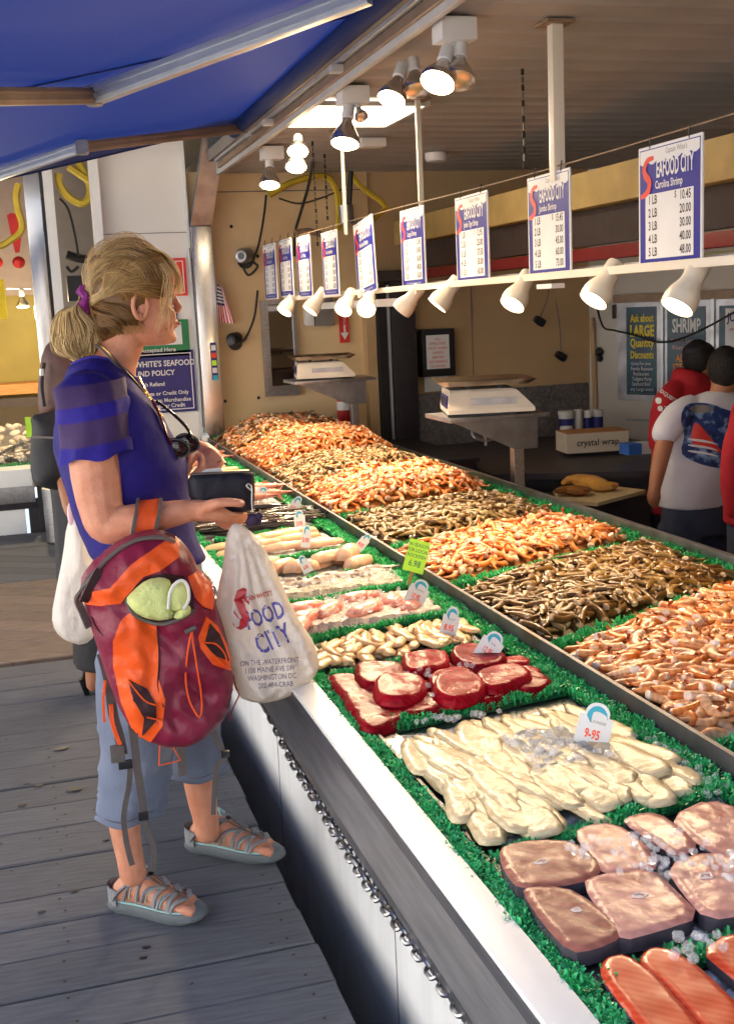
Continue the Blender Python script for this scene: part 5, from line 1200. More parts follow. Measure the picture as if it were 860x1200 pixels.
# ------------------------------------------------------------------ work counter, tubs and boxes
Yc = 6.9
def dbox(x0, y0, x1, y1, Y, dep, m, nm, lab, cat, par=None):
    a, b_ = ay(x0, y0, Y), ay(x1, y1, Y); return MB().bev(a.x, b_.x, Y, Y + dep, b_.z, a.z, .004).build(nm, m, par, True, label=lab, cat=cat)
wcnt = thing('work_counter', 'dark steel work counter along the back of the stall', 'counter', (3.4, 7.4, -.65))
zt = ay(690, 530, 6.9).z
pA, pB, pC, pD = (2.75, 7.95), (4.05, 7.95), az(790, 578, zt).xy, az(640, 527, zt).xy
MB().poly([(2.62, 6.35), (3.9, 5.75), (4.25, 6.6), (4.0, 7.9), (2.62, 7.9)], .04, Matrix.Translation((0, 0, zt - .04))).build('worktop', M['dark'], wcnt, False)
MB().poly([(2.68, 6.42), (3.85, 5.85), (4.15, 6.6), (3.95, 7.8), (2.68, 7.8)], zt + .60, Matrix.Translation((0, 0, -.645))).build('cabinet', M['dark'], wcnt, False)
for i in range(3): MB().box((2.75 + .35 * i, 6.37 - .17 * i, .12), (.10, .02, .025)).build('handle', M['steel'], wcnt, False)
# dark sink unit behind the near scale
su = thing('sink_unit', 'dark stainless sink unit behind the scale stand', 'sink', (2.7, 6.6, -.65))
a, b_ = ay(520, 505, 6.6), ay(690, 575, 6.6)
MB().bev(a.x - .35, 2.62, 6.6, 7.95, -.64, .50, .01).build('cabinet', M['dark'], su)
MB().bb(a.x - .36, 2.63, 6.58, 7.96, .50, .525).build('worktop', M['dark'], su, False)
MB().tube(catmull([ay(553, 500, 6.55), ay(555, 512, 6.5), ay(570, 516, 6.5), ay(581, 512, 6.5), ay(581, 504, 6.55)], 4), .01, 7).build('tap', M['steel'], su)
MB().tube([ay(569, 505, 6.5), ay(569, 522, 6.5)], .012, 7).build('spout', M['steel'], su)
MB().bb(a.x - .1, a.x - .02, 6.57, 6.585, .30, .36).build('switch_plate', M['white'], su, False)
# tubs with blue labels
tx_ = [(655, 482, 672, 514), (673, 480, 682, 508), (684, 481, 693, 512), (694, 480, 706, 510), (657, 500, 670, 520)]
labs = ['white tub with blue label at the left end of the counter', 'plain white tub second from the left', 'blue labelled tub in the middle of the row', 'tallest blue labelled tub next to the menu wall', 'small white tub in front of the left one']
for (x0, y0, x1, y1), lb in zip(tx_, labs):
    Yt = 7.2 if lb.startswith('small') else 7.45; a, b_ = ay(x0, y0, Yt), ay(x1, y1, Yt); r_ = (b_.x - a.x) / 2; h_ = a.z - b_.z; cx = a.x + r_
    zb = b_.z - .06; t = thing('tub', lb, 'tub', (cx, Yt, zb), 'white tubs at the back of the work counter'); h_ += .06
    MB().lathe([(r_ * .9, 0), (r_, h_ * .05), (r_, h_ * .88), (r_ * 1.06, h_ * .9), (r_ * 1.06, h_), (r_ * .3, h_ * 1.01)], 18, Matrix.Translation((cx, Yt, zb))).build('body', M['white'], t)
    if 'plain' not in lb: MB().lathe([(r_ * 1.015, h_ * .42), (r_ * 1.015, h_ * .8)], 18, Matrix.Translation((cx, Yt, zb))).build('label', M['navy'], t)
wb = thing('wrap_box', 'long white carton printed crystal wrap on the work counter', 'box', tuple(ay(697, 520, 6.75)))
a, b_ = ay(664, 509, 6.75), ay(732, 526, 6.75)
F = Matrix.Translation((a.x, 6.75, 0)) @ Matrix.Rotation(R(-8), 4, 'Z') @ Matrix.Translation((-a.x, -6.75, 0))
MB().merge(MB().bb(a.x, b_.x, 6.75, 6.98, b_.z, a.z), F).build('carton', mat('carton', hx('cfc4b2'), .6, var=.05), wb, False)
MB().merge(MB().bb(a.x, b_.x, 6.75, 6.98, a.z, a.z + .004), F).build('lid', M['wood'], wb, False)
MB().merge(words([('crystal wrap', 0, 0, .06, .95, .01, 'CENTER')]), F @ frame(Vector(((a.x + b_.x) / 2, 6.747, (a.z + b_.z) / 2)), Vector((1, 0, 0)), Vector((0, 0, 1)))).build('lettering', M['dark_ink'], wb, False)
gb = thing('glove_box', 'small blue and white carton at the edge of the work counter', 'box', tuple(ay(752, 530, 6.3)))
a, b_ = ay(737, 521, 6.3), ay(767, 531, 6.3); MB().bb(a.x, a.x + (b_.x - a.x) * .5, 6.3, 6.42, b_.z, a.z).build('blue_end', mat('box_blue', hx('3d6fc4'), .5), gb, False); MB().bb(a.x + (b_.x - a.x) * .5, b_.x, 6.3, 6.42, b_.z, a.z).build('white_end', M['paper'], gb, False)
# cutting table with the large fish
ct = thing('cutting_table', 'pale cutting board table beyond the rear leaf strip', 'table', tuple(az(690, 578, .38)))
zc = .38; pp = [az(x, y, zc).xy for x, y in ((648, 575), (690, 566), (757, 574), (700, 589), (655, 586))]
MB().poly([tuple(p) for p in pp][::-1], .02, Matrix.Translation((0, 0, zc - .02))).build('board', mat('cutting_board', hx('c9b48c'), .5, var=.1), ct, False)
c = az(695, 578, zc); MB().bb(c.x - .25, c.x + .3, c.y - .1, c.y + .3, -.64, zc - .025).build('base', M['dark'], ct, False)
def bigfish(pts, rad, lab, m):
    P_ = [az(x, y, zc + .03) for x, y in pts]; mb = MB(); mb.tube(catmull(P_, 4), [r_ for r_ in np.interp(np.linspace(0, len(rad) - 1, (len(P_) - 1) * 4 + 1), range(len(rad)), rad)], 10, flat=.6); mb.build('large_fish', m, None, True, label=lab, cat='fish')
bigfish([(660, 566), (672, 562), (690, 565), (708, 570), (722, 568)], [.015, .05, .075, .06, .02], 'large yellowish fish lying on the cutting board', mat('yellow_fish', hx('c9964a'), .35, var=.25))
bigfish([(652, 576), (665, 574), (680, 575), (690, 572)], [.02, .045, .05, .015], 'brown smaller fish beside the yellowish one on the board', mat('brown_fish', hx('8a5c30'), .35, var=.25))

# ------------------------------------------------------------------ menu boards on the oblique wall
mbd = thing('menu_boards', 'aluminium framed glass case of dark teal shrimp menu posters', 'menu board', tuple(wc(800, 474)))
def wrect(x0, y0, x1, y1, off, th_, m, nm, par=mbd):
    a, b_ = wc(x0, y0, off), wc(x1, y1, off); a0, b0 = wcs(a), wcs(b_); mb = MB(); mb.bb(min(a0, b0), max(a0, b0), min(a.z, b_.z), max(a.z, b_.z), off, off + th_); return MB().merge(mb, W4).build(nm, m, par, False)
wrect(726, 349, 900, 474, .002, .03, M['steel_dull'], 'frame')
post = [(734, 360, 769, 463), (782, 360, 826, 470), (843, 358, 880, 470)]
for i, p_ in enumerate(post): wrect(*p_, .034, .004, mat('poster_teal_%d' % i, hx('1f4a5c'), .3, var=.3, scale=8, col2=hx('1a2a4a')), 'poster')
for x_ in (775, 834): wrect(x_, 350, x_ + 3, 473, .034, .012, M['alu'], 'mullion')
wrect(722, 345, 902, 348, .002, .04, M['brown_alu'], 'head_rail')
yel = mat('poster_yellow', hx('d8c22e'), .5)
def wwords(lines, m, nm='lettering', off=.040):
    for s, px, py, hpx, sx, bold in lines:
        c = wc(px, py, off); size = hpx / FPX * (c - EYE).dot(cF) * 1.38
        mb = text_mb(s, size, sx, bold, 'CENTER'); F = W4 @ Matrix.Translation((wcs(c), c.z, off)); MB().merge(mb, F).build(nm, m, mbd, False)
wwords([('Ask about', 752, 373, 9, .62, .03), ('LARGE', 752, 388, 13, .62, .04), ('Quantity', 752, 402, 10, .66, .03), ('Discounts', 752, 416, 9, .64, .03)], yel, 'poster_lettering')
wwords([('Great For your', 751, 426, 4, .8, .0), ('Family Reunion', 752, 432, 4.5, .8, .0), ('Restaurant', 751, 438, 4.5, .8, .0), ('Tailgate Party', 752, 444, 4.5, .8, .0), ('Seafood Boil', 751, 450, 4.5, .8, .0), ('any Large event', 752, 456, 4.5, .8, .0)], M['paper'], 'poster_lettering')
wwords([('SHRIMP', 804, 382, 16, .52, .03)], M['paper'], 'poster_lettering')
wwords([('Medium  Large', 800, 399, 5, .8, .0), ('X-Large', 795, 407, 5, .8, .0)], mat('poster_pink', hx('d99a94'), .5), 'poster_lettering')
wwords([('ALL', 798, 420, 9, .7, .02), ('STEAMED', 804, 431, 9, .7, .02)], mat('poster_orange', hx('e08a24'), .5), 'poster_lettering')
wrect(850, 361, 880, 420, .040, .001, M['paper'], 'white_print'); wwords([('JU', 857, 372, 10, .8, .03)], M['navy'], 'poster_lettering', .043); wwords([('JUMBO LUMP', 865, 386, 3.5, .8, .0)], M['red_ink'], 'poster_lettering', .043)
wrect(735, 490, 766, 494, .002, .015, M['steel_dull'], 'wall_slot')
wrect(736, 446 + 14, 768, 461, .040, .002, yel, 'yellow_line')
a = wc(719, 365, .02); MB().box(a, (.02, .02, .10)).build('wall_switch', M['steel_dull'], None, False, label='small steel switch plate with a tag left of the menu boards', cat='switch')
cable([wc(700, 362, .3), wc(707, 383, .2), wc(720, 387, .1), wc(745, 393, .08), wc(775, 401, .1), wc(810, 392, .2), wc(860, 366, .3)], .007, M['rubber'], 'slack cable swinging in front of the menu boards')

# ------------------------------------------------------------------ signs on the white wall
def wallsign(x0, y0, x1, y1, m, lab, lines, border=True, nm='wall_sign', inner=None):
    a, b_ = ay(x0, y0, 7.985), ay(x1, y1, 7.985); t = thing(nm, lab, 'sign', ((a.x + b_.x) / 2, 7.98, b_.z))
    MB().bb(a.x, b_.x, 7.975, 7.985, b_.z, a.z).build('plate', m, t, False)
    if border:
        e, w_ = .018, .006; f = MB()
        for q in ((a.x + e, b_.x - e, a.z - e - w_, a.z - e), (a.x + e, b_.x - e, b_.z + e, b_.z + e + w_), (a.x + e, a.x + e + w_, b_.z + e + w_, a.z - e - w_), (b_.x - e - w_, b_.x - e, b_.z + e + w_, a.z - e - w_)): f.bb(q[0], q[1], 7.972, 7.9745, q[2], q[3])
        f.build('border', M['paper'], t, False)
    if inner: ia, ib = ay(inner[0], inner[1], 7.97), ay(inner[2], inner[3], 7.97); MB().bb(ia.x, ib.x, 7.9705, 7.974, ib.z, ia.z).build('panel', M['paper'], t, False)
    ls = MB()
    for s, px, py, hpx, sx, bold, al in lines:
        c = ay(px, py, 7.97); size = hpx / FPX * 8.3 * 1.38; mb = text_mb(s, size, sx, bold, al); ls.merge(mb, frame(Vector((c.x, 7.969, c.z)), Vector((1, 0, 0)), Vector((0, 0, 1))))
    if lines: ls.build('lettering', M['paper'], t, False)
    return t
wallsign(118, 415, 231, 481, M['navy'], 'navy refund policy sign with white lettering and border', [("CAPTAIN WHITE'S SEAFOOD", 175, 427, 6.5, .86, .02, 'CENTER'), ('REFUND POLICY', 175, 438, 6, .9, .02, 'CENTER'), ('No Cash Refund', 172, 451, 4.5, .95, .015, 'CENTER'), ('Exchange or Credit Only', 221, 459, 4.5, .95, .015, 'RIGHT'), ('Must Return Merchandise', 224, 467, 4.5, .95, .015, 'RIGHT'), ('for Exchange or Credit', 217, 474, 4.5, .95, .015, 'RIGHT')])
wallsign(150, 377, 223, 416, M['green_sign'], 'green sign with white panel reading Accepted Here', [('EBT Accepted Here', 206, 409, 4.5, 1., .015, 'RIGHT')], False, inner=(158, 382, 214, 403))
wallsign(180, 355, 208, 376, M['navy'], 'small navy sign mostly hidden by the woman', [])
wallsign(180, 303, 220, 346, M['red_ink'], 'red sign with white edge behind the woman\'s forehead', [('LIMITED', 207, 308, 4.5, .9, .02, 'RIGHT')])
cable([ay(222, 290, 7.9), ay(226, 330, 7.9), ay(230, 380, 7.9), ay(234, 430, 7.9), ay(238, 500, 7.9)], .004, M['grey'], 'thin grey conduit along the steel column')

# ------------------------------------------------------------------ neighbouring stall at the far left
Y2 = 8.5
def bx2(x0, y0, x1, y1, Y, dep, m, nm, par, xa=None):
    a, b_ = ay(x0, y0, Y), ay(x1, y1, Y); return MB().bev(a.x if xa is None else xa, b_.x, Y, Y + dep, b_.z, a.z, .003).build(nm, m, par)
n2 = thing('far_stall', 'neighbouring seafood counter of white panels and dark steel at the far left', 'counter', (-.6, 8.7, 0))
bx2(0, 590, 32, 626, Y2, .05, M['ledge'], 'front_panel', n2, -2.4)
bx2(0, 588, 58, 594, Y2 - .01, .05, M['dark'], 'rail', n2, -2.4)
a = ay(33, 592, Y2); b_ = ay(57, 625, Y2); MB().bb(a.x, b_.x + .01, Y2 + .01, Y2 + .3, -.05, a.z).build('leg_panel', M['dark'], n2, False)
a = ay(42, 560, Y2 - .05); MB().bb(a.x, a.x + .06, Y2 - .06, Y2 + .02, -.02, a.z + .1).build('post', M['blackp'], n2, False)
bx2(0, 568, 42, 588, Y2 - .05, .1, M['steel'], 'apron', n2, -2.4)
bx2(0, 552, 38, 569, Y2 - .06, .25, M['ledge'], 'ledge', n2, -2.4)
zt = ay(20, 550, Y2 + .1).z
MB().bb(-2.4, .05, Y2 + .15, 10.6, zt - .1, zt).build('bed', M['steel_dull'], n2, False)
strip((-1.2, Y2 + .2), (.02, Y2 + .2), .05, .05, 'green leaf strip along the neighbouring stall counter', z=zt, step=.02, n=6)
strip((-1.2, Y2 + .75), (.02, Y2 + .75), .05, .05, 'second leaf strip between the oysters and clams far left', z=zt, step=.02, n=6)
shell = mat('shell', hx('b0a594'), .5, var=.3, scale=20, rnd=.25, bump=.2)
mbs = MB(); 
for k in range(300):
    p = (rnd.uniform(-1.0, .03), rnd.uniform(Y2 + .28, Y2 + .72), zt + .02 + rnd.uniform(0, .05)); mbs.ell(p, (rnd.uniform(.02, .04), rnd.uniform(.015, .03), .012), 7, 4, Matrix.Rotation(rnd.uniform(-1, 1), 4, 'X') @ Matrix.Rotation(rnd.uniform(0, 6), 4, 'Z'))
mbs.build('oyster_bed', mat('oyster', hx('b5a99c'), .4, var=.35, scale=30), None, True, label='bed of oysters on ice in the neighbouring stall', cat='oysters', kind='stuff')
cm = []
for k in range(3): cm.append(MB().ell((0, 0, 0), (.05, .042, .03), 12, 8).mesh('clam', shell))
for k in range(46):
    u = rnd.random(); x_ = -.75 + .8 * ((k * .618) % 1); yy = Y2 + .85 + .45 * u
    o = link('clam', cm[k % 3], None, 'rounded pale clam in the heap at the far left stall', 'clam', 'clams heaped in the neighbouring stall'); o.location = (x_, yy, zt + .02 + .16 * u + rnd.uniform(0, .03)); o.rotation_euler = (rnd.uniform(-.9, .9), rnd.uniform(-.9, .9), rnd.uniform(0, 6))
MB().poly([(-.9, 0), (.1, 0), (.1, .5), (-.9, .5)], .02, Matrix.Translation((0, Y2 + .84, zt)) @ Matrix.Rotation(R(22), 4, 'X')).build('clam_rack', M['steel_dull'], n2, False)
yr = 10.6
def w2(x0, y0, x1, y1, Y, dep, m, nm, lab, cat): a, b_ = ay(x0, y0, Y), ay(x1, y1, Y); return MB().bb(a.x, b_.x, Y, Y + dep, b_.z, a.z).build(nm, m, None, False, label=lab, cat=cat)
w2(-90, 120, 130, 460, yr, .05, M['olive'] if False else mat('yellow_room_wall', hx('b09c50'), .6, var=.1, scale=3), 'stall_wall', 'yellow lit back wall of the neighbouring stall', 'wall')
w2(-90, 100, 40, 345, yr - .1, .05, mat('mauve_wall', hx('b5a096'), .6, var=.06), 'mauve_screen', 'pale mauve upper panel of the neighbouring stall with red signs', 'panel')
a = ay(-90, 468, yr - .4); b_ = ay(60, 447, yr - .4)
MB().bb(a.x, b_.x, yr - .5, yr - .05, a.z, b_.z).build('wooden_shelf', M['wood'], None, False, label='orange wooden shelf behind the clams', cat='shelf')
MB().bb(a.x, b_.x, yr - .52, yr - .45, a.z - .10, a.z - .03).build('dark_shelf', M['dbrown'], None, False, label='dark shelf edge under the orange wood', cat='shelf')
MB().bb(-4.5, 2.4, 6.5, 12.3, 2.7, 2.8).build('shade_roof', M['grey'], None, False, label='unseen flat roof added to shade the deck by the neighbouring stall', cat='roof')  # unseen slab, widened over the deck to keep sun off the boards
MB().bb(-2.6, -2.5, 8.4, 12.3, -.03, 2.7).build('stall_side_wall', M['cream'], None, False, label='side wall of the neighbouring stall outside the frame', cat='wall')
MB().bb(-2.6, 1.3, 11.0, 11.1, -.03, 2.7).build('stall_rear_wall', M['cream'], None, False, label='rear wall of the neighbouring stall', cat='wall')
def yp(pts, Y): return [ay(x, y, Y) for x, y in pts]
s2_ = thing('steel_post', 'reflective steel post of the neighbouring stall left of the gap', 'post', tuple(ay(40, 420, 8.3)))
q = [ay(25, 190, 8.3), ay(46, 190, 8.3), ay(66, 420, 8.3), ay(45, 420, 8.3)]
zlo, zhi = -.02, 2.75
xl = ay(35, 300, 8.3).x; xr = ay(54, 300, 8.3).x
MB().bev(xl, xr, 8.28, 8.4, -.02, 2.7, .008).build('face', M['steel_bright'], s2_)
MB().bb(xr, xr + .02, 8.3, 8.4, -.02, 2.7).build('black_gap', M['blackp'], s2_, False)
MB().bb(xr + .022, xr + .085, 8.28, 8.4, -.02, 2.7).build('white_edge', M['white'], s2_, False)
xg = ay(122, 300, 8.3).x
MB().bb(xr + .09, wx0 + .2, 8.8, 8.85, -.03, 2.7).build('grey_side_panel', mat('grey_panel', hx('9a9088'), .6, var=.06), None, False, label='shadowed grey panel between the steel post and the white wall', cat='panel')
w2(78, 323, 98, 352, 8.5, .1, M['blackp'], 'speaker', 'small black box hung in the gap behind the woman\'s hair', 'box')
cable([ay(70, 232, 8.4), ay(80, 245, 8.4), ay(88, 275, 8.4), ay(92, 300, 8.4)], .008, M['rubber'], 'thin cable hanging in the gap above the black box')
lc = thing('bracket_lamp', 'dark bracket and cable clump above the black box', 'bracket', tuple(ay(90, 305, 8.45)))
MB().tube([ay(78, 298, 8.45), ay(90, 302, 8.45), ay(102, 304, 8.45)], .03, 8).build('bracket', M['rubber'], lc); MB().tube(catmull([ay(78, 312, 8.45), ay(84, 318, 8.45), ay(92, 312, 8.45)], 4), .01, 6).build('cord', M['rubber'], lc)
ylh = [ay(x, y, 8.35) for x, y in ((69, 203), (70, 215), (80, 230), (95, 238), (104, 232), (106, 220), (100, 205), (92, 190))]
cable(ylh, .026, M['yellow'], 'loop of yellow hose hanging in the gap beside the white wall', 'hose', nm='hose')
cable([ay(80, 195, 8.33), ay(95, 205, 8.33), ay(110, 215, 8.33), ay(122, 224, 8.33)], .024, M['yellow'], 'yellow hose crossing the loop towards the white wall', 'hose', nm='hose')
cable([ay(22, 215, 8.25), ay(19, 228, 8.25), ay(21, 245, 8.25), ay(26, 262, 8.25), ay(23, 273, 8.25), ay(12, 281, 8.25), ay(0, 288, 8.25), ay(-30, 292, 8.25)], .022, M['yellow'], 'yellow hose in front of the red exclamation mark', 'hose', nm='hose')
for (dx, lb) in ((0, 'red exclamation mark shaped sign, second of the pair at the far left'), (-26, 'red exclamation mark shaped sign partly cut by the left frame edge')):
    t = thing('exclamation_sign', lb, 'sign', tuple(ay(20 + dx, 310, 9.5)))
    pl = [(8, 252), (12, 249), (20, 250), (22, 258), (25, 278), (23, 295), (18, 296), (14, 280)]
    pp = [ay(x + dx, y, 9.5) for x, y in pl]; mb = MB(); mb.add(pp + [p + Vector((0, .04, 0)) for p in pp], [tuple(range(8))[::-1], tuple(range(8, 16))] + [(i, (i + 1) % 8, 8 + (i + 1) % 8, 8 + i) for i in range(8)]); mb.build('stroke', M['red'], t, False)
    MB().ell(ay(22 + dx, 307, 9.5), (.048, .03, .045), 14, 8).build('dot', M['red'], t)
t = thing('stall_lamp', 'small lit reflector bulb hanging in the neighbouring stall', 'lamp', tuple(ay(26, 345, 9.4)))
par(t, ay(25, 340, 9.4), ay(27, 360, 9.4), .05, True); light('stall_lamp_glow', 'POINT', ay(27, 366, 9.35), 13, (1, .8, .45), None, .05); MB().tube([ay(8, 338, 9.4), ay(36, 338, 9.4)], .006, 6).build('rod', M['white'], t)
wbx = ay(0, 327, 9.3); wb2 = ay(9, 373, 9.3)
MB().bb(wbx.x - .2, wb2.x, 9.3, 9.305, wb2.z, wbx.z).build('yellow_card', mat('yellow_card', hx('f0d020'), .5), None, False, label='bright yellow price card at the left frame edge', cat='card')
a, b_ = ay(29, 489, 9.0), ay(38, 512, 9.0); MB().bb(a.x, b_.x, 9.0, 9.005, b_.z, a.z).build('lime_card', M['lime'], None, False, label='small lime card among the clams behind the black bag', cat='card')
a, b_ = ay(-60, 513, Y2 + .72), ay(40, 516, Y2 + .72)
ch2 = MB()
P_ = catmull([ay(-20, 540, Y2), ay(0, 532, Y2), ay(15, 524, Y2), ay(38, 517, Y2)], 8)
for i in range(0, len(P_) - 1): d = (P_[i + 1] - P_[i]); ch2.merge(MB().tube([Vector((.018 * math.cos(t_), .009 * math.sin(t_), 0)) for t_ in [2 * PI * k / 8 for k in range(8)]], .003, 5, closed=True, cap=False), frame(P_[i] + d / 2, d, Vector((0, .3, 1)) if i % 2 else Vector((0, 1, 0))))
ch2.build('thin_chain', M['chain'], None, True, label='thin chain across the front of the neighbouring stall', cat='chain')
# bin
bn = thing('litter_bin', 'tall brushed steel bin with blue liner behind the black bag', 'bin', tuple(ay(68, 641, 7.7) * 1))
zb = 0; a, b_ = az(56, 640, 0), az(84, 640, 0); yb = a.y + .12; rb_ = .095
MB().lathe([(rb_ * .9, 0), (rb_, .01), (rb_ * 1.05, ay(60, 568, yb).z - .02), (rb_ * .6, ay(60, 568, yb).z - .015)], 24, Matrix.Translation((a.x + rb_, yb, 0))).build('body', M['steel'], bn)
MB().bb(a.x + rb_ * 1.72, a.x + rb_ * 2.1, yb - .1, yb - .085, .0, .55).build('liner', mat('blue_liner', hx('7fb2e0'), .4), bn, False)

# ------------------------------------------------------------------ price cards standing in the fish
def card(px, py, wpx, hpx, roll, name, price, label, zb=.62, yaw=None, green=False):
    c = az(px, py, zb + .03); depth = (c - EYE).dot(cF); w_ = wpx / FPX * depth; h_ = hpx / FPX * depth
    t = thing('price_card', label, 'price card', tuple(c), 'arched white price cards standing in the fish' if not green else None)
    f = (EYE - c).normalized(); f = (f * .8 + Vector((-.3, -.5, .15))).normalized(); x = Vector((0, 0, 1)).cross(f).normalized(); y = f.cross(x)
    F = Matrix(((x.x, y.x, f.x, c.x), (x.y, y.y, f.y, c.y), (x.z, y.z, f.z, c.z), (0, 0, 0, 1))) @ Matrix.Rotation(R(-roll), 4, 'Z')
    def put(mb, nm, m): return MB().merge(mb, F).build(nm, m, t, False)
    if green:
        put(MB().bb(-w_ / 2, w_ / 2, -h_ / 2, h_ / 2, -.0008, .0008), 'card', M['lime']); put(MB().bb(-w_ * .1, w_ * .05, -h_ * .9, -h_ * .4, -.003, -.001), 'stick', M['wood'])
        put(words([('IN SEASON', 0, h_ * .34, h_ * .15, .85, .01, 'CENTER'), ('FOR LOCAL', 0, h_ * .17, h_ * .15, .85, .01, 'CENTER'), ('ROCKFISH', 0, 0, h_ * .15, .85, .01, 'CENTER'), ('6.98', 0, -h_ * .24, h_ * .28, .8, .01, 'CENTER')], z=.001), 'handwriting', M['green_sign']); return t
    sh = h_ * .30; n = 12; pl = [(-w_ / 2, -h_ / 2), (w_ / 2, -h_ / 2), (w_ / 2, h_ / 2 - sh)]
    for i in range(n + 1): a = PI * i / n; pl.append((w_ * .36 * math.cos(a), h_ / 2 - sh + .001 + (sh - .002) * math.sin(a) ** .8))
    pl.append((-w_ / 2, h_ / 2 - sh)); put(MB().poly(pl, .0012, Matrix.Translation((0, 0, -.0006))), 'card', M['paper'])
    m1 = MB(); pl = []
    for i in range(n + 1): a = PI * i / n; pl.append((w_ * .30 * math.cos(a), h_ / 2 - sh - .02 * h_ + (sh * .8) * math.sin(a)))
    for i in range(n, -1, -1): a = PI * i / n; pl.append((w_ * (.22 + .10 * math.cos(a)) * math.cos(a) - (.02 * w_ if i > 8 else 0), h_ / 2 - sh * (1.05 + .5 * (1 if i == n else 0)) + (sh * .40) * math.sin(a)))
    m1.add([(p[0], p[1], .0009) for p in pl], [(i, i + 1, len(pl) - 2 - i, len(pl) - 1 - i) for i in range(n)]); put(m1, 'emblem', M['teal_ink'])
    put(words([(name, .06 * w_, .08 * h_, h_ * .085, .8, 0, 'CENTER')], z=.001), 'name_lettering', M['grey'])
    put(words([(price, -.02 * w_, -.19 * h_, h_ * .27, .66 if len(price) < 5 else .56, .03, 'CENTER')], z=.001), 'price_lettering', M['orange_ink'])
    return t
card(697, 851, 40, 56, 14, 'FLOUNDER', '9-95', 'large arched price card reading 9-95 on the white fillets')
card(575, 757, 27, 37, 32, 'TUNA', '12.95', 'arched price card reading 12.95 leaning over the tuna')
card(528, 729, 20, 38, 14, 'FILLET', '8.95', 'arched price card reading 8.95 behind the beige fillets')
card(490, 694, 24, 32, 28, 'SNAPPER', '10.95', 'arched price card reading 10.95 below the lime card')
card(488, 652, 25, 38, 16, '', '', 'lime green handwritten card on a stick against the divider', green=True, zb=.66)
card(426, 635, 11, 24, 42, '', '4.95', 'narrow tilted price card above the plump fillets')
card(359, 628, 11, 27, 8, '', '2.95', 'small price card beside the yellow fillets')
card(351, 609, 13, 24, -2, '', '3.95', 'upright small price card in the dark fish')
card(346, 592, 12, 24, 32, '', '5.95', 'small leaning price card behind the upright one')
card(306, 578, 13, 18, 42, '', '1.95', 'small price card beside the keychain')
card(357, 661, 12, 22, -25, '', '6.95', 'fallen white price card between the plump fillets')
card(241, 512, 8, 10, 10, '', '', 'tiny white card at the far front corner leaf strip')
from mathutils.bvhtree import BVHTree
M['skin'] = mat('skin', hx('cf9276'), .48, var=.06, scale=40, bump=.2, bscale=200, sss=.10, col2=hx('c07a5e'), c2lo=.42, c2hi=.8, spec=.35)
M['skin_dim'] = mat('tanned_skin', hx('a06a4c'), .5, var=.06)
M['shirt'] = mat('violet_blue_cloth', hx('30209c'), .75, var=.12, scale=14, attr=True, bump=.7, bscale=15, spec=.3)
M['shorts'] = mat('blue_grey_cloth', hx('6c768c'), .85, var=.1, scale=9, bump=.8, bscale=22)
M['burg'] = mat('burgundy_nylon', hx('7a1a38'), .45, var=.1, scale=8, bump=.6, bscale=26)
M['orng'] = mat('orange_nylon', hx('ee5a1c'), .45, var=.08, scale=8, bump=.5, bscale=30)
M['webb'] = mat('grey_webbing', hx('5d5654'), .7, var=.1, scale=60)
M['mesh'] = mat('dark_mesh_and_shade', hx('33191f'), .7, var=.2, scale=200)
M['fleece'] = mat('lime_fleece', hx('cfd98e'), .9, var=.1, scale=20, bump=.4, bscale=120)
M['hair'] = mat('hair', (1, 1, 1), .42, var=.1, scale=40, attr=True, spec=.35)
M['plast'] = mat('white_plastic_film', hx('ebe8e4'), .3, var=.03, scale=6, bump=.7, bscale=26, stretch=(2.5, 2.5, .8), sss=0)
nt = M['plast'].node_tree; tr = nt.nodes.new('ShaderNodeBsdfTranslucent'); tr.inputs[0].default_value = (.85, .8, .74, 1); mxs = nt.nodes.new('ShaderNodeMixShader'); mxs.inputs[0].default_value = .35
nt.links.new(nt.nodes['Principled BSDF'].outputs[0], mxs.inputs[1]); nt.links.new(tr.outputs[0], mxs.inputs[2]); nt.links.new(mxs.outputs[0], nt.nodes['Material Output'].inputs[0])
M['navyfab'] = mat('navy_fabric', hx('0e0f22'), .6, var=.1, bump=.2, bscale=60)
M['sandal'] = mat('grey_sandal', hx('7f8084'), .6, var=.1, scale=40, bump=.1)
M['sandal_trim'] = mat('aqua_trim', hx('9ec7c9'), .6)
M['sole'] = mat('grey_rubber_sole', hx('5c6468'), .55, var=.06)
M['blackc'] = mat('black_cloth', (.012, .012, .016), .7, bump=.3, bscale=30)
M['brownc'] = mat('brown_nylon', hx('55382e'), .6, bump=.3, bscale=25)
M['gloss'] = mat('patent_black', (.01, .01, .012), .12)
M['redc'] = mat('red_cotton', hx('a81624'), .8, var=.1, bump=.3, bscale=18)
M['whitec'] = mat('white_cotton', hx('cfcdd6'), .8, var=.05, bump=.35, bscale=14)
M['jean'] = mat('dusky_blue_cotton', hx('3f4658'), .85, var=.12, bump=.3, bscale=20)
M['gold'] = mat('gold', (.7, .45, .15), .25, metal=1)

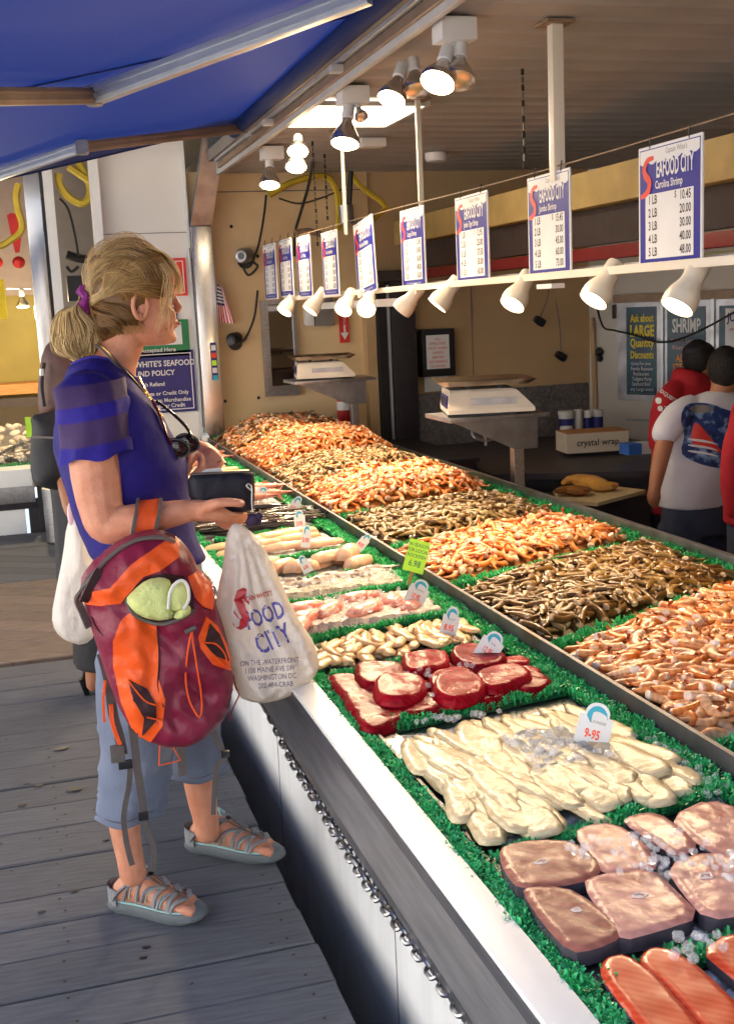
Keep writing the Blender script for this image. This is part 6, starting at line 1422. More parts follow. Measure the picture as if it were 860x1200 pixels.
def J(a): return ay(a[0], a[1], a[2])
def limb(mb, pts, flat=1., n=14, k=5, up=None):
    """px,py,Y,r list -> smooth tapered tube with rounded ends"""
    P = [J(p) for p in pts]; C = catmull(P, k); rr = np.interp(np.linspace(0, len(pts) - 1, len(C)), range(len(pts)), [p[3] for p in pts])
    d0 = (C[1] - C[0]).normalized(); d1 = (C[-1] - C[-2]).normalized()
    Q = [C[0] - d0 * rr[0] * .85, C[0] - d0 * rr[0] * .5] + C + [C[-1] + d1 * rr[-1] * .5, C[-1] + d1 * rr[-1] * .85]; R_ = [rr[0] * .45, rr[0] * .85] + list(rr) + [rr[-1] * .85, rr[-1] * .45]
    return mb.tube(Q, R_, n, flat=flat, up=up)
def xring(yb, yf, xb, xf, Yc, b, n=28, zside=None, sq=1.0):
    """horizontal-ish ring: back pixel (xb,yb), front pixel (xf,yf), half width b across the view"""
    B, Fp = ay(xb, yb, Yc), ay(xf, yf, Yc); c = (B + Fp) / 2; a = (Fp - B) / 2; r = []
    zs = 0 if zside is None else ay((xb + xf) / 2, zside, Yc).z - c.z
    for k in range(n):
        t = 2 * PI * k / n; ct, st_ = math.cos(t), math.sin(t)
        ct = math.copysign(abs(ct) ** sq, ct); st_ = math.copysign(abs(st_) ** sq, st_)
        r.append(c + a * ct + Vector((0, b * st_, zs * st_ * st_)))
    return r
def bvh(mb): return BVHTree.FromPolygons([Vector(v) for v in mb.v], mb.f)
def decal(poly_px, tree, off, th_=.0015, step=3.0, wr=0.):
    """a sheet cut to a pixel outline and laid on a surface; returns MB"""
    vs, fs, pl = tri_poly(poly_px, step); top = []; ok = []
    for (x, y) in vs:
        d = ray(x, y).normalized(); h = tree.ray_cast(EYE, d)
        if h[0] is None: h = tree.find_nearest(EYE + d * 2.6); p, n_ = h[0], h[1]
        else: p, n_ = h[0], h[1]
        if n_.dot(d) > 0: n_ = -n_
        n_ = (n_ - d).normalized()
        top.append((p + n_ * (off + wr * nz(p.x, p.z, 5, 40)), n_))
    m = len(top); V = [t[0] for t in top] + [t[0] - t[1] * th_ for t in top]; ec = set()
    F = [tuple(f) for f in fs] + [tuple(i + m for i in reversed(f)) for f in fs]
    for f in fs:
        for a, b in zip(f, f[1:] + f[:1]): ec.add((a, b))
    for a, b in list(ec):
        if (b, a) not in ec: F.append((b, a, a + m, b + m))
    return MB().add(V, F)
def decal_mb(mbpx, tree, off):
    V = []
    for (x, y, z) in mbpx.v:
        d = ray(x, y).normalized(); h = tree.ray_cast(EYE, d)
        p = h[0] if h[0] is not None else tree.find_nearest(EYE + d * 2.6)[0]
        V.append(p - d * off)
    return MB().add(V, [tuple(reversed(f)) for f in mbpx.f])
def pxwords(lines, rot=0., c=(0, 0)):
    mb = MB(); cr, sr = math.cos(R(rot)), math.sin(R(rot))
    for s, x, y, size, sx, bold, al in lines:
        t = text_mb(s, size, sx, bold, al); mb.add([(x + p[0] * cr + p[1] * sr, y - p[1] * cr + p[0] * sr, 0) for p in t.v], t.f)
    return mb
def cushion(pix, Y, D, back, step=.012, nzamp=.004, nzs=20, vert=0., Rr=.07, sag=None):
    """inflated shape standing upright, outlined by pixels at depth Y"""
    pl = [(ay(x, y, Y).x, ay(x, y, Y).z) for x, y in pix]; pl = smooth_poly(pl, 1)
    if sum((pl[i - 1][0] * pl[i][1] - pl[i][0] * pl[i - 1][1]) for i in range(len(pl))) < 0: pl = pl[::-1]
    D1 = dome(1, Rr)
    f = lambda x, z, d: D * D1(d) + (nzamp * (nz(x, z * (.35 if vert else 1), 3, nzs) + .5 * nz(x, z, 9, nzs * 2.3) + .45 * (1 - 2.2 * abs(nz(x + z * .6, z * .5 - x * .4, 5, nzs * 1.7)))) * D1(d) if d > 1e-6 else 0) * 1.
    Mx = Matrix(((1, 0, 0, 0), (0, 0, -1, Y), (0, 1, 0, 0), (0, 0, 0, 1)))
    return inflate(pl, step, f, lambda x, z, d: -back * D1(d), Mx)
Z6 = lambda L_: [(50 + x / 2.457, 560 + y / 2.457) for x, y in L_]

# ================================================================== the woman at the counter
fem = thing('person', 'woman in violet blue blouse and grey shorts looking over the fish, holding a dark wallet', 'person', (.25, 2.85, 0))
# ---- skin: one continuous body
sb = MB()
tr_ = [xring(660, 655, 112, 226, 2.88, .165), xring(620, 618, 100, 218, 2.88, .165), xring(580, 580, 84, 212, 2.88, .165), xring(540, 545, 72, 210, 2.88, .175),
       xring(505, 518, 70, 205, 2.88, .185), xring(475, 492, 78, 190, 2.88, .19), xring(455, 470, 84, 172, 2.88, .165), xring(440, 455, 92, 162, 2.88, .13), xring(428, 444, 100, 156, 2.88, .085)]
sb.rings(tr_)
limb(sb, [(128, 450, 2.88, .06), (135, 420, 2.88, .054), (146, 392, 2.88, .052), (152, 370, 2.88, .052)])
limb(sb, [(112, 468, 2.76, .06), (111, 505, 2.73, .064), (113, 555, 2.71, .059), (118, 595, 2.69, .05), (127, 616, 2.68, .044), (158, 611, 2.66, .041), (198, 603, 2.645, .032), (226, 598, 2.64, .025), (240, 599, 2.63, .026)])
limb(sb, [(132, 470, 3.02, .06), (150, 530, 3.08, .052), (172, 568, 3.08, .045), (200, 545, 3.0, .035), (226, 524, 2.93, .025)])
# near hand: palm, four fingers behind and under the wallet, thumb along its face
limb(sb, [(238, 598, 2.63, .024), (250, 601, 2.63, .026), (262, 604, 2.635, .022)], flat=.8)
limb(sb, [(242, 594, 2.612, .016), (254, 590, 2.592, .0125), (268, 588.5, 2.584, .011), (283, 590, 2.582, .0095)], k=3, n=10)
for i, (ya, yb, yc, xt) in enumerate(((600, 604, 604, 286), (604, 609, 610, 287), (608, 613, 614, 282), (610, 616, 616, 274))):
    limb(sb, [(256, ya, 2.632 + .008 * i, .0115), (268 - i, yb, 2.635 + .010 * i, .0105), (xt - 7, yc, 2.65 + .008 * i, .0095), (xt, yc - 3, 2.675 + .004 * i, .0085)], k=3, n=10)
# far hand: fingers hanging over the wallet top
limb(sb, [(224, 524, 2.93, .025), (238, 528, 2.91, .030), (248, 534, 2.89, .026)], flat=.75)
for i, (x0, y0, x1, y1, x2, y2) in enumerate(((250, 528, 257, 542, 249, 553), (247, 532, 252, 545, 242, 556), (242, 535, 245, 548, 234, 557), (236, 534, 236, 548, 227, 556))):
    limb(sb, [(x0 - 6, y0, 2.885, .011), (x0, y0 + 3, 2.862, .0105), (x1 + 2 - i, y1, 2.838 - .002 * i, .0092), (x2, y2, 2.822, .0075)], k=3, n=10)
limb(sb, [(230, 528, 2.90, .014), (222, 540, 2.86, .0125), (219, 552, 2.84, .0105)], k=3, n=10)
# legs
limb(sb, [(160, 670, 2.80, .09), (158, 760, 2.79, .085), (156, 850, 2.775, .062), (150, 900, 2.765, .05), (145, 945, 2.76, .042), (147, 975, 2.755, .037), (152, 1003, 2.75, .033), (156, 1024, 2.75, .034)])
limb(sb, [(195, 680, 2.96, .09), (212, 780, 2.97, .08), (226, 850, 2.98, .058), (231, 895, 2.98, .046), (236, 930, 2.98, .041), (240, 955, 2.98, .035), (243, 975, 2.98, .034)])
def foot(hp, tp, yw, ank):
    h, t = az(*hp, 0), az(*tp, 0); d = (t - h); L = d.length; d.normalize(); s = Vector((-d.y, d.x, 0))
    rg = []
    for (u, w_, zz, hh) in ((.04, .022, .045, .02), (.10, .031, .050, .032), (.25, .034, .062, .046), (.42, .036, .06, .044), (.60, .042, .046, .028), (.75, .044, .038, .020), (.86, .040, .034, .015)):
        c = h + d * L * u + Vector((0, 0, zz)); rg.append([c + s * w_ * math.cos(q) + Vector((0, 0, hh * math.sin(q))) for q in [2 * PI * k / 14 for k in range(14)]])
    sb.rings(rg)
    for i, (o, u1, r_) in enumerate(((-.030, .97, .012), (-.013, .965, .009), (.002, .95, .0085), (.016, .925, .008), (.029, .89, .0075))):
        o = o * yw; a = h + d * L * .80 + s * o * .9 + Vector((0, 0, .034)); b = h + d * L * (u1 - .05) + s * o + Vector((0, 0, .034)); c = h + d * L * u1 + s * o + Vector((0, 0, .029)); sb.tube([a, b, c], [r_ * 1.05, r_ * 1.1, r_ * .8], 8)
    return h, d, s, L
f1 = foot((133, 1062), (238, 1078), 1, None); f2 = foot((222, 993), (329, 1008), 1, None)
# head
HC = ay(158, 350, 2.88); hs = 1.0
def hp_(x, y, z): a = R(1); return HC + Vector((x * math.cos(a) - y * math.sin(a), x * math.sin(a) + y * math.cos(a), z)) * hs
prof = [(.118, -.02, .02, .02), (.110, -.06, .045, .045), (.090, -.088, .070, .064), (.060, -.098, .085, .073), (.030, -.100, .092, .077), (.008, -.098, .094, .077), (-.012, -.094, .085, .074), (-.035, -.086, .088, .070), (-.055, -.074, .090, .064), (-.072, -.06, .089, .058), (-.090, -.040, .086, .050), (-.104, -.015, .082, .038), (-.112, .02, .070, .024)]
rg = []
for z, xb, xf, w_ in prof:
    r = []
    for k in range(24):
        t = 2 * PI * k / 24; cx = (xb + xf) / 2; ct = math.cos(t); e = .80 if ct > 0 else 1.
        r.append(hp_(cx + (xf - xb) / 2 * math.copysign(abs(ct) ** e, ct), w_ * math.sin(t), z))
    rg.append(r)
sb.rings(rg)
sb.tube([hp_(.086, 0, .014), hp_(.095, 0, -.008), hp_(.104, 0, -.024), hp_(.094, 0, -.036)], [.007, .0085, .0095, .008], 10)      # nose
for s in (-1, 1): sb.ell(hp_(.096, s * .011, -.032), (.008, .006, .006), 8, 6)
sb.ell(hp_(.090, 0, -.058), (.011, .020, .006), 10, 6); sb.ell(hp_(.088, 0, -.068), (.011, .017, .0065), 10, 6); sb.ell(hp_(.080, 0, -.096), (.014, .02, .014), 10, 6)
for s in (-1, 1): sb.ell(hp_(.062, s * .040, -.045), (.03, .02, .028), 10, 6); sb.ell(hp_(.084, s * .03, .022), (.012, .026, .008), 10, 6)
sk = remesh(sb, .0042, 3, .5)
body = sk.build('body', M['skin'], fem, True, ang=0)
# ears, eyes, nails
for s in (-1, 1):
    e = MB(); P_ = [hp_(.002 + .017 * math.cos(t), s * (.077 + .008 * max(0, -math.cos(t))), -.018 + .030 * math.sin(t)) for t in [2 * PI * k / 12 for k in range(12)]]
    e.tube(P_, .0055, 7, closed=True, cap=False); e.ell(hp_(.004, s * .074, -.018), (.014, .006, .024), 10, 6); e.ell(hp_(.0, s * .078, -.042), (.008, .006, .009), 8, 5); e.build('ear', M['skin'], fem)
    MB().ell(hp_(.073, s * .031, -.004), (.013, .013, .013), 12, 8).build('eye', mat('eye_white', (.7, .68, .66), .15, var=0) if s < 0 else bpy.data.materials['eye_white'], fem)
    MB().ell(hp_(.0845, s * .032, -.004), (.003, .006, .006), 10, 6).build('iris', M['navy'], fem)
    MB().tube([hp_(.082, s * .016, .002), hp_(.088, s * .030, .006), hp_(.076, s * .046, .001)], .0022, 6).build('eyelash', M['dark_ink'], fem)
    MB().tube([hp_(.090, s * .014, .018), hp_(.092, s * .032, .024), hp_(.080, s * .05, .018)], [.003, .0035, .002], 6).build('eyebrow', mat('brow', hx('6e4f34'), .6) if s < 0 else bpy.data.materials['brow'], fem)
MB().tube([hp_(.0995, -.014, -.0625), hp_(.1015, 0, -.063), hp_(.0995, .014, -.0625)], [.0035, .0045, .0035], 7).build('lips', mat('lips', hx('b0605a'), .4), fem)
for a, b in (((281, 588.2, 2.573), (285, 589.4, 2.573)),):
    MB().tube([J(a), J(b)], [.006, .005], 8, flat=.5).build('thumbnail', mat('nail', hx('e0b0a0'), .3), fem)
# ---- hair
HL = []; hb = MB()
cap = MB(); rg = []
for z, xb, xf, w_ in prof[:9]:
    r = []
    for k in range(24):
        t = 2 * PI * k / 24; ct = math.cos(t); fr = 1.0 if z > .045 else (.55 if z > .0 else .18)
        x = (xb + xf) / 2 + (xf - xb) / 2 * ct; 
        lim = (.100 if z > .05 else (.045 if z > .02 else (.022 if z > -.02 else -.012)))
        x = min(x * 1.09, lim); yv = w_ * math.sin(t) * 1.12
        r.append(hp_(x, yv, z * 1.07 + .003))
    rg.append(r)
cap.rings(rg); cap.ell(ay(128, 383, 2.88), (.05, .055, .045), 14, 8)
DK, MD, LT, GD = hx('3a2616'), hx('76532c'), hx('dcc08c'), hx('b08444')
capm = remesh(cap, .006, 3); capm.c = [hx('6a4a28')] * len(capm.v)
capm.build('hair', M['hair'], fem, True, True, ang=0)
SC = ay(101, 352, 2.885); g = random.Random(3); st = MB()
def mixc(a, b, t): return tuple(a[i] * (1 - t) + b[i] * t for i in range(3))
def strand(P, r, c0, c1, k=5, mb=None):
    C = catmull(P, k); n = len(C); rr = [r * (1 - .6 * (i / n)) for i in range(n)]; (mb or st).tube(C, rr, 3, cap=False, cols=[mixc(c0, c1, i / (n - 1)) for i in range(n)])
def onh(ang, side, lift):       # point above the skull: ang 0=front brow line .. 180=nape through the crown, side -1..1 across
    a = R(ang); x = .097 * math.cos(a); z = .118 * math.sin(a); yy = .080 * side; s_ = math.sqrt(max(0, 1 - .92 * side * side))
    return hp_(-.004 + x * s_, yy, .004 + z * s_) + (hp_(x * s_, yy, z * s_) - HC).normalized() * lift
for i in range(2600):
    side = g.uniform(-1, 1); side = math.copysign(abs(side) ** .7, side) * .99
    a0 = g.uniform(28, 120) if g.random() < .75 else g.uniform(28, 60)
    lift = g.uniform(.004, .017); pts = []
    end = SC + Vector((g.uniform(-.008, .01), g.uniform(-.018, .018), g.uniform(-.018, .018)))
    for q in (0, .25, .5, .75): 
        a = a0 + (172 - a0) * q; sd = side * (1 - .55 * q ** 1.5); pts.append(onh(a, sd, lift * (1 + .25 * math.sin(PI * q)) + g.uniform(-.0015, .0015)))
    pts.append(end); t = g.random(); c0 = mixc(MD, DK, .5 * g.random()) if t < .4 else mixc(GD, LT, g.random() * .6); c1 = mixc(c0, LT, g.uniform(.2, .9))
    strand(pts, g.uniform(.0006, .0012), c0, c1)
for i in range(1300):             # side hair from the temple over the ear, drawn back
    s_ = -1 if g.random() < .7 else 1; z0 = g.uniform(-.005, .105); x0 = g.uniform(-.04, .07)
    sx = lambda x, z: s_ * .080 * math.sqrt(max(.05, 1 - (x / .13) ** 2 - (z / .17) ** 2))
    pts = [hp_(x0, sx(x0, z0) + s_ * .003, z0)]
    for q in (.3, .6, .85): 
        x = x0 + (-.095 - x0) * q; z = z0 + (-.004 - z0) * q + .020 * math.sin(PI * q); pts.append(hp_(x, sx(x, z) + s_ * g.uniform(.006, .015), z))
    pts.append(SC + Vector((0, g.uniform(-.015, .015), g.uniform(-.02, .01)))); c0 = mixc(MD, GD, g.random()); strand(pts, g.uniform(.0006, .0013), c0, mixc(c0, LT, g.uniform(.3, 1)))
for i in range(600):             # hair drawn up from the nape
    s_ = g.choice((-1, -1, 1)); x0 = g.uniform(-.085, -.005); z0 = -.035 - .028 * g.random() - .02 * (x0 < -.04); yy = s_ * (.079 * math.sqrt(max(.1, 1 - (x0 / .115) ** 2)) * .92 + .004)
    pts = [hp_(x0, yy, z0), hp_(x0 - .02, yy * 1.03 + s_ * .003, z0 + .018), hp_(max(-.1, x0 - .05), yy * .75 + s_ * .004, z0 + .030), SC + Vector((.004, g.uniform(-.015, .015), g.uniform(-.02, 0)))]; c0 = mixc(DK, MD, g.random()); strand(pts, g.uniform(.0012, .0018), c0, mixc(c0, GD, .5))
for i in range(260):            # fringe over the forehead and loose locks by the cheek
    s_ = g.uniform(-1, 1); ys = s_ * .06
    if g.random() < .85: pts = [hp_(.03, ys, .118), hp_(.075, ys * 1.1 + g.uniform(-.008, .008), .098), hp_(.103, ys * 1.05, .055 + g.uniform(-.01, .01)), hp_(.104 + g.uniform(-.004, .006), ys, g.uniform(.005, .035))]
    else:
        yy = -abs(g.uniform(.068, .082)); x0 = g.uniform(.045, .075); pts = [hp_(x0 - .01, yy * .75, .09), hp_(x0 + .012, yy, .05), hp_(x0 + g.uniform(-.002, .01), yy - .006, .0), hp_(x0 + g.uniform(-.02, .002), yy - .002, g.uniform(-.085, -.03))]
    c0 = mixc(GD, LT, g.random()); strand(pts, g.uniform(.0005, .0010), c0, mixc(c0, hx('e6cc98'), g.random()))
for i in range(110):             # flyaways
    a0 = g.uniform(60, 130); sd = g.uniform(-.8, .2); l = g.uniform(.02, .035); pts = [onh(a0, sd, .008), onh(a0 + 15, sd, l), onh(a0 + 35, sd * .8, l), onh(a0 + 55, sd * .7, .012)]; strand(pts, .0006, GD, LT)
for i in range(60):             # stray hair at the nape and in front of the ear
    a = g.random(); p = hp_(g.uniform(-.06, .01), -.07, -.05); strand([p, p + Vector((g.uniform(-.01, .012), -.006, -.012)), p + Vector((g.uniform(-.02, .016), -.004, -.032))], .0006, MD, GD)
st.build('hair_strands', M['hair'], fem, True, True, ang=0)
pt = MB(); st = MB(); g = random.Random(5)
pt.ell(ay(93, 391, 2.885), (.048, .045, .058), 16, 10); ptm = remesh(pt, .008, 2); ptm.c = [hx('8a6a42')] * len(ptm.v); ptm.build('ponytail', M['hair'], fem, True, True, ang=0)
for i in range(1300):
    a = g.uniform(0, 2 * PI); r1 = .058 * g.uniform(.7, 1.05); cy_, sy_ = math.cos(a), math.sin(a); wob = lambda s=.011: Vector((g.uniform(-s, s), g.uniform(-s, s), g.uniform(-s, s)))
    c = ay(92, 388, 2.885); e = ay(g.uniform(88, 108), g.uniform(418, 432), 2.885)
    pts = [SC + Vector((-.015, sy_ * .012, cy_ * .012)), c + Vector((-.010 + cy_ * r1 * .50, sy_ * r1 * .65, .048)), c + Vector((cy_ * r1, sy_ * r1 * .9, .002)) + wob(.005), c + Vector((cy_ * r1 * .88, sy_ * r1 * .75, -.034)) + wob(.012), c + Vector((cy_ * r1 * .45 + .006, sy_ * r1 * .4, -.060)) + wob(.007), ay(g.uniform(95, 104), g.uniform(420, 428), 2.885) + Vector((cy_ * .012, sy_ * .03, 0)) + wob()]
    c0 = mixc(GD, LT, g.uniform(.4, 1)); 
    if g.random() < .2: c0 = MD
    strand(pts, g.uniform(.0012, .002), c0, mixc(c0, hx('e6cf9c'), g.random()))
st.build('ponytail_strands', M['hair'], fem, True, True, ang=0)
sr = MB(); P_ = [SC + Vector((-.004 + .004 * math.sin(5 * t), .024 * math.cos(t), .026 * math.sin(t))) for t in [2 * PI * k / 20 for k in range(20)]]
sr.tube(P_, [.0115 + .003 * math.sin(k * 2.4) for k in range(20)], 8, closed=True, cap=False); sr.build('scrunchie', mat('purple_scrunchie', hx('7a1f6e'), .7, var=.2, bump=.4, bscale=80), fem)
# ---- blouse
def dense(rs, k, amp, sc, seed):
    out = []
    for a, b in zip(rs, rs[1:]):
        for j in range(k): out.append([p.lerp(q, j / k) for p, q in zip(a, b)])
    out.append(list(rs[-1])); n = len(out)
    for i, r in enumerate(out):
        c = sum(r, Vector()) / len(r)
        for m_, p in enumerate(r):
            f = 1 - 2.4 * abs(nz(p.x * .9 + p.z * .55, p.y * .5 + p.z * .25, seed, sc)); f2 = nz(p.x, p.z, seed + 3, sc * 2)
            r[m_] = p + (p - c).normalized() * amp * (f * .8 + f2 * .5) * min(1, i / k, 1)
    return out
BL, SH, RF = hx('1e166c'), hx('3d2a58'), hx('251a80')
bl = MB(); bl.cc = BL
rr_ = [xring(427, 505, 84, 197, 2.88, .080, 40, 428), xring(432, 512, 79, 202, 2.88, .120, 40, 436), xring(445, 520, 73, 207, 2.88, .165, 40, 450), xring(470, 528, 67, 211, 2.88, .190, 40, 478)] + \
      [xring(*a, 40) for a in ((505, 535, 63, 216, 2.88, .200), (530, 545, 65, 218, 2.88, .197), (560, 565, 73, 217, 2.88, .188), (590, 592, 83, 220, 2.88, .182), (620, 620, 93, 226, 2.88, .184), (652, 650, 105, 237, 2.88, .192))]
# folds
for j, r in enumerate(rr_):
    for k, p in enumerate(r): r[k] = p + (p - sum(r, Vector()) / len(r)).normalized() * (.006 * nz(k * .35, j * .25, 2) * min(1, j / 3))
rr_ = dense(rr_, 4, .006, 9, 4)
inner = [[p + (sum(r, Vector()) / len(r) - p).normalized() * .006 for p in r] for r in rr_]
bl.rings([inner[0]] + rr_ + [inner[-1]], False)
bl.build('blouse', M['shirt'], fem, True, True, ang=0)
nb = MB(); nb.cc = RF; nb.tube([p + Vector((0, 0, .001)) for p in rr_[0]], .0035, 6, closed=True, cap=False); nb.build('neckline', M['shirt'], fem, True, True)
def sleeve(Ys, sgn):
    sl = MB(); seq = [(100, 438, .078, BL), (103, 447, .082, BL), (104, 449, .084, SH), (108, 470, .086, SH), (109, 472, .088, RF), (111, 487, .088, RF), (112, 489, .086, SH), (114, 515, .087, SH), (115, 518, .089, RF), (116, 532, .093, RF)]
    rg = []; cols = []
    for i, (x, y, r_, c) in enumerate(seq):
        p = ay(x, y, Ys + sgn * .012 * i / 9); ring = []
        for k in range(40):
            t = 2 * PI * k / 40; w_ = 1 + (.055 * math.sin(9 * t + i) if i >= 8 else .018 * math.sin(7 * t + i * .5)); h = .5 if i == 0 else (.8 if i == 1 else 1)
            ring.append(p + Vector((r_ * w_ * h * math.cos(t) * .92, r_ * w_ * h * math.sin(t) * .95, (.006 * math.sin(5 * t) if i == 9 else 0) + .12 * r_ * math.cos(t) * (1 if i > 1 else 0))))
        rg.append(ring); cols += [c] * 40
    for i, r in enumerate(rg):
        for k, p in enumerate(r): r[k] = p + (p - sum(r, Vector()) / 40).normalized() * .005 * (1 - 2.4 * abs(nz(k * .28, i * .12, 8))) * (i > 1)
    sl.rings(rg, False, cols=cols); p0 = sum(rg[0], Vector()) / 40; b_ = len(sl.v); sl.add(rg[0] + [p0 + Vector((0, 0, .012))], [((k + 1) % 40, k, 40) for k in range(40)], 0, [BL] * 41)
    sl.build('sleeve', M['shirt'], fem, True, True, ang=0)
sleeve(2.735, -1); sleeve(3.02, 1)
# ---- shorts
so = MB()
def px_ring(y, xl, xr, Y, b, wav=0, n=32):
    A, B = ay(xl, y, Y), ay(xr, y, Y); c = (A + B) / 2; a = (B.x - A.x) / 2
    return [c + Vector((a * math.cos(t) * (1 + .03 * math.sin(3 * t + y)), b * math.sin(t) * (1 + .05 * math.sin(4 * t + y * .05)), wav * math.sin(4 * t))) for t in [2 * PI * k / n for k in range(n)]]
near = [px_ring(*a) for a in ((640, 116, 220, 2.84, .13), (700, 112, 222, 2.81, .125), (770, 112, 215, 2.79, .115), (840, 118, 207, 2.775, .095), (880, 119, 204, 2.77, .09), (915, 117, 199, 2.765, .085), (940, 114, 194, 2.76, .082, .004), (953, 113, 191, 2.76, .081, .004))]
far = [px_ring(*a) for a in ((640, 130, 232, 2.94, .12), (700, 140, 240, 2.96, .115), (770, 160, 250, 2.97, .105), (840, 183, 259, 2.98, .092), (880, 192, 263, 2.98, .088), (903, 195, 265, 2.98, .086, .004))]
for L_, hm in ((near, 953), (far, 903)):
    L_[:] = dense(L_, 5, .008, 11, hm)
    leg = MB(); inn = [[p + (sum(r, Vector()) / len(r) - p).normalized() * .005 for p in r] for r in L_[-6:]]
    for j, r in enumerate(L_):
        for k, p in enumerate(r): r[k] = p + (p - sum(r, Vector()) / len(r)).normalized() * .007 * nz(k * .3, j * .7, hm * .1)
    leg.rings(L_ + inn[::-1], False); leg.build('shorts_leg', M['shorts'], fem, True, ang=0)
    c = [p + Vector((0, 0, .018)) + (p - sum(L_[-1], Vector()) / 32).normalized() * .0015 for p in L_[-1]]
    MB().tube(c, .0012, 5, closed=True, cap=False).build('hem_stitch', M['webb'], fem)
# ---- sandals
def sandal(f):
    h, d, s, L = f; up = Vector((0, 0, 1))
    def q(u, v, z): return h + d * (L * u) + s * v + up * z
    out = [(-.02, 0), (.0, .026), (.12, .034), (.3, .034), (.5, .042), (.7, .050), (.85, .048), (.97, .034), (1.03, .010)]
    ol = [(u, v) for u, v in out] + [(u, -v * (1.02 if u > .5 else 1)) for u, v in reversed(out[1:])]
    ol = smooth_poly([(u * L, v) for u, v in ol], 1); sb_ = MB(); n = len(ol); lv = [(.94, .0), (1.0, .006), (1.03, .014), (1.0, .024), (.95, .028)]
    cx = L / 2; rings = [[h + d * (cx + (a - cx) * e) + s * (b * e) + up * (z + .006 * max(0, (a / L - .8))) for a, b in ol] for e, z in lv]
    sb_.rings(rings); sb_.build('sole', M['sole'], fem)
    MB().rings([[h + d * (cx + (a - cx) * .9) + s * (b * .9) + up * z for a, b in ol] for z in (.0285, .033)]).build('footbed', M['sandal_trim'], fem)
    tc = MB(); rg = []
    for (u, w_, hh) in ((.84, .050, .030), (.92, .045, .030), (.99, .032, .026), (1.035, .014, .016)): rg.append([q(u, w_ * math.cos(t), .012 + hh * math.sin(t) * .95) for t in [PI * k / 12 for k in range(13)]])
    tc.rings(rg, False); tc.rings([[p - up * .001 for p in r] for r in rg][::-1], False); tc.build('toe_cap', M['sole'], fem)
    # heel cup
    hc = MB(); rg = []
    for z, e in ((.020, 1.0), (.045, 1.02), (.062, .96)): rg.append([q(.10 - .14 * math.cos(t) * 1.0 if False else .13 - .155 * math.cos(t), .037 * e * math.sin(t), z + .008 * math.cos(t)) for t in [-PI / 2 + PI * k / 14 for k in range(15)]])
    for a in (0,): 
        vs = [p for r in rg for p in r]; fs = [(i * 15 + j, i * 15 + j + 1, (i + 1) * 15 + j + 1, (i + 1) * 15 + j) for i in range(2) for j in range(14)]; hc.add(vs, fs); vs2 = [p + (q(.13, 0, p.z) - p).normalized() * .003 for p in vs]; hc.add(vs2, [tuple(reversed(f_)) for f_ in fs])
    hc.build('heel_cup', M['sandal'], fem)
    hw = lambda u: np.interp(u, [0, .12, .3, .5, .7, .85, 1], [.026, .036, .037, .042, .048, .047, .02]); ht = lambda u: np.interp(u, [.1, .25, .42, .6, .75, .9], [.090, .110, .106, .078, .063, .052])
    def strap(u0, v0, u1, v1, nm='strap', r_=.0055, m='sandal', z0=.026):
        """from one edge of the sole, over the foot: v is -1..1 across"""
        P_ = []
        for k in range(9):
            t = k / 8; u = u0 + (u1 - u0) * t; v = v0 + (v1 - v0) * t; th_ = math.asin(max(-1, min(1, v))); w_ = hw(u) * 1.04; P_.append(q(u, w_ * math.sin(th_), z0 + (ht(u) - z0) * max(0, math.cos(th_)) ** .8))
        b = MB(); b.tube(P_, r_, 6, flat=.45, up=up); b.build(nm, M[m], fem)
    for sgn in (-1, 1):
        strap(.22, sgn * .99, .46, sgn * .18, r_=.010); strap(.36, sgn * .99, .46, sgn * .18, r_=.007); strap(.42, sgn * .99, .62, sgn * .16, r_=.008); strap(.56, sgn * .99, .62, sgn * .16, r_=.007)
        strap(.60, sgn * .99, .74, sgn * .15, r_=.008); strap(.72, sgn * .99, .74, sgn * .15, r_=.007); strap(.75, sgn * .99, .86, sgn * .12, r_=.008)
        strap(.28, sgn * .99, .44, sgn * .3, r_=.0025, m='sandal_trim', z0=.034, nm='trim'); strap(.47, sgn * .99, .60, sgn * .3, r_=.0025, m='sandal_trim', z0=.034, nm='trim'); strap(.64, sgn * .99, .72, sgn * .3, r_=.0025, m='sandal_trim', z0=.034, nm='trim')
        strap(.10, sgn * .99, .30, sgn * .75, r_=.009)
    strap(.44, -.22, .88, .20, 'lace', .0022, 'webb', .03); strap(.44, .22, .88, -.20, 'lace', .0022, 'webb', .03); strap(.5, -.2, .8, .1, 'lace', .0022, 'webb', .03)
    MB().tube([q(.40, -.012, .112), q(.36, 0, .128), q(.40, .012, .112)], .0035, 6).build('pull_loop', M['sandal_trim'], fem)
    MB().ell(q(.46, 0, .104), (.008, .008, .006), 8, 5).build('lace_toggle', M['blackp'], fem)
sandal(f1); sandal(f2)
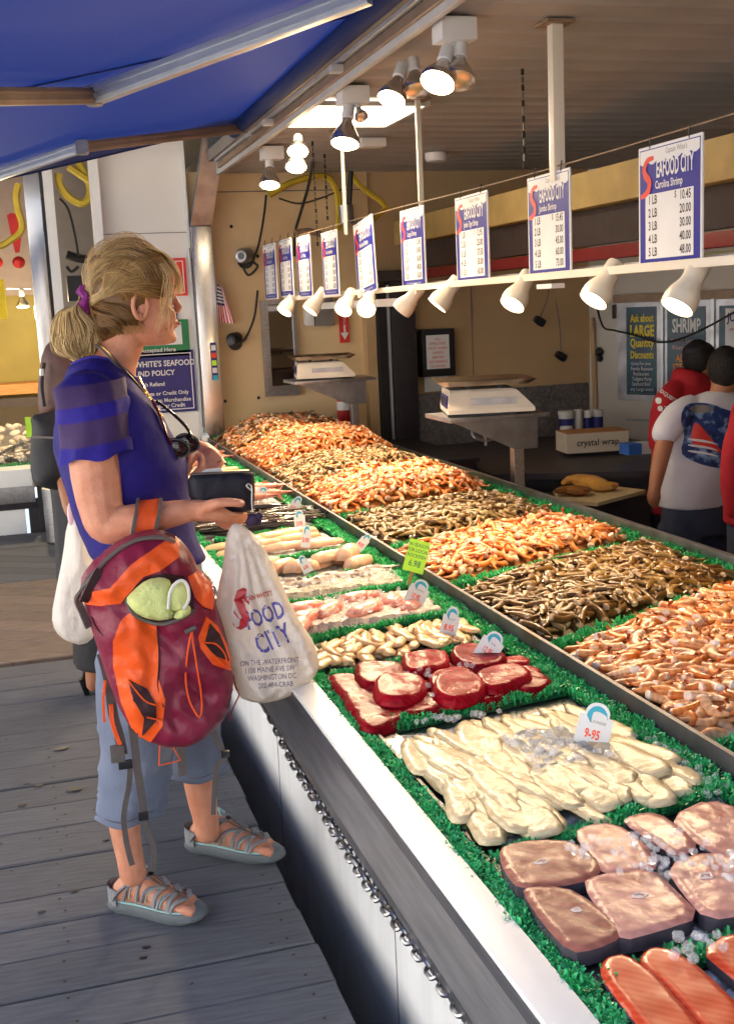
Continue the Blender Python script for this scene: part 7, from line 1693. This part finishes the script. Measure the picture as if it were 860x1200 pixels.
# ---- necklace and ring
for off, m, r_ in ((0, 'webb', .003), (.006, 'gold', .0026)):
    P_ = [ay(x, y, Yv) for x, y, Yv in ((112, 404, 2.83), (124, 414, 2.80), (140, 432, 2.785), (158, 452, 2.775), (172, 468, 2.78), (184, 484, 2.79))]; MB().tube([p + Vector((off, 0, off * .7)) for p in catmull(P_, 4)], r_, 6).build('necklace', M[m], fem)
MB().tube([ay(x, y, Yv) for x, y, Yv in ((163, 442, 2.86), (172, 462, 2.82), (182, 480, 2.79))], .003, 6).build('necklace', M['gold'], fem)
bd = MB()
for i in range(26): p = ay(168 + i * .7 + rnd.uniform(-3, 3), 458 + i * 1.2, 2.775 + rnd.uniform(0, .01)); bd.ell(p, (.0055, .005, .0055), 6, 4)
bd.build('beads', M['gold'], fem, kind='stuff')
c = ay(255, 541, 2.842); MB().tube([c + Vector((.0115 * math.cos(t), .0115 * math.sin(t), .004 * math.cos(t))) for t in [2 * PI * k / 12 for k in range(12)]], .0018, 5, closed=True, cap=False).build('ring', M['gold'], fem)

# ---- sunglasses hooked on the necklace
sg_ = thing('sunglasses', 'dark glossy sunglasses hanging from the woman\'s necklace', 'sunglasses', tuple(ay(205, 505, 2.75)))
lens = mat('dark_lens', (.03, .008, .012), .06, spec=.8)
for px_, py_, a in ((207, 525, 20), (219, 519, 20)):
    c = ay(px_, py_, 2.755 if px_ < 210 else 2.79); b = MB(); b.ell((0, 0, 0), (.027, .006, .019), 16, 8); MB().merge(b, Matrix.Translation(c) @ Matrix.Rotation(R(a), 4, 'Y')).build('lens', lens, sg_)
    MB().tube([c + Matrix.Rotation(R(a), 3, 'Y') @ Vector((.029 * math.cos(t), -.003, .021 * math.sin(t))) for t in [2 * PI * k / 16 for k in range(16)]], .003, 6, closed=True, cap=False).build('rim', M['gloss'], sg_)
MB().tube(catmull([ay(178, 468, 2.745), ay(188, 488, 2.74), ay(197, 512, 2.74), ay(200, 520, 2.745)], 4), .0065, 8, flat=.5).build('temple', mat('wine_temple', hx('5a0f1c'), .15, spec=.8), sg_)
MB().tube(catmull([ay(184, 470, 2.78), ay(202, 484, 2.76), ay(218, 500, 2.76), ay(226, 514, 2.765)], 4), .007, 8, flat=.5).build('temple', M['gloss'], sg_)

# ---- wallet with keychain
wl = thing('wallet', 'dark navy fabric wallet held in both of the woman\'s hands', 'wallet', tuple(ay(255, 578, 2.62)))
wm = cushion([(219, 555), (240, 553), (297, 551), (299, 560), (298, 596), (292, 600), (262, 603), (240, 598), (222, 590)], 2.655, .016, .022, .01, .002, 30, Rr=.03); wm.build('pouch', M['navyfab'], wl)
MB().tube([ay(221, 556, 2.64), ay(258, 554, 2.636), ay(296, 552, 2.64)], .0022, 5).build('zip', M['webb'], wl)
MB().add([ay(232, 556, 2.672), ay(262, 554, 2.672), ay(258, 548, 2.675), ay(240, 550, 2.675)], [(0, 1, 2, 3), (3, 2, 1, 0)]).build('banknotes', M['paper'], wl, False)
kc = thing('keychain', 'small dark purple fob dangling from a clip at the wallet corner', 'keychain', tuple(ay(292, 605, 2.62)))
MB().tube(catmull([ay(295, 575, 2.63), ay(289, 570, 2.628), ay(291, 567, 2.628), ay(295, 572, 2.628), ay(295, 590, 2.625), ay(296, 600, 2.62)], 4), .0018, 6).build('clip', M['alu'], kc)
b = MB(); b.ell(ay(298, 609, 2.615), (.018, .012, .016), 12, 8); b.ell(ay(304, 605, 2.61), (.009, .008, .01), 8, 6); b.ell(ay(293, 612, 2.615), (.01, .008, .012), 8, 6); b.build('fob', mat('purple_fob', hx('2b1a3c'), .6, var=.3), kc)

# ================================================================== backpack hanging from the forearm
bp = thing('backpack', 'burgundy and orange hiking backpack hanging open from the woman\'s forearm', 'backpack', tuple(ay(180, 750, 2.55)))
ol = Z6([(104, 300), (130, 255), (190, 200), (260, 158), (330, 145), (385, 165), (425, 210), (448, 262), (485, 290), (497, 360), (522, 430), (547, 540), (546, 620), (515, 700), (445, 752), (370, 770), (305, 757), (262, 735), (215, 655), (180, 560), (148, 460), (122, 375)])
bm_ = cushion(ol, 2.56, .09, .09, .0075, .017, 12, Rr=.06); tr = bvh(bm_); bm_.build('main_bag', M['burg'], bp, True, ang=0)
def patch(pts, m, nm='panel', off=.003, wr=.002, z6=True, lab=None): 
    p = Z6(pts) if z6 else pts
    return decal(p, tr, off, .004, 2.6, wr).build(nm, M[m], bp, True, ang=60, label=lab)
patch([(112, 362), (122, 332), (195, 318), (255, 250), (350, 184), (392, 176), (390, 230), (338, 268), (290, 285), (240, 342), (225, 362), (170, 368)], 'orng', 'orange_panel')
patch([(258, 384), (290, 408), (326, 416), (334, 480), (332, 570), (352, 640), (346, 715), (312, 760), (265, 738), (226, 645), (205, 545), (203, 470), (226, 410)], 'orng', 'orange_panel')
patch([(247, 580), (300, 608), (326, 650), (326, 700), (288, 742), (292, 690), (262, 640)], 'mesh', 'mesh_window', .006)
patch([(418, 285), (445, 268), (482, 300), (494, 345), (488, 380), (462, 372), (438, 345)], 'orng', 'orange_panel')
patch([(470, 400), (503, 428), (532, 490), (547, 545), (540, 556), (490, 538), (455, 492), (448, 460)], 'orng', 'orange_panel')
patch([(480, 420), (508, 452), (534, 528), (500, 515), (465, 478)], 'mesh', 'mesh_window', .006)
patch([(228, 352), (250, 322), (300, 285), (345, 275), (405, 282), (428, 320), (438, 382), (405, 405), (345, 424), (285, 412), (255, 388)], 'mesh', 'opening_shade', .002)  # dark patch painted for the shade inside the open top
pl = MB(); fz = cushion([(x, y) for x, y in Z6([(236, 352), (262, 322), (300, 292), (345, 285), (372, 298), (368, 340), (380, 380), (400, 392), (352, 414), (295, 406), (258, 384)])], 2.46, .028, .03, .01, .007, 25, Rr=.03)
fc = thing('fleece', 'pale lime fleece stuffed into the top of the backpack', 'fleece', tuple(ay(180, 700, 2.46))); fz.build('folded_body', M['fleece'], fc, True, ang=0)
cushion(Z6([(352, 345), (368, 308), (398, 292), (420, 312), (424, 350), (412, 378), (380, 388), (360, 374)]), 2.445, .022, .03, .009, .004, 30, Rr=.03).build('sleeve', M['fleece'], fc, True, ang=0)
MB().tube(catmull([ay(*p, 2.424) for p in Z6([(362, 378), (366, 335), (382, 305), (402, 296), (418, 315), (420, 352), (405, 378)])], 4), .0035, 6).build('binding', M['paper'], fc)
cushion(Z6([(372, 400), (410, 362), (428, 372), (424, 396), (392, 410)]), 2.44, .012, .02, .008, .002, 30, Rr=.02).build('cuff', M['fleece'], fc, True, ang=0)
def onbag(pts, off=.006): 
    o = []
    for x, y in Z6(pts):
        d = ray(x, y).normalized(); h = tr.ray_cast(EYE, d); p = h[0] if h[0] is not None else ay(x, y, 2.5); o.append(p - d * off)
    return o
def cord(pts, r_, m, nm='cord', off=.006, closed=False, k=5): return MB().tube(catmull(onbag(pts, off), k), r_, 6).build(nm, M[m], bp)
cord([(430, 438), (418, 500), (412, 580), (424, 645), (452, 690), (458, 640), (444, 540), (432, 470), (430, 438)], .0022, 'orng', 'drawcord', .008)
cord([(240, 350), (258, 388), (290, 410), (345, 422), (405, 402), (436, 380)], .004, 'webb', 'collar_cord', .008)
cord([(128, 345), (140, 290), (200, 222), (270, 180), (335, 172), (380, 186)], .005, 'webb', 'side_zip', .008)
cord([(330, 432), (336, 520), (332, 600), (348, 660)], .0018, 'mesh', 'seam_piping', .003); cord([(212, 480), (160, 440), (140, 400)], .0018, 'mesh', 'seam_piping', .003)
cord([(245, 582), (292, 640), (326, 655)], .002, 'orng', 'cord', .010); cord([(300, 690), (345, 700)], .002, 'orng', 'cord', .01)
cord([(470, 475), (500, 480), (525, 510), (530, 545), (500, 520)], .002, 'orng', 'cord', .010)
b = MB(); p = onbag([(425, 438)], .012)[0]; b.tube([p + Vector((-.012, 0, -.004)), p + Vector((.012, 0, .004))], .0055, 8); b.build('toggle', M['webb'], bp)
# shoulder strap looped over the forearm and the left strap edge
def ribbon(pts, w_, m, nm, th_=.0025, par=bp, k=5, across=None):
    C = catmull([J(p) for p in pts], k); mb = MB(); rg = []
    for i, p in enumerate(C):
        t = (C[min(i + 1, len(C) - 1)] - C[max(i - 1, 0)]).normalized(); a = (across or Vector((1, .15, 0))); a = (a - t * a.dot(t)).normalized(); n_ = t.cross(a)
        rg.append([p - a * w_ / 2 - n_ * th_ / 2, p + a * w_ / 2 - n_ * th_ / 2, p + a * w_ / 2 + n_ * th_ / 2, p - a * w_ / 2 + n_ * th_ / 2])
    mb.rings(rg); return mb.build(nm, M[m], par, True, ang=50)
ribbon([(168, 640, 2.56), (170, 620, 2.59), (173, 603, 2.60), (175, 591, 2.635), (176, 588, 2.66), (178, 600, 2.705), (180, 640, 2.66)], .052, 'orng', 'shoulder_strap', .008)
for dx in (-14, 13): ribbon([(168 + dx, 640, 2.555), (170 + dx, 620, 2.584), (173 + dx, 603, 2.594), (175 + dx, 590, 2.63), (176 + dx, 587, 2.66), (178 + dx, 600, 2.71)], .007, 'webb', 'strap_edge', .012)
ribbon([(150, 640, 2.545), (125, 660, 2.53), (102, 682, 2.52), (91, 700, 2.53), (97, 718, 2.54), (104, 735, 2.55)], .016, 'webb', 'left_strap', .006, across=Vector((.6, .2, .8)))
ribbon([(118, 668, 2.50), (108, 685, 2.49), (98, 705, 2.50)], .02, 'mesh', 'zip_pull_tab', .006)
# hanging straps and buckles below
def pz8(x, y, Y): return (x / 2.858, 780 + y / 2.858, Y)
ribbon([pz8(352, 50, 2.58), pz8(346, 120, 2.57), pz8(350, 190, 2.57)], .006, 'orng', 'cord')
ribbon([pz8(340, -40, 2.62), pz8(365, 60, 2.60), pz8(378, 160, 2.59), pz8(400, 240, 2.585), pz8(412, 300, 2.58)], .022, 'webb', 'hip_strap', .005)
ribbon([pz8(372, 130, 2.58), pz8(378, 200, 2.575), pz8(410, 285, 2.57)], .009, 'orng', 'strap_piping', .005)
b = MB(); b.merge(MB().bev(-.016, .016, -.006, .006, -.020, .020, .004), Matrix.Translation(J(pz8(393, 296, 2.57)))); b.build('buckle', M['webb'], bp)
b = MB(); b.merge(MB().bev(-.016, .016, -.005, .005, -.010, .010, .003), Matrix.Translation(J(pz8(420, 332, 2.58)))); b.build('buckle', M['blackp'], bp)
ribbon([pz8(436, 335, 2.59), pz8(432, 400, 2.59), pz8(415, 500, 2.59), pz8(420, 570, 2.59), pz8(432, 630, 2.59), pz8(443, 670, 2.59)], .013, 'webb', 'strap_tail', .002)
ribbon([pz8(440, 180, 2.56), pz8(450, 260, 2.57), pz8(462, 360, 2.58), pz8(475, 440, 2.585), pz8(482, 520, 2.59)], .018, 'webb', 'strap', .003)
b = MB(); b.merge(MB().bev(-.012, .012, -.004, .004, -.010, .010, .003), Matrix.Translation(J(pz8(480, 505, 2.585)))); b.build('buckle', M['blackp'], bp)
ribbon([pz8(486, 520, 2.59), pz8(500, 570, 2.59), pz8(516, 620, 2.59), pz8(512, 690, 2.59)], .013, 'webb', 'strap_tail', .002)
ribbon([pz8(606, 260, 2.60), pz8(608, 310, 2.60), pz8(612, 370, 2.60)], .02, 'webb', 'strap', .003)
ribbon([(249, 855, 2.62), (256, 872, 2.62), (264, 888, 2.62), (254, 898, 2.62), (251, 930, 2.63), (250, 955, 2.63)], .012, 'webb', 'strap_tail', .002)
b = MB(); b.merge(MB().bev(-.010, .010, -.004, .004, -.008, .008, .002), Matrix.Translation(J((264, 884, 2.615)))); b.build('buckle', M['blackp'], bp)
MB().tube([J(pz8(x, y, 2.56)) for x, y in ((535, 268), (532, 335), (560, 330), (604, 318), (580, 275), (535, 268))], .0018, 5).build('cord', M['orng'], bp)
MB().tube(catmull([ay(272, 778, 2.58), ay(276, 805, 2.58), ay(281, 812, 2.58), ay(274, 828, 2.58), ay(268, 845, 2.58)], 4), .0018, 5).build('cord', M['red'], bp)

# ================================================================== plastic bags
cb = thing('carrier_bag', 'white plastic carrier bag with red and blue print hanging from the woman\'s hand', 'bag', tuple(ay(310, 720, 2.6)))
ol = Z6([(560, 128), (540, 138), (526, 180), (520, 250), (502, 330), (496, 400), (520, 470), (538, 560), (562, 632), (600, 645), (660, 640), (715, 620), (770, 582), (795, 535), (786, 480), (744, 418), (705, 348), (672, 268), (632, 190), (592, 146)])
pl_ = [(ay(x, y, 2.60).x, ay(x, y, 2.60).z) for x, y in ol]; zt_ = max(p[1] for p in pl_); zb_ = min(p[1] for p in pl_); pl_ = smooth_poly(pl_, 1)[::-1]
if sum((pl_[i - 1][0] * pl_[i][1] - pl_[i][0] * pl_[i - 1][1]) for i in range(len(pl_))) < 0: pl_ = pl_[::-1]
apx = (ay(278, 612, 2.6).x, zt_); D1 = dome(1, .06)
def bagf(x, z, d):
    if d < 1e-6: return 0
    t = (zt_ - z) / (zt_ - zb_); a = math.atan2(x - apx[0], max(.01, apx[1] - z + .02)); pleat = .011 * (1 - t * .55) * math.sin(a * 34 + 1.5 * nz(x, z, 0, 9)) * min(1, t * 3)
    return D1(d) * (.012 + .055 * min(1, t * 1.3)) + D1(d) * (pleat * .9 + .009 * nz(x, z, 2, 13) + .009 * (1 - 2.6 * abs(nz(x + .3 * z, z * .6, 6, 17))) + .006 * (1 - 2.6 * abs(nz(x - .5 * z, z, 4, 32))))
Mx = Matrix(((1, 0, 0, 0), (0, 0, -1, 2.60), (0, 1, 0, 0), (0, 0, 0, 1)))
cbm = inflate(pl_, .007, bagf, lambda x, z, d: -D1(d) * .04, Mx); tb = bvh(cbm); cbm.build('film', M['plast'], cb, True, ang=0)
bi = mat('bag_blue_ink', hx('5a5aa8'), .4, var=.1); bl_ = mat('bag_lilac_ink', hx('6a6488'), .4); br_ = mat('bag_red_ink', hx('b82a34'), .4)
decal_mb(pxwords([("S", 283, 716, 60, .62, .06, 'CENTER')], 3), tb, .002).build('large_initial', br_, cb, False)
decal_mb(pxwords([("CAPTAIN WHITE'S", 299, 700, 8, .62, .02, 'CENTER')], -14), tb, .002).build('lettering', br_, cb, False)
decal_mb(pxwords([("FOOD", 310, 722, 29, .58, .02, 'CENTER')], -20), tb, .002).build('lettering', bi, cb, False)
decal_mb(pxwords([("CITY", 320, 750, 33, .60, .02, 'CENTER')], -24), tb, .002).build('lettering', bi, cb, False)
decal_mb(pxwords([("ON THE WATERFRONT", 316, 776, 9, .72, .0, 'CENTER'), ("1100 MAINE AVE SW", 316, 785, 9, .72, .0, 'CENTER'), ("WASHINGTON DC", 319, 794, 9, .74, .0, 'CENTER'), ("202-484-CRAB", 323, 803, 9, .74, .0, 'CENTER')], -4), tb, .002).build('address_lettering', bl_, cb, False)
wb2 = thing('carrier_bag', 'plain white plastic bag hanging to the left of the woman, behind her elbow', 'bag', tuple(ay(85, 680, 3.3)))
cushion([(86, 600), (78, 615), (74, 650), (66, 690), (60, 722), (64, 740), (78, 752), (98, 757), (112, 745), (118, 700), (112, 650), (98, 612), (92, 600)], 3.3, .05, .04, .012, .012, 18, 1, Rr=.05).build('film', M['plast'], wb2, True, ang=0)
MB().tube(catmull([ay(84, 590, 3.3), ay(82, 600, 3.29), ay(85, 615, 3.28), ay(90, 600, 3.29), ay(86, 588, 3.3)], 4), .008, 7).build('handle', mat('pinkish_film', hx('e0b8c0'), .4), wb2)

# ================================================================== second shopper, behind
p2 = thing('person', 'shopper in black skirt and heels mostly hidden behind the woman in blue', 'person', (ay(112, 812, 4.5).x, 4.5, 0))
s2b = MB(); limb(s2b, [(112, 700, 4.55, .07), (111, 750, 4.53, .055), (110, 785, 4.52, .035), (109, 803, 4.51, .027)]); limb(s2b, [(128, 700, 4.65, .07), (128, 760, 4.66, .05), (127, 800, 4.66, .027)])
limb(s2b, [(135, 420, 4.6, .05), (135, 395, 4.6, .05)]); hc_ = ay(138, 372, 4.6); s2b.ell(hc_, (.085, .075, .11), 14, 10)
limb(s2b, [(70, 520, 4.4, .04), (82, 580, 4.1, .035), (86, 598, 3.95, .03)])
limb(s2b, [(135, 425, 4.6, .05), (110, 480, 4.57, .09), (108, 600, 4.57, .09), (112, 700, 4.56, .08)]); limb(s2b, [(110, 480, 4.57, .06), (85, 490, 4.5, .05), (70, 520, 4.4, .04)]); limb(s2b, [(112, 690, 4.56, .07), (128, 700, 4.65, .07)]); remesh(s2b, .008, 3).build('body', M['skin_dim'], p2, True, ang=0)
MB().merge(remesh(MB().ell(hc_ + Vector((-.02, 0, .02)), (.095, .085, .115), 14, 10), .01, 1)).build('hair', mat('dark_hair', hx('2a1c14'), .5), p2, True, ang=0)
b = MB(); limb(b, [(92, 440, 4.55, .15), (95, 520, 4.55, .15), (104, 600, 4.55, .15), (108, 680, 4.55, .15)], .9); b.rings([px_ring(y, l, r_, 4.56, .14) for y, l, r_ in ((640, 82, 140), (700, 82, 142), (772, 86, 140), (778, 87, 139))]); remesh(b, .012, 3).build('black_dress', M['blackc'], p2, True, ang=0)
for (x0, x1, yy, Yv) in ((99, 118, 815, 4.52), (118, 134, 808, 4.66)):
    a, c = az(x0, yy, 0), az(x1, yy + 1, 0); b = MB(); b.tube([Vector((a.x + .0, a.y, .085)), Vector((a.x + .03, a.y, .075)), Vector((a.x + .09, a.y, .035)), Vector((a.x + .14, a.y, .018))], [.026, .032, .03, .012], 10, flat=.8); b.tube([Vector((a.x + .0, a.y, .07)), Vector((a.x + .01, a.y, .0))], [.018, .010], 8); b.build('shoe', M['gloss'], p2)
bp2 = thing('backpack', 'brown backpack worn high behind the woman in blue', 'backpack', tuple(ay(72, 450, 4.3)))
cushion([(60, 398), (50, 410), (45, 440), (44, 470), (47, 488), (70, 492), (110, 486), (118, 440), (105, 402), (80, 395)], 4.4, .12, .08, .02, .01, 12, Rr=.09).build('bag_body', M['brownc'], bp2, True, ang=0)
MB().tube(catmull([ay(52, 425, 4.30), ay(49, 450, 4.29), ay(52, 476, 4.30)], 4), .006, 6).build('zip', M['blackc'], bp2); MB().tube([ay(49, 432, 4.28), ay(49, 440, 4.28)], .008, 6).build('zip_pull', M['alu'], bp2)
sh2 = thing('shoulder_bag', 'slouchy black shoulder bag hanging under the brown backpack', 'bag', tuple(ay(60, 530, 4.2)))
cushion([(35, 487), (55, 483), (90, 476), (118, 482), (122, 540), (112, 578), (80, 576), (48, 572), (36, 562), (35, 520), (38, 505)], 4.25, .09, .07, .02, .012, 12, Rr=.07).build('bag_body', M['blackc'], sh2, True, ang=0)
MB().tube(catmull([ay(38, 512, 4.16), ay(60, 513, 4.14), ay(78, 515, 4.16)], 4), .004, 6).build('piping', M['grey'], sh2)

# ================================================================== staff behind the counter
def mk_person(lab, loc, skinp, shirt, trs, sm, tm, hairc, extra=None):
    t = thing('person', lab, 'person', loc); b = MB()
    for l in skinp: limb(b, *l) if isinstance(l, tuple) and isinstance(l[0], list) else limb(b, l)
    remesh(b, .008, 3).build('body', M['skin_dim'], t, True, ang=0)
    b = MB()
    for l in shirt: limb(b, l[0], l[1] if len(l) > 1 else 1.)
    sm_ = remesh(b, .010, 4); sm_.build('shirt', M[sm], t, True, ang=0)
    b = MB()
    for l in trs: limb(b, l[0], l[1] if len(l) > 1 else 1.)
    remesh(b, .014, 4).build('shorts', M[tm], t, True, ang=0)
    return t, bvh(sm_)
Ym = 5.1
def staff(lab, Y, skinp, head, rings_, sleeves, legs, sm, tm, hx_=None):
    t = thing('person', lab, 'person', (ay(rings_[3][1], 600, Y).x, Y, -.65)); b = MB()
    for l in skinp: limb(b, l)
    mid = [((rings_[i][1] + rings_[i][2]) / 2, rings_[i][0] + 4, Y, .05) for i in range(1, len(rings_))]; limb(b, [skinp[0][0]] + mid)
    for l in skinp[1:]:
        q = min(mid, key=lambda m_: abs(m_[1] - (l[0][1] - 20))); limb(b, [q, ((q[0] + l[0][0]) / 2, (q[1] + l[0][1]) / 2, (q[2] + l[0][2]) / 2, .04), l[0]])
    hc = ay(head[0], head[1], Y); b.ell(hc, (.078, .09, .112), 16, 12); b.ell(hc + Vector(head[2]) * .085 - Vector((0, 0, .02)), (.022, .022, .03), 8, 6); b.ell(hc + Vector(head[2]) * .04 - Vector((0, 0, .06)), (.05, .05, .045), 10, 8)
    remesh(b, .007, 3).build('body', M['skin_dim'], t, True, ang=0)
    b = MB(); b.rings([px_ring(y, l, r_, Y, bb_) for y, l, r_, bb_ in rings_])
    for l in sleeves: limb(b, l)
    sm_ = remesh(b, .010, 4); sm_.build('shirt', M[sm], t, True, ang=0)
    b = MB()
    for rg in legs: b.rings([px_ring(y, l, r_, Y, bb_) for y, l, r_, bb_ in rg])
    remesh(b, .014, 3).build('shorts', M[tm], t, True, ang=0)
    h = MB(); off = -Vector(head[2]) * .018; h.ell(hc + off + Vector((0, 0, .018)), (.085, .095, .108), 16, 12); hm = remesh(h, .008, 1)
    hd = Vector(head[2]); cut = MB(); cut.v = hm.v; cut.f = [f for f in hm.f if not all(((Vector(hm.v[i]) - hc).dot(hd) > .035 and hm.v[i][2] < hc.z + .045) or hm.v[i][2] < hc.z - .075 + .05 * (1 if (Vector(hm.v[i]) - hc).dot(hd) > 0 else 0) for i in f)]; cut.m = [0] * len(cut.f); cut.c = hm.c
    nm = 'short_dark_hair'; hmt = bpy.data.materials.get(nm) or mat(nm, hx('140d0a'), .65, bump=.8, bscale=120)
    cut.build('hair', hmt, t, True, ang=0)
    MB().ell(hc + Vector(head[3]), (.012, .02, .032), 8, 6).build('ear', M['skin_dim'], t)
    return t, bvh(sm_)
man, tm_ = staff('man in white t-shirt with a boat print on the back, standing behind the counter', Ym,
    [[(842, 474, Ym, .055), (847, 450, Ym, .055)], [(783, 505, Ym - .06, .042), (777, 525, Ym - .08, .044), (771, 552, Ym - .1, .038), (767, 572, Ym - .12, .030), (766, 584, Ym - .12, .034), (767, 592, Ym - .12, .02)],
     [(890, 520, Ym + .1, .04), (895, 560, Ym + .1, .04), (890, 590, Ym, .03)], [(800, 640, Ym, .08), (800, 700, Ym, .055), (802, 762, Ym, .04), (795, 775, Ym - .1, .04)], [(840, 640, Ym, .08), (842, 700, Ym, .055), (842, 762, Ym, .04), (836, 775, Ym - .1, .04)]],
    (850, 434, (.55, .8, 0), (-.045, -.07, -.01)),
    [(458, 828, 856, .05), (464, 812, 868, .08), (472, 798, 878, .105), (490, 790, 884, .125), (520, 784, 880, .13), (550, 778, 872, .13), (580, 774, 864, .135), (592, 773, 861, .14)],
    [[(808, 476, Ym, .06), (795, 486, Ym - .03, .070), (785, 498, Ym - .05, .070), (779, 508, Ym - .06, .066)], [(868, 480, Ym, .06), (880, 495, Ym + .05, .07), (888, 510, Ym + .08, .065)]],
    [[(570, 778, 864, .13), (600, 776, 862, .135), (625, 775, 860, .13)], [(615, 774, 815, .11), (680, 776, 818, .10)], [(615, 818, 860, .11), (680, 820, 862, .10)]], 'whitec', 'jean')
def mdecal(pts, tree, m, nm, par, off=.006): decal(smooth_poly(pts, 1), tree, off, .002, 2.2).build(nm, m, par, True, ang=60)
pr1 = mat('print_navy', hx('22386e'), .7, var=.4, scale=26, col2=hx('7d9cc4'), c2lo=.5, c2hi=.6)
mdecal([(799, 480), (806, 473), (820, 472), (836, 474), (850, 480), (866, 484), (868, 545), (852, 550), (826, 546), (806, 538), (797, 530), (803, 508), (797, 496)], tm_, pr1, 'back_print', man)
mdecal([(812, 497), (817, 494), (834, 515), (848, 532), (830, 526), (808, 521)], tm_, M['red_ink'], 'print_sail', man, .009)
for y_ in (513, 520, 527): mdecal([(806, y_), (830, y_ + 3), (844, y_ + 9), (830, y_ + 6), (806, y_ + 2.5)], tm_, M['paper'], 'print_wave', man, .011)
mdecal([(805, 478), (820, 474), (838, 478), (830, 484), (812, 484)], tm_, M['grey'], 'print_cloud', man, .009)
Yr = 5.9
rman, tr2 = staff('man in red hooded top and dark cap bending behind the one in white', Yr,
    [[(812, 455, Yr, .055), (820, 436, Yr, .055)], [(800, 640, Yr, .07), (800, 690, Yr, .05), (800, 720, Yr, .04)]],
    (820, 423, (.9, .2, 0), (.0, -.085, -.015)),
    [(440, 802, 828, .06), (448, 790, 838, .10), (460, 778, 846, .13), (480, 770, 850, .15), (510, 766, 850, .15), (550, 765, 845, .15), (600, 765, 840, .15)],
    [[(795, 455, Yr, .07), (782, 472, Yr - .05, .08), (775, 495, Yr - .05, .07), (772, 520, Yr - .06, .06)], [(796, 440, Yr, .05), (812, 444, Yr - .06, .05), (826, 448, Yr - .05, .04)]],
    [[(590, 766, 840, .14), (640, 766, 840, .14), (700, 768, 838, .13)]], 'redc', 'jean')
b = MB(); c = ay(820, 423, Yr); b.ell(c + Vector((-.01, 0, .055)), (.092, .09, .062), 16, 8); b.ell(c + Vector((.085, .01, .045)), (.05, .06, .008), 12, 5); remesh(b, .007, 1).build('dark_cap', M['blackc'], rman, True, ang=0)
for x_, y_, s_ in ((772, 470, 7), (774, 479, 6)): mdecal([(x_ - s_ * .5, y_ - s_ * .6), (x_ + s_ * .5, y_ - s_ * .5), (x_ + s_ * .4, y_ + s_ * .5), (x_ - s_ * .5, y_ + s_ * .4)], tr2, M['paper'], 'white_print', rman)
decal_mb(pxwords([('EXQUISITE', 783, 464, 6, .8, .02, 'CENTER')], 35), tr2, .008).build('lettering', M['paper'], rman, False); decal_mb(pxwords([('2010', 783, 478, 6, .8, .02, 'CENTER')], 0), tr2, .008).build('lettering', M['paper'], rman, False)
Y3 = 4.6
r3, _ = staff('person in red top cut off by the right edge of the photo', Y3, [[(884, 470, Y3, .055), (886, 446, Y3, .055)], [(880, 680, Y3, .07), (880, 740, Y3, .05), (880, 780, Y3, .04)]], (888, 428, (.9, .2, 0), (0, -.08, 0)),
    [(462, 870, 900, .06), (475, 862, 912, .11), (500, 857, 918, .13), (540, 853, 915, .13), (600, 852, 912, .13), (612, 852, 912, .13)],
    [[(872, 490, Y3 - .08, .055), (860, 525, Y3 - .12, .052), (856, 565, Y3 - .12, .046), (859, 598, Y3 - .12, .04)]], [[(600, 856, 908, .12), (680, 858, 906, .12), (720, 858, 904, .1)]], 'redc', 'jean')
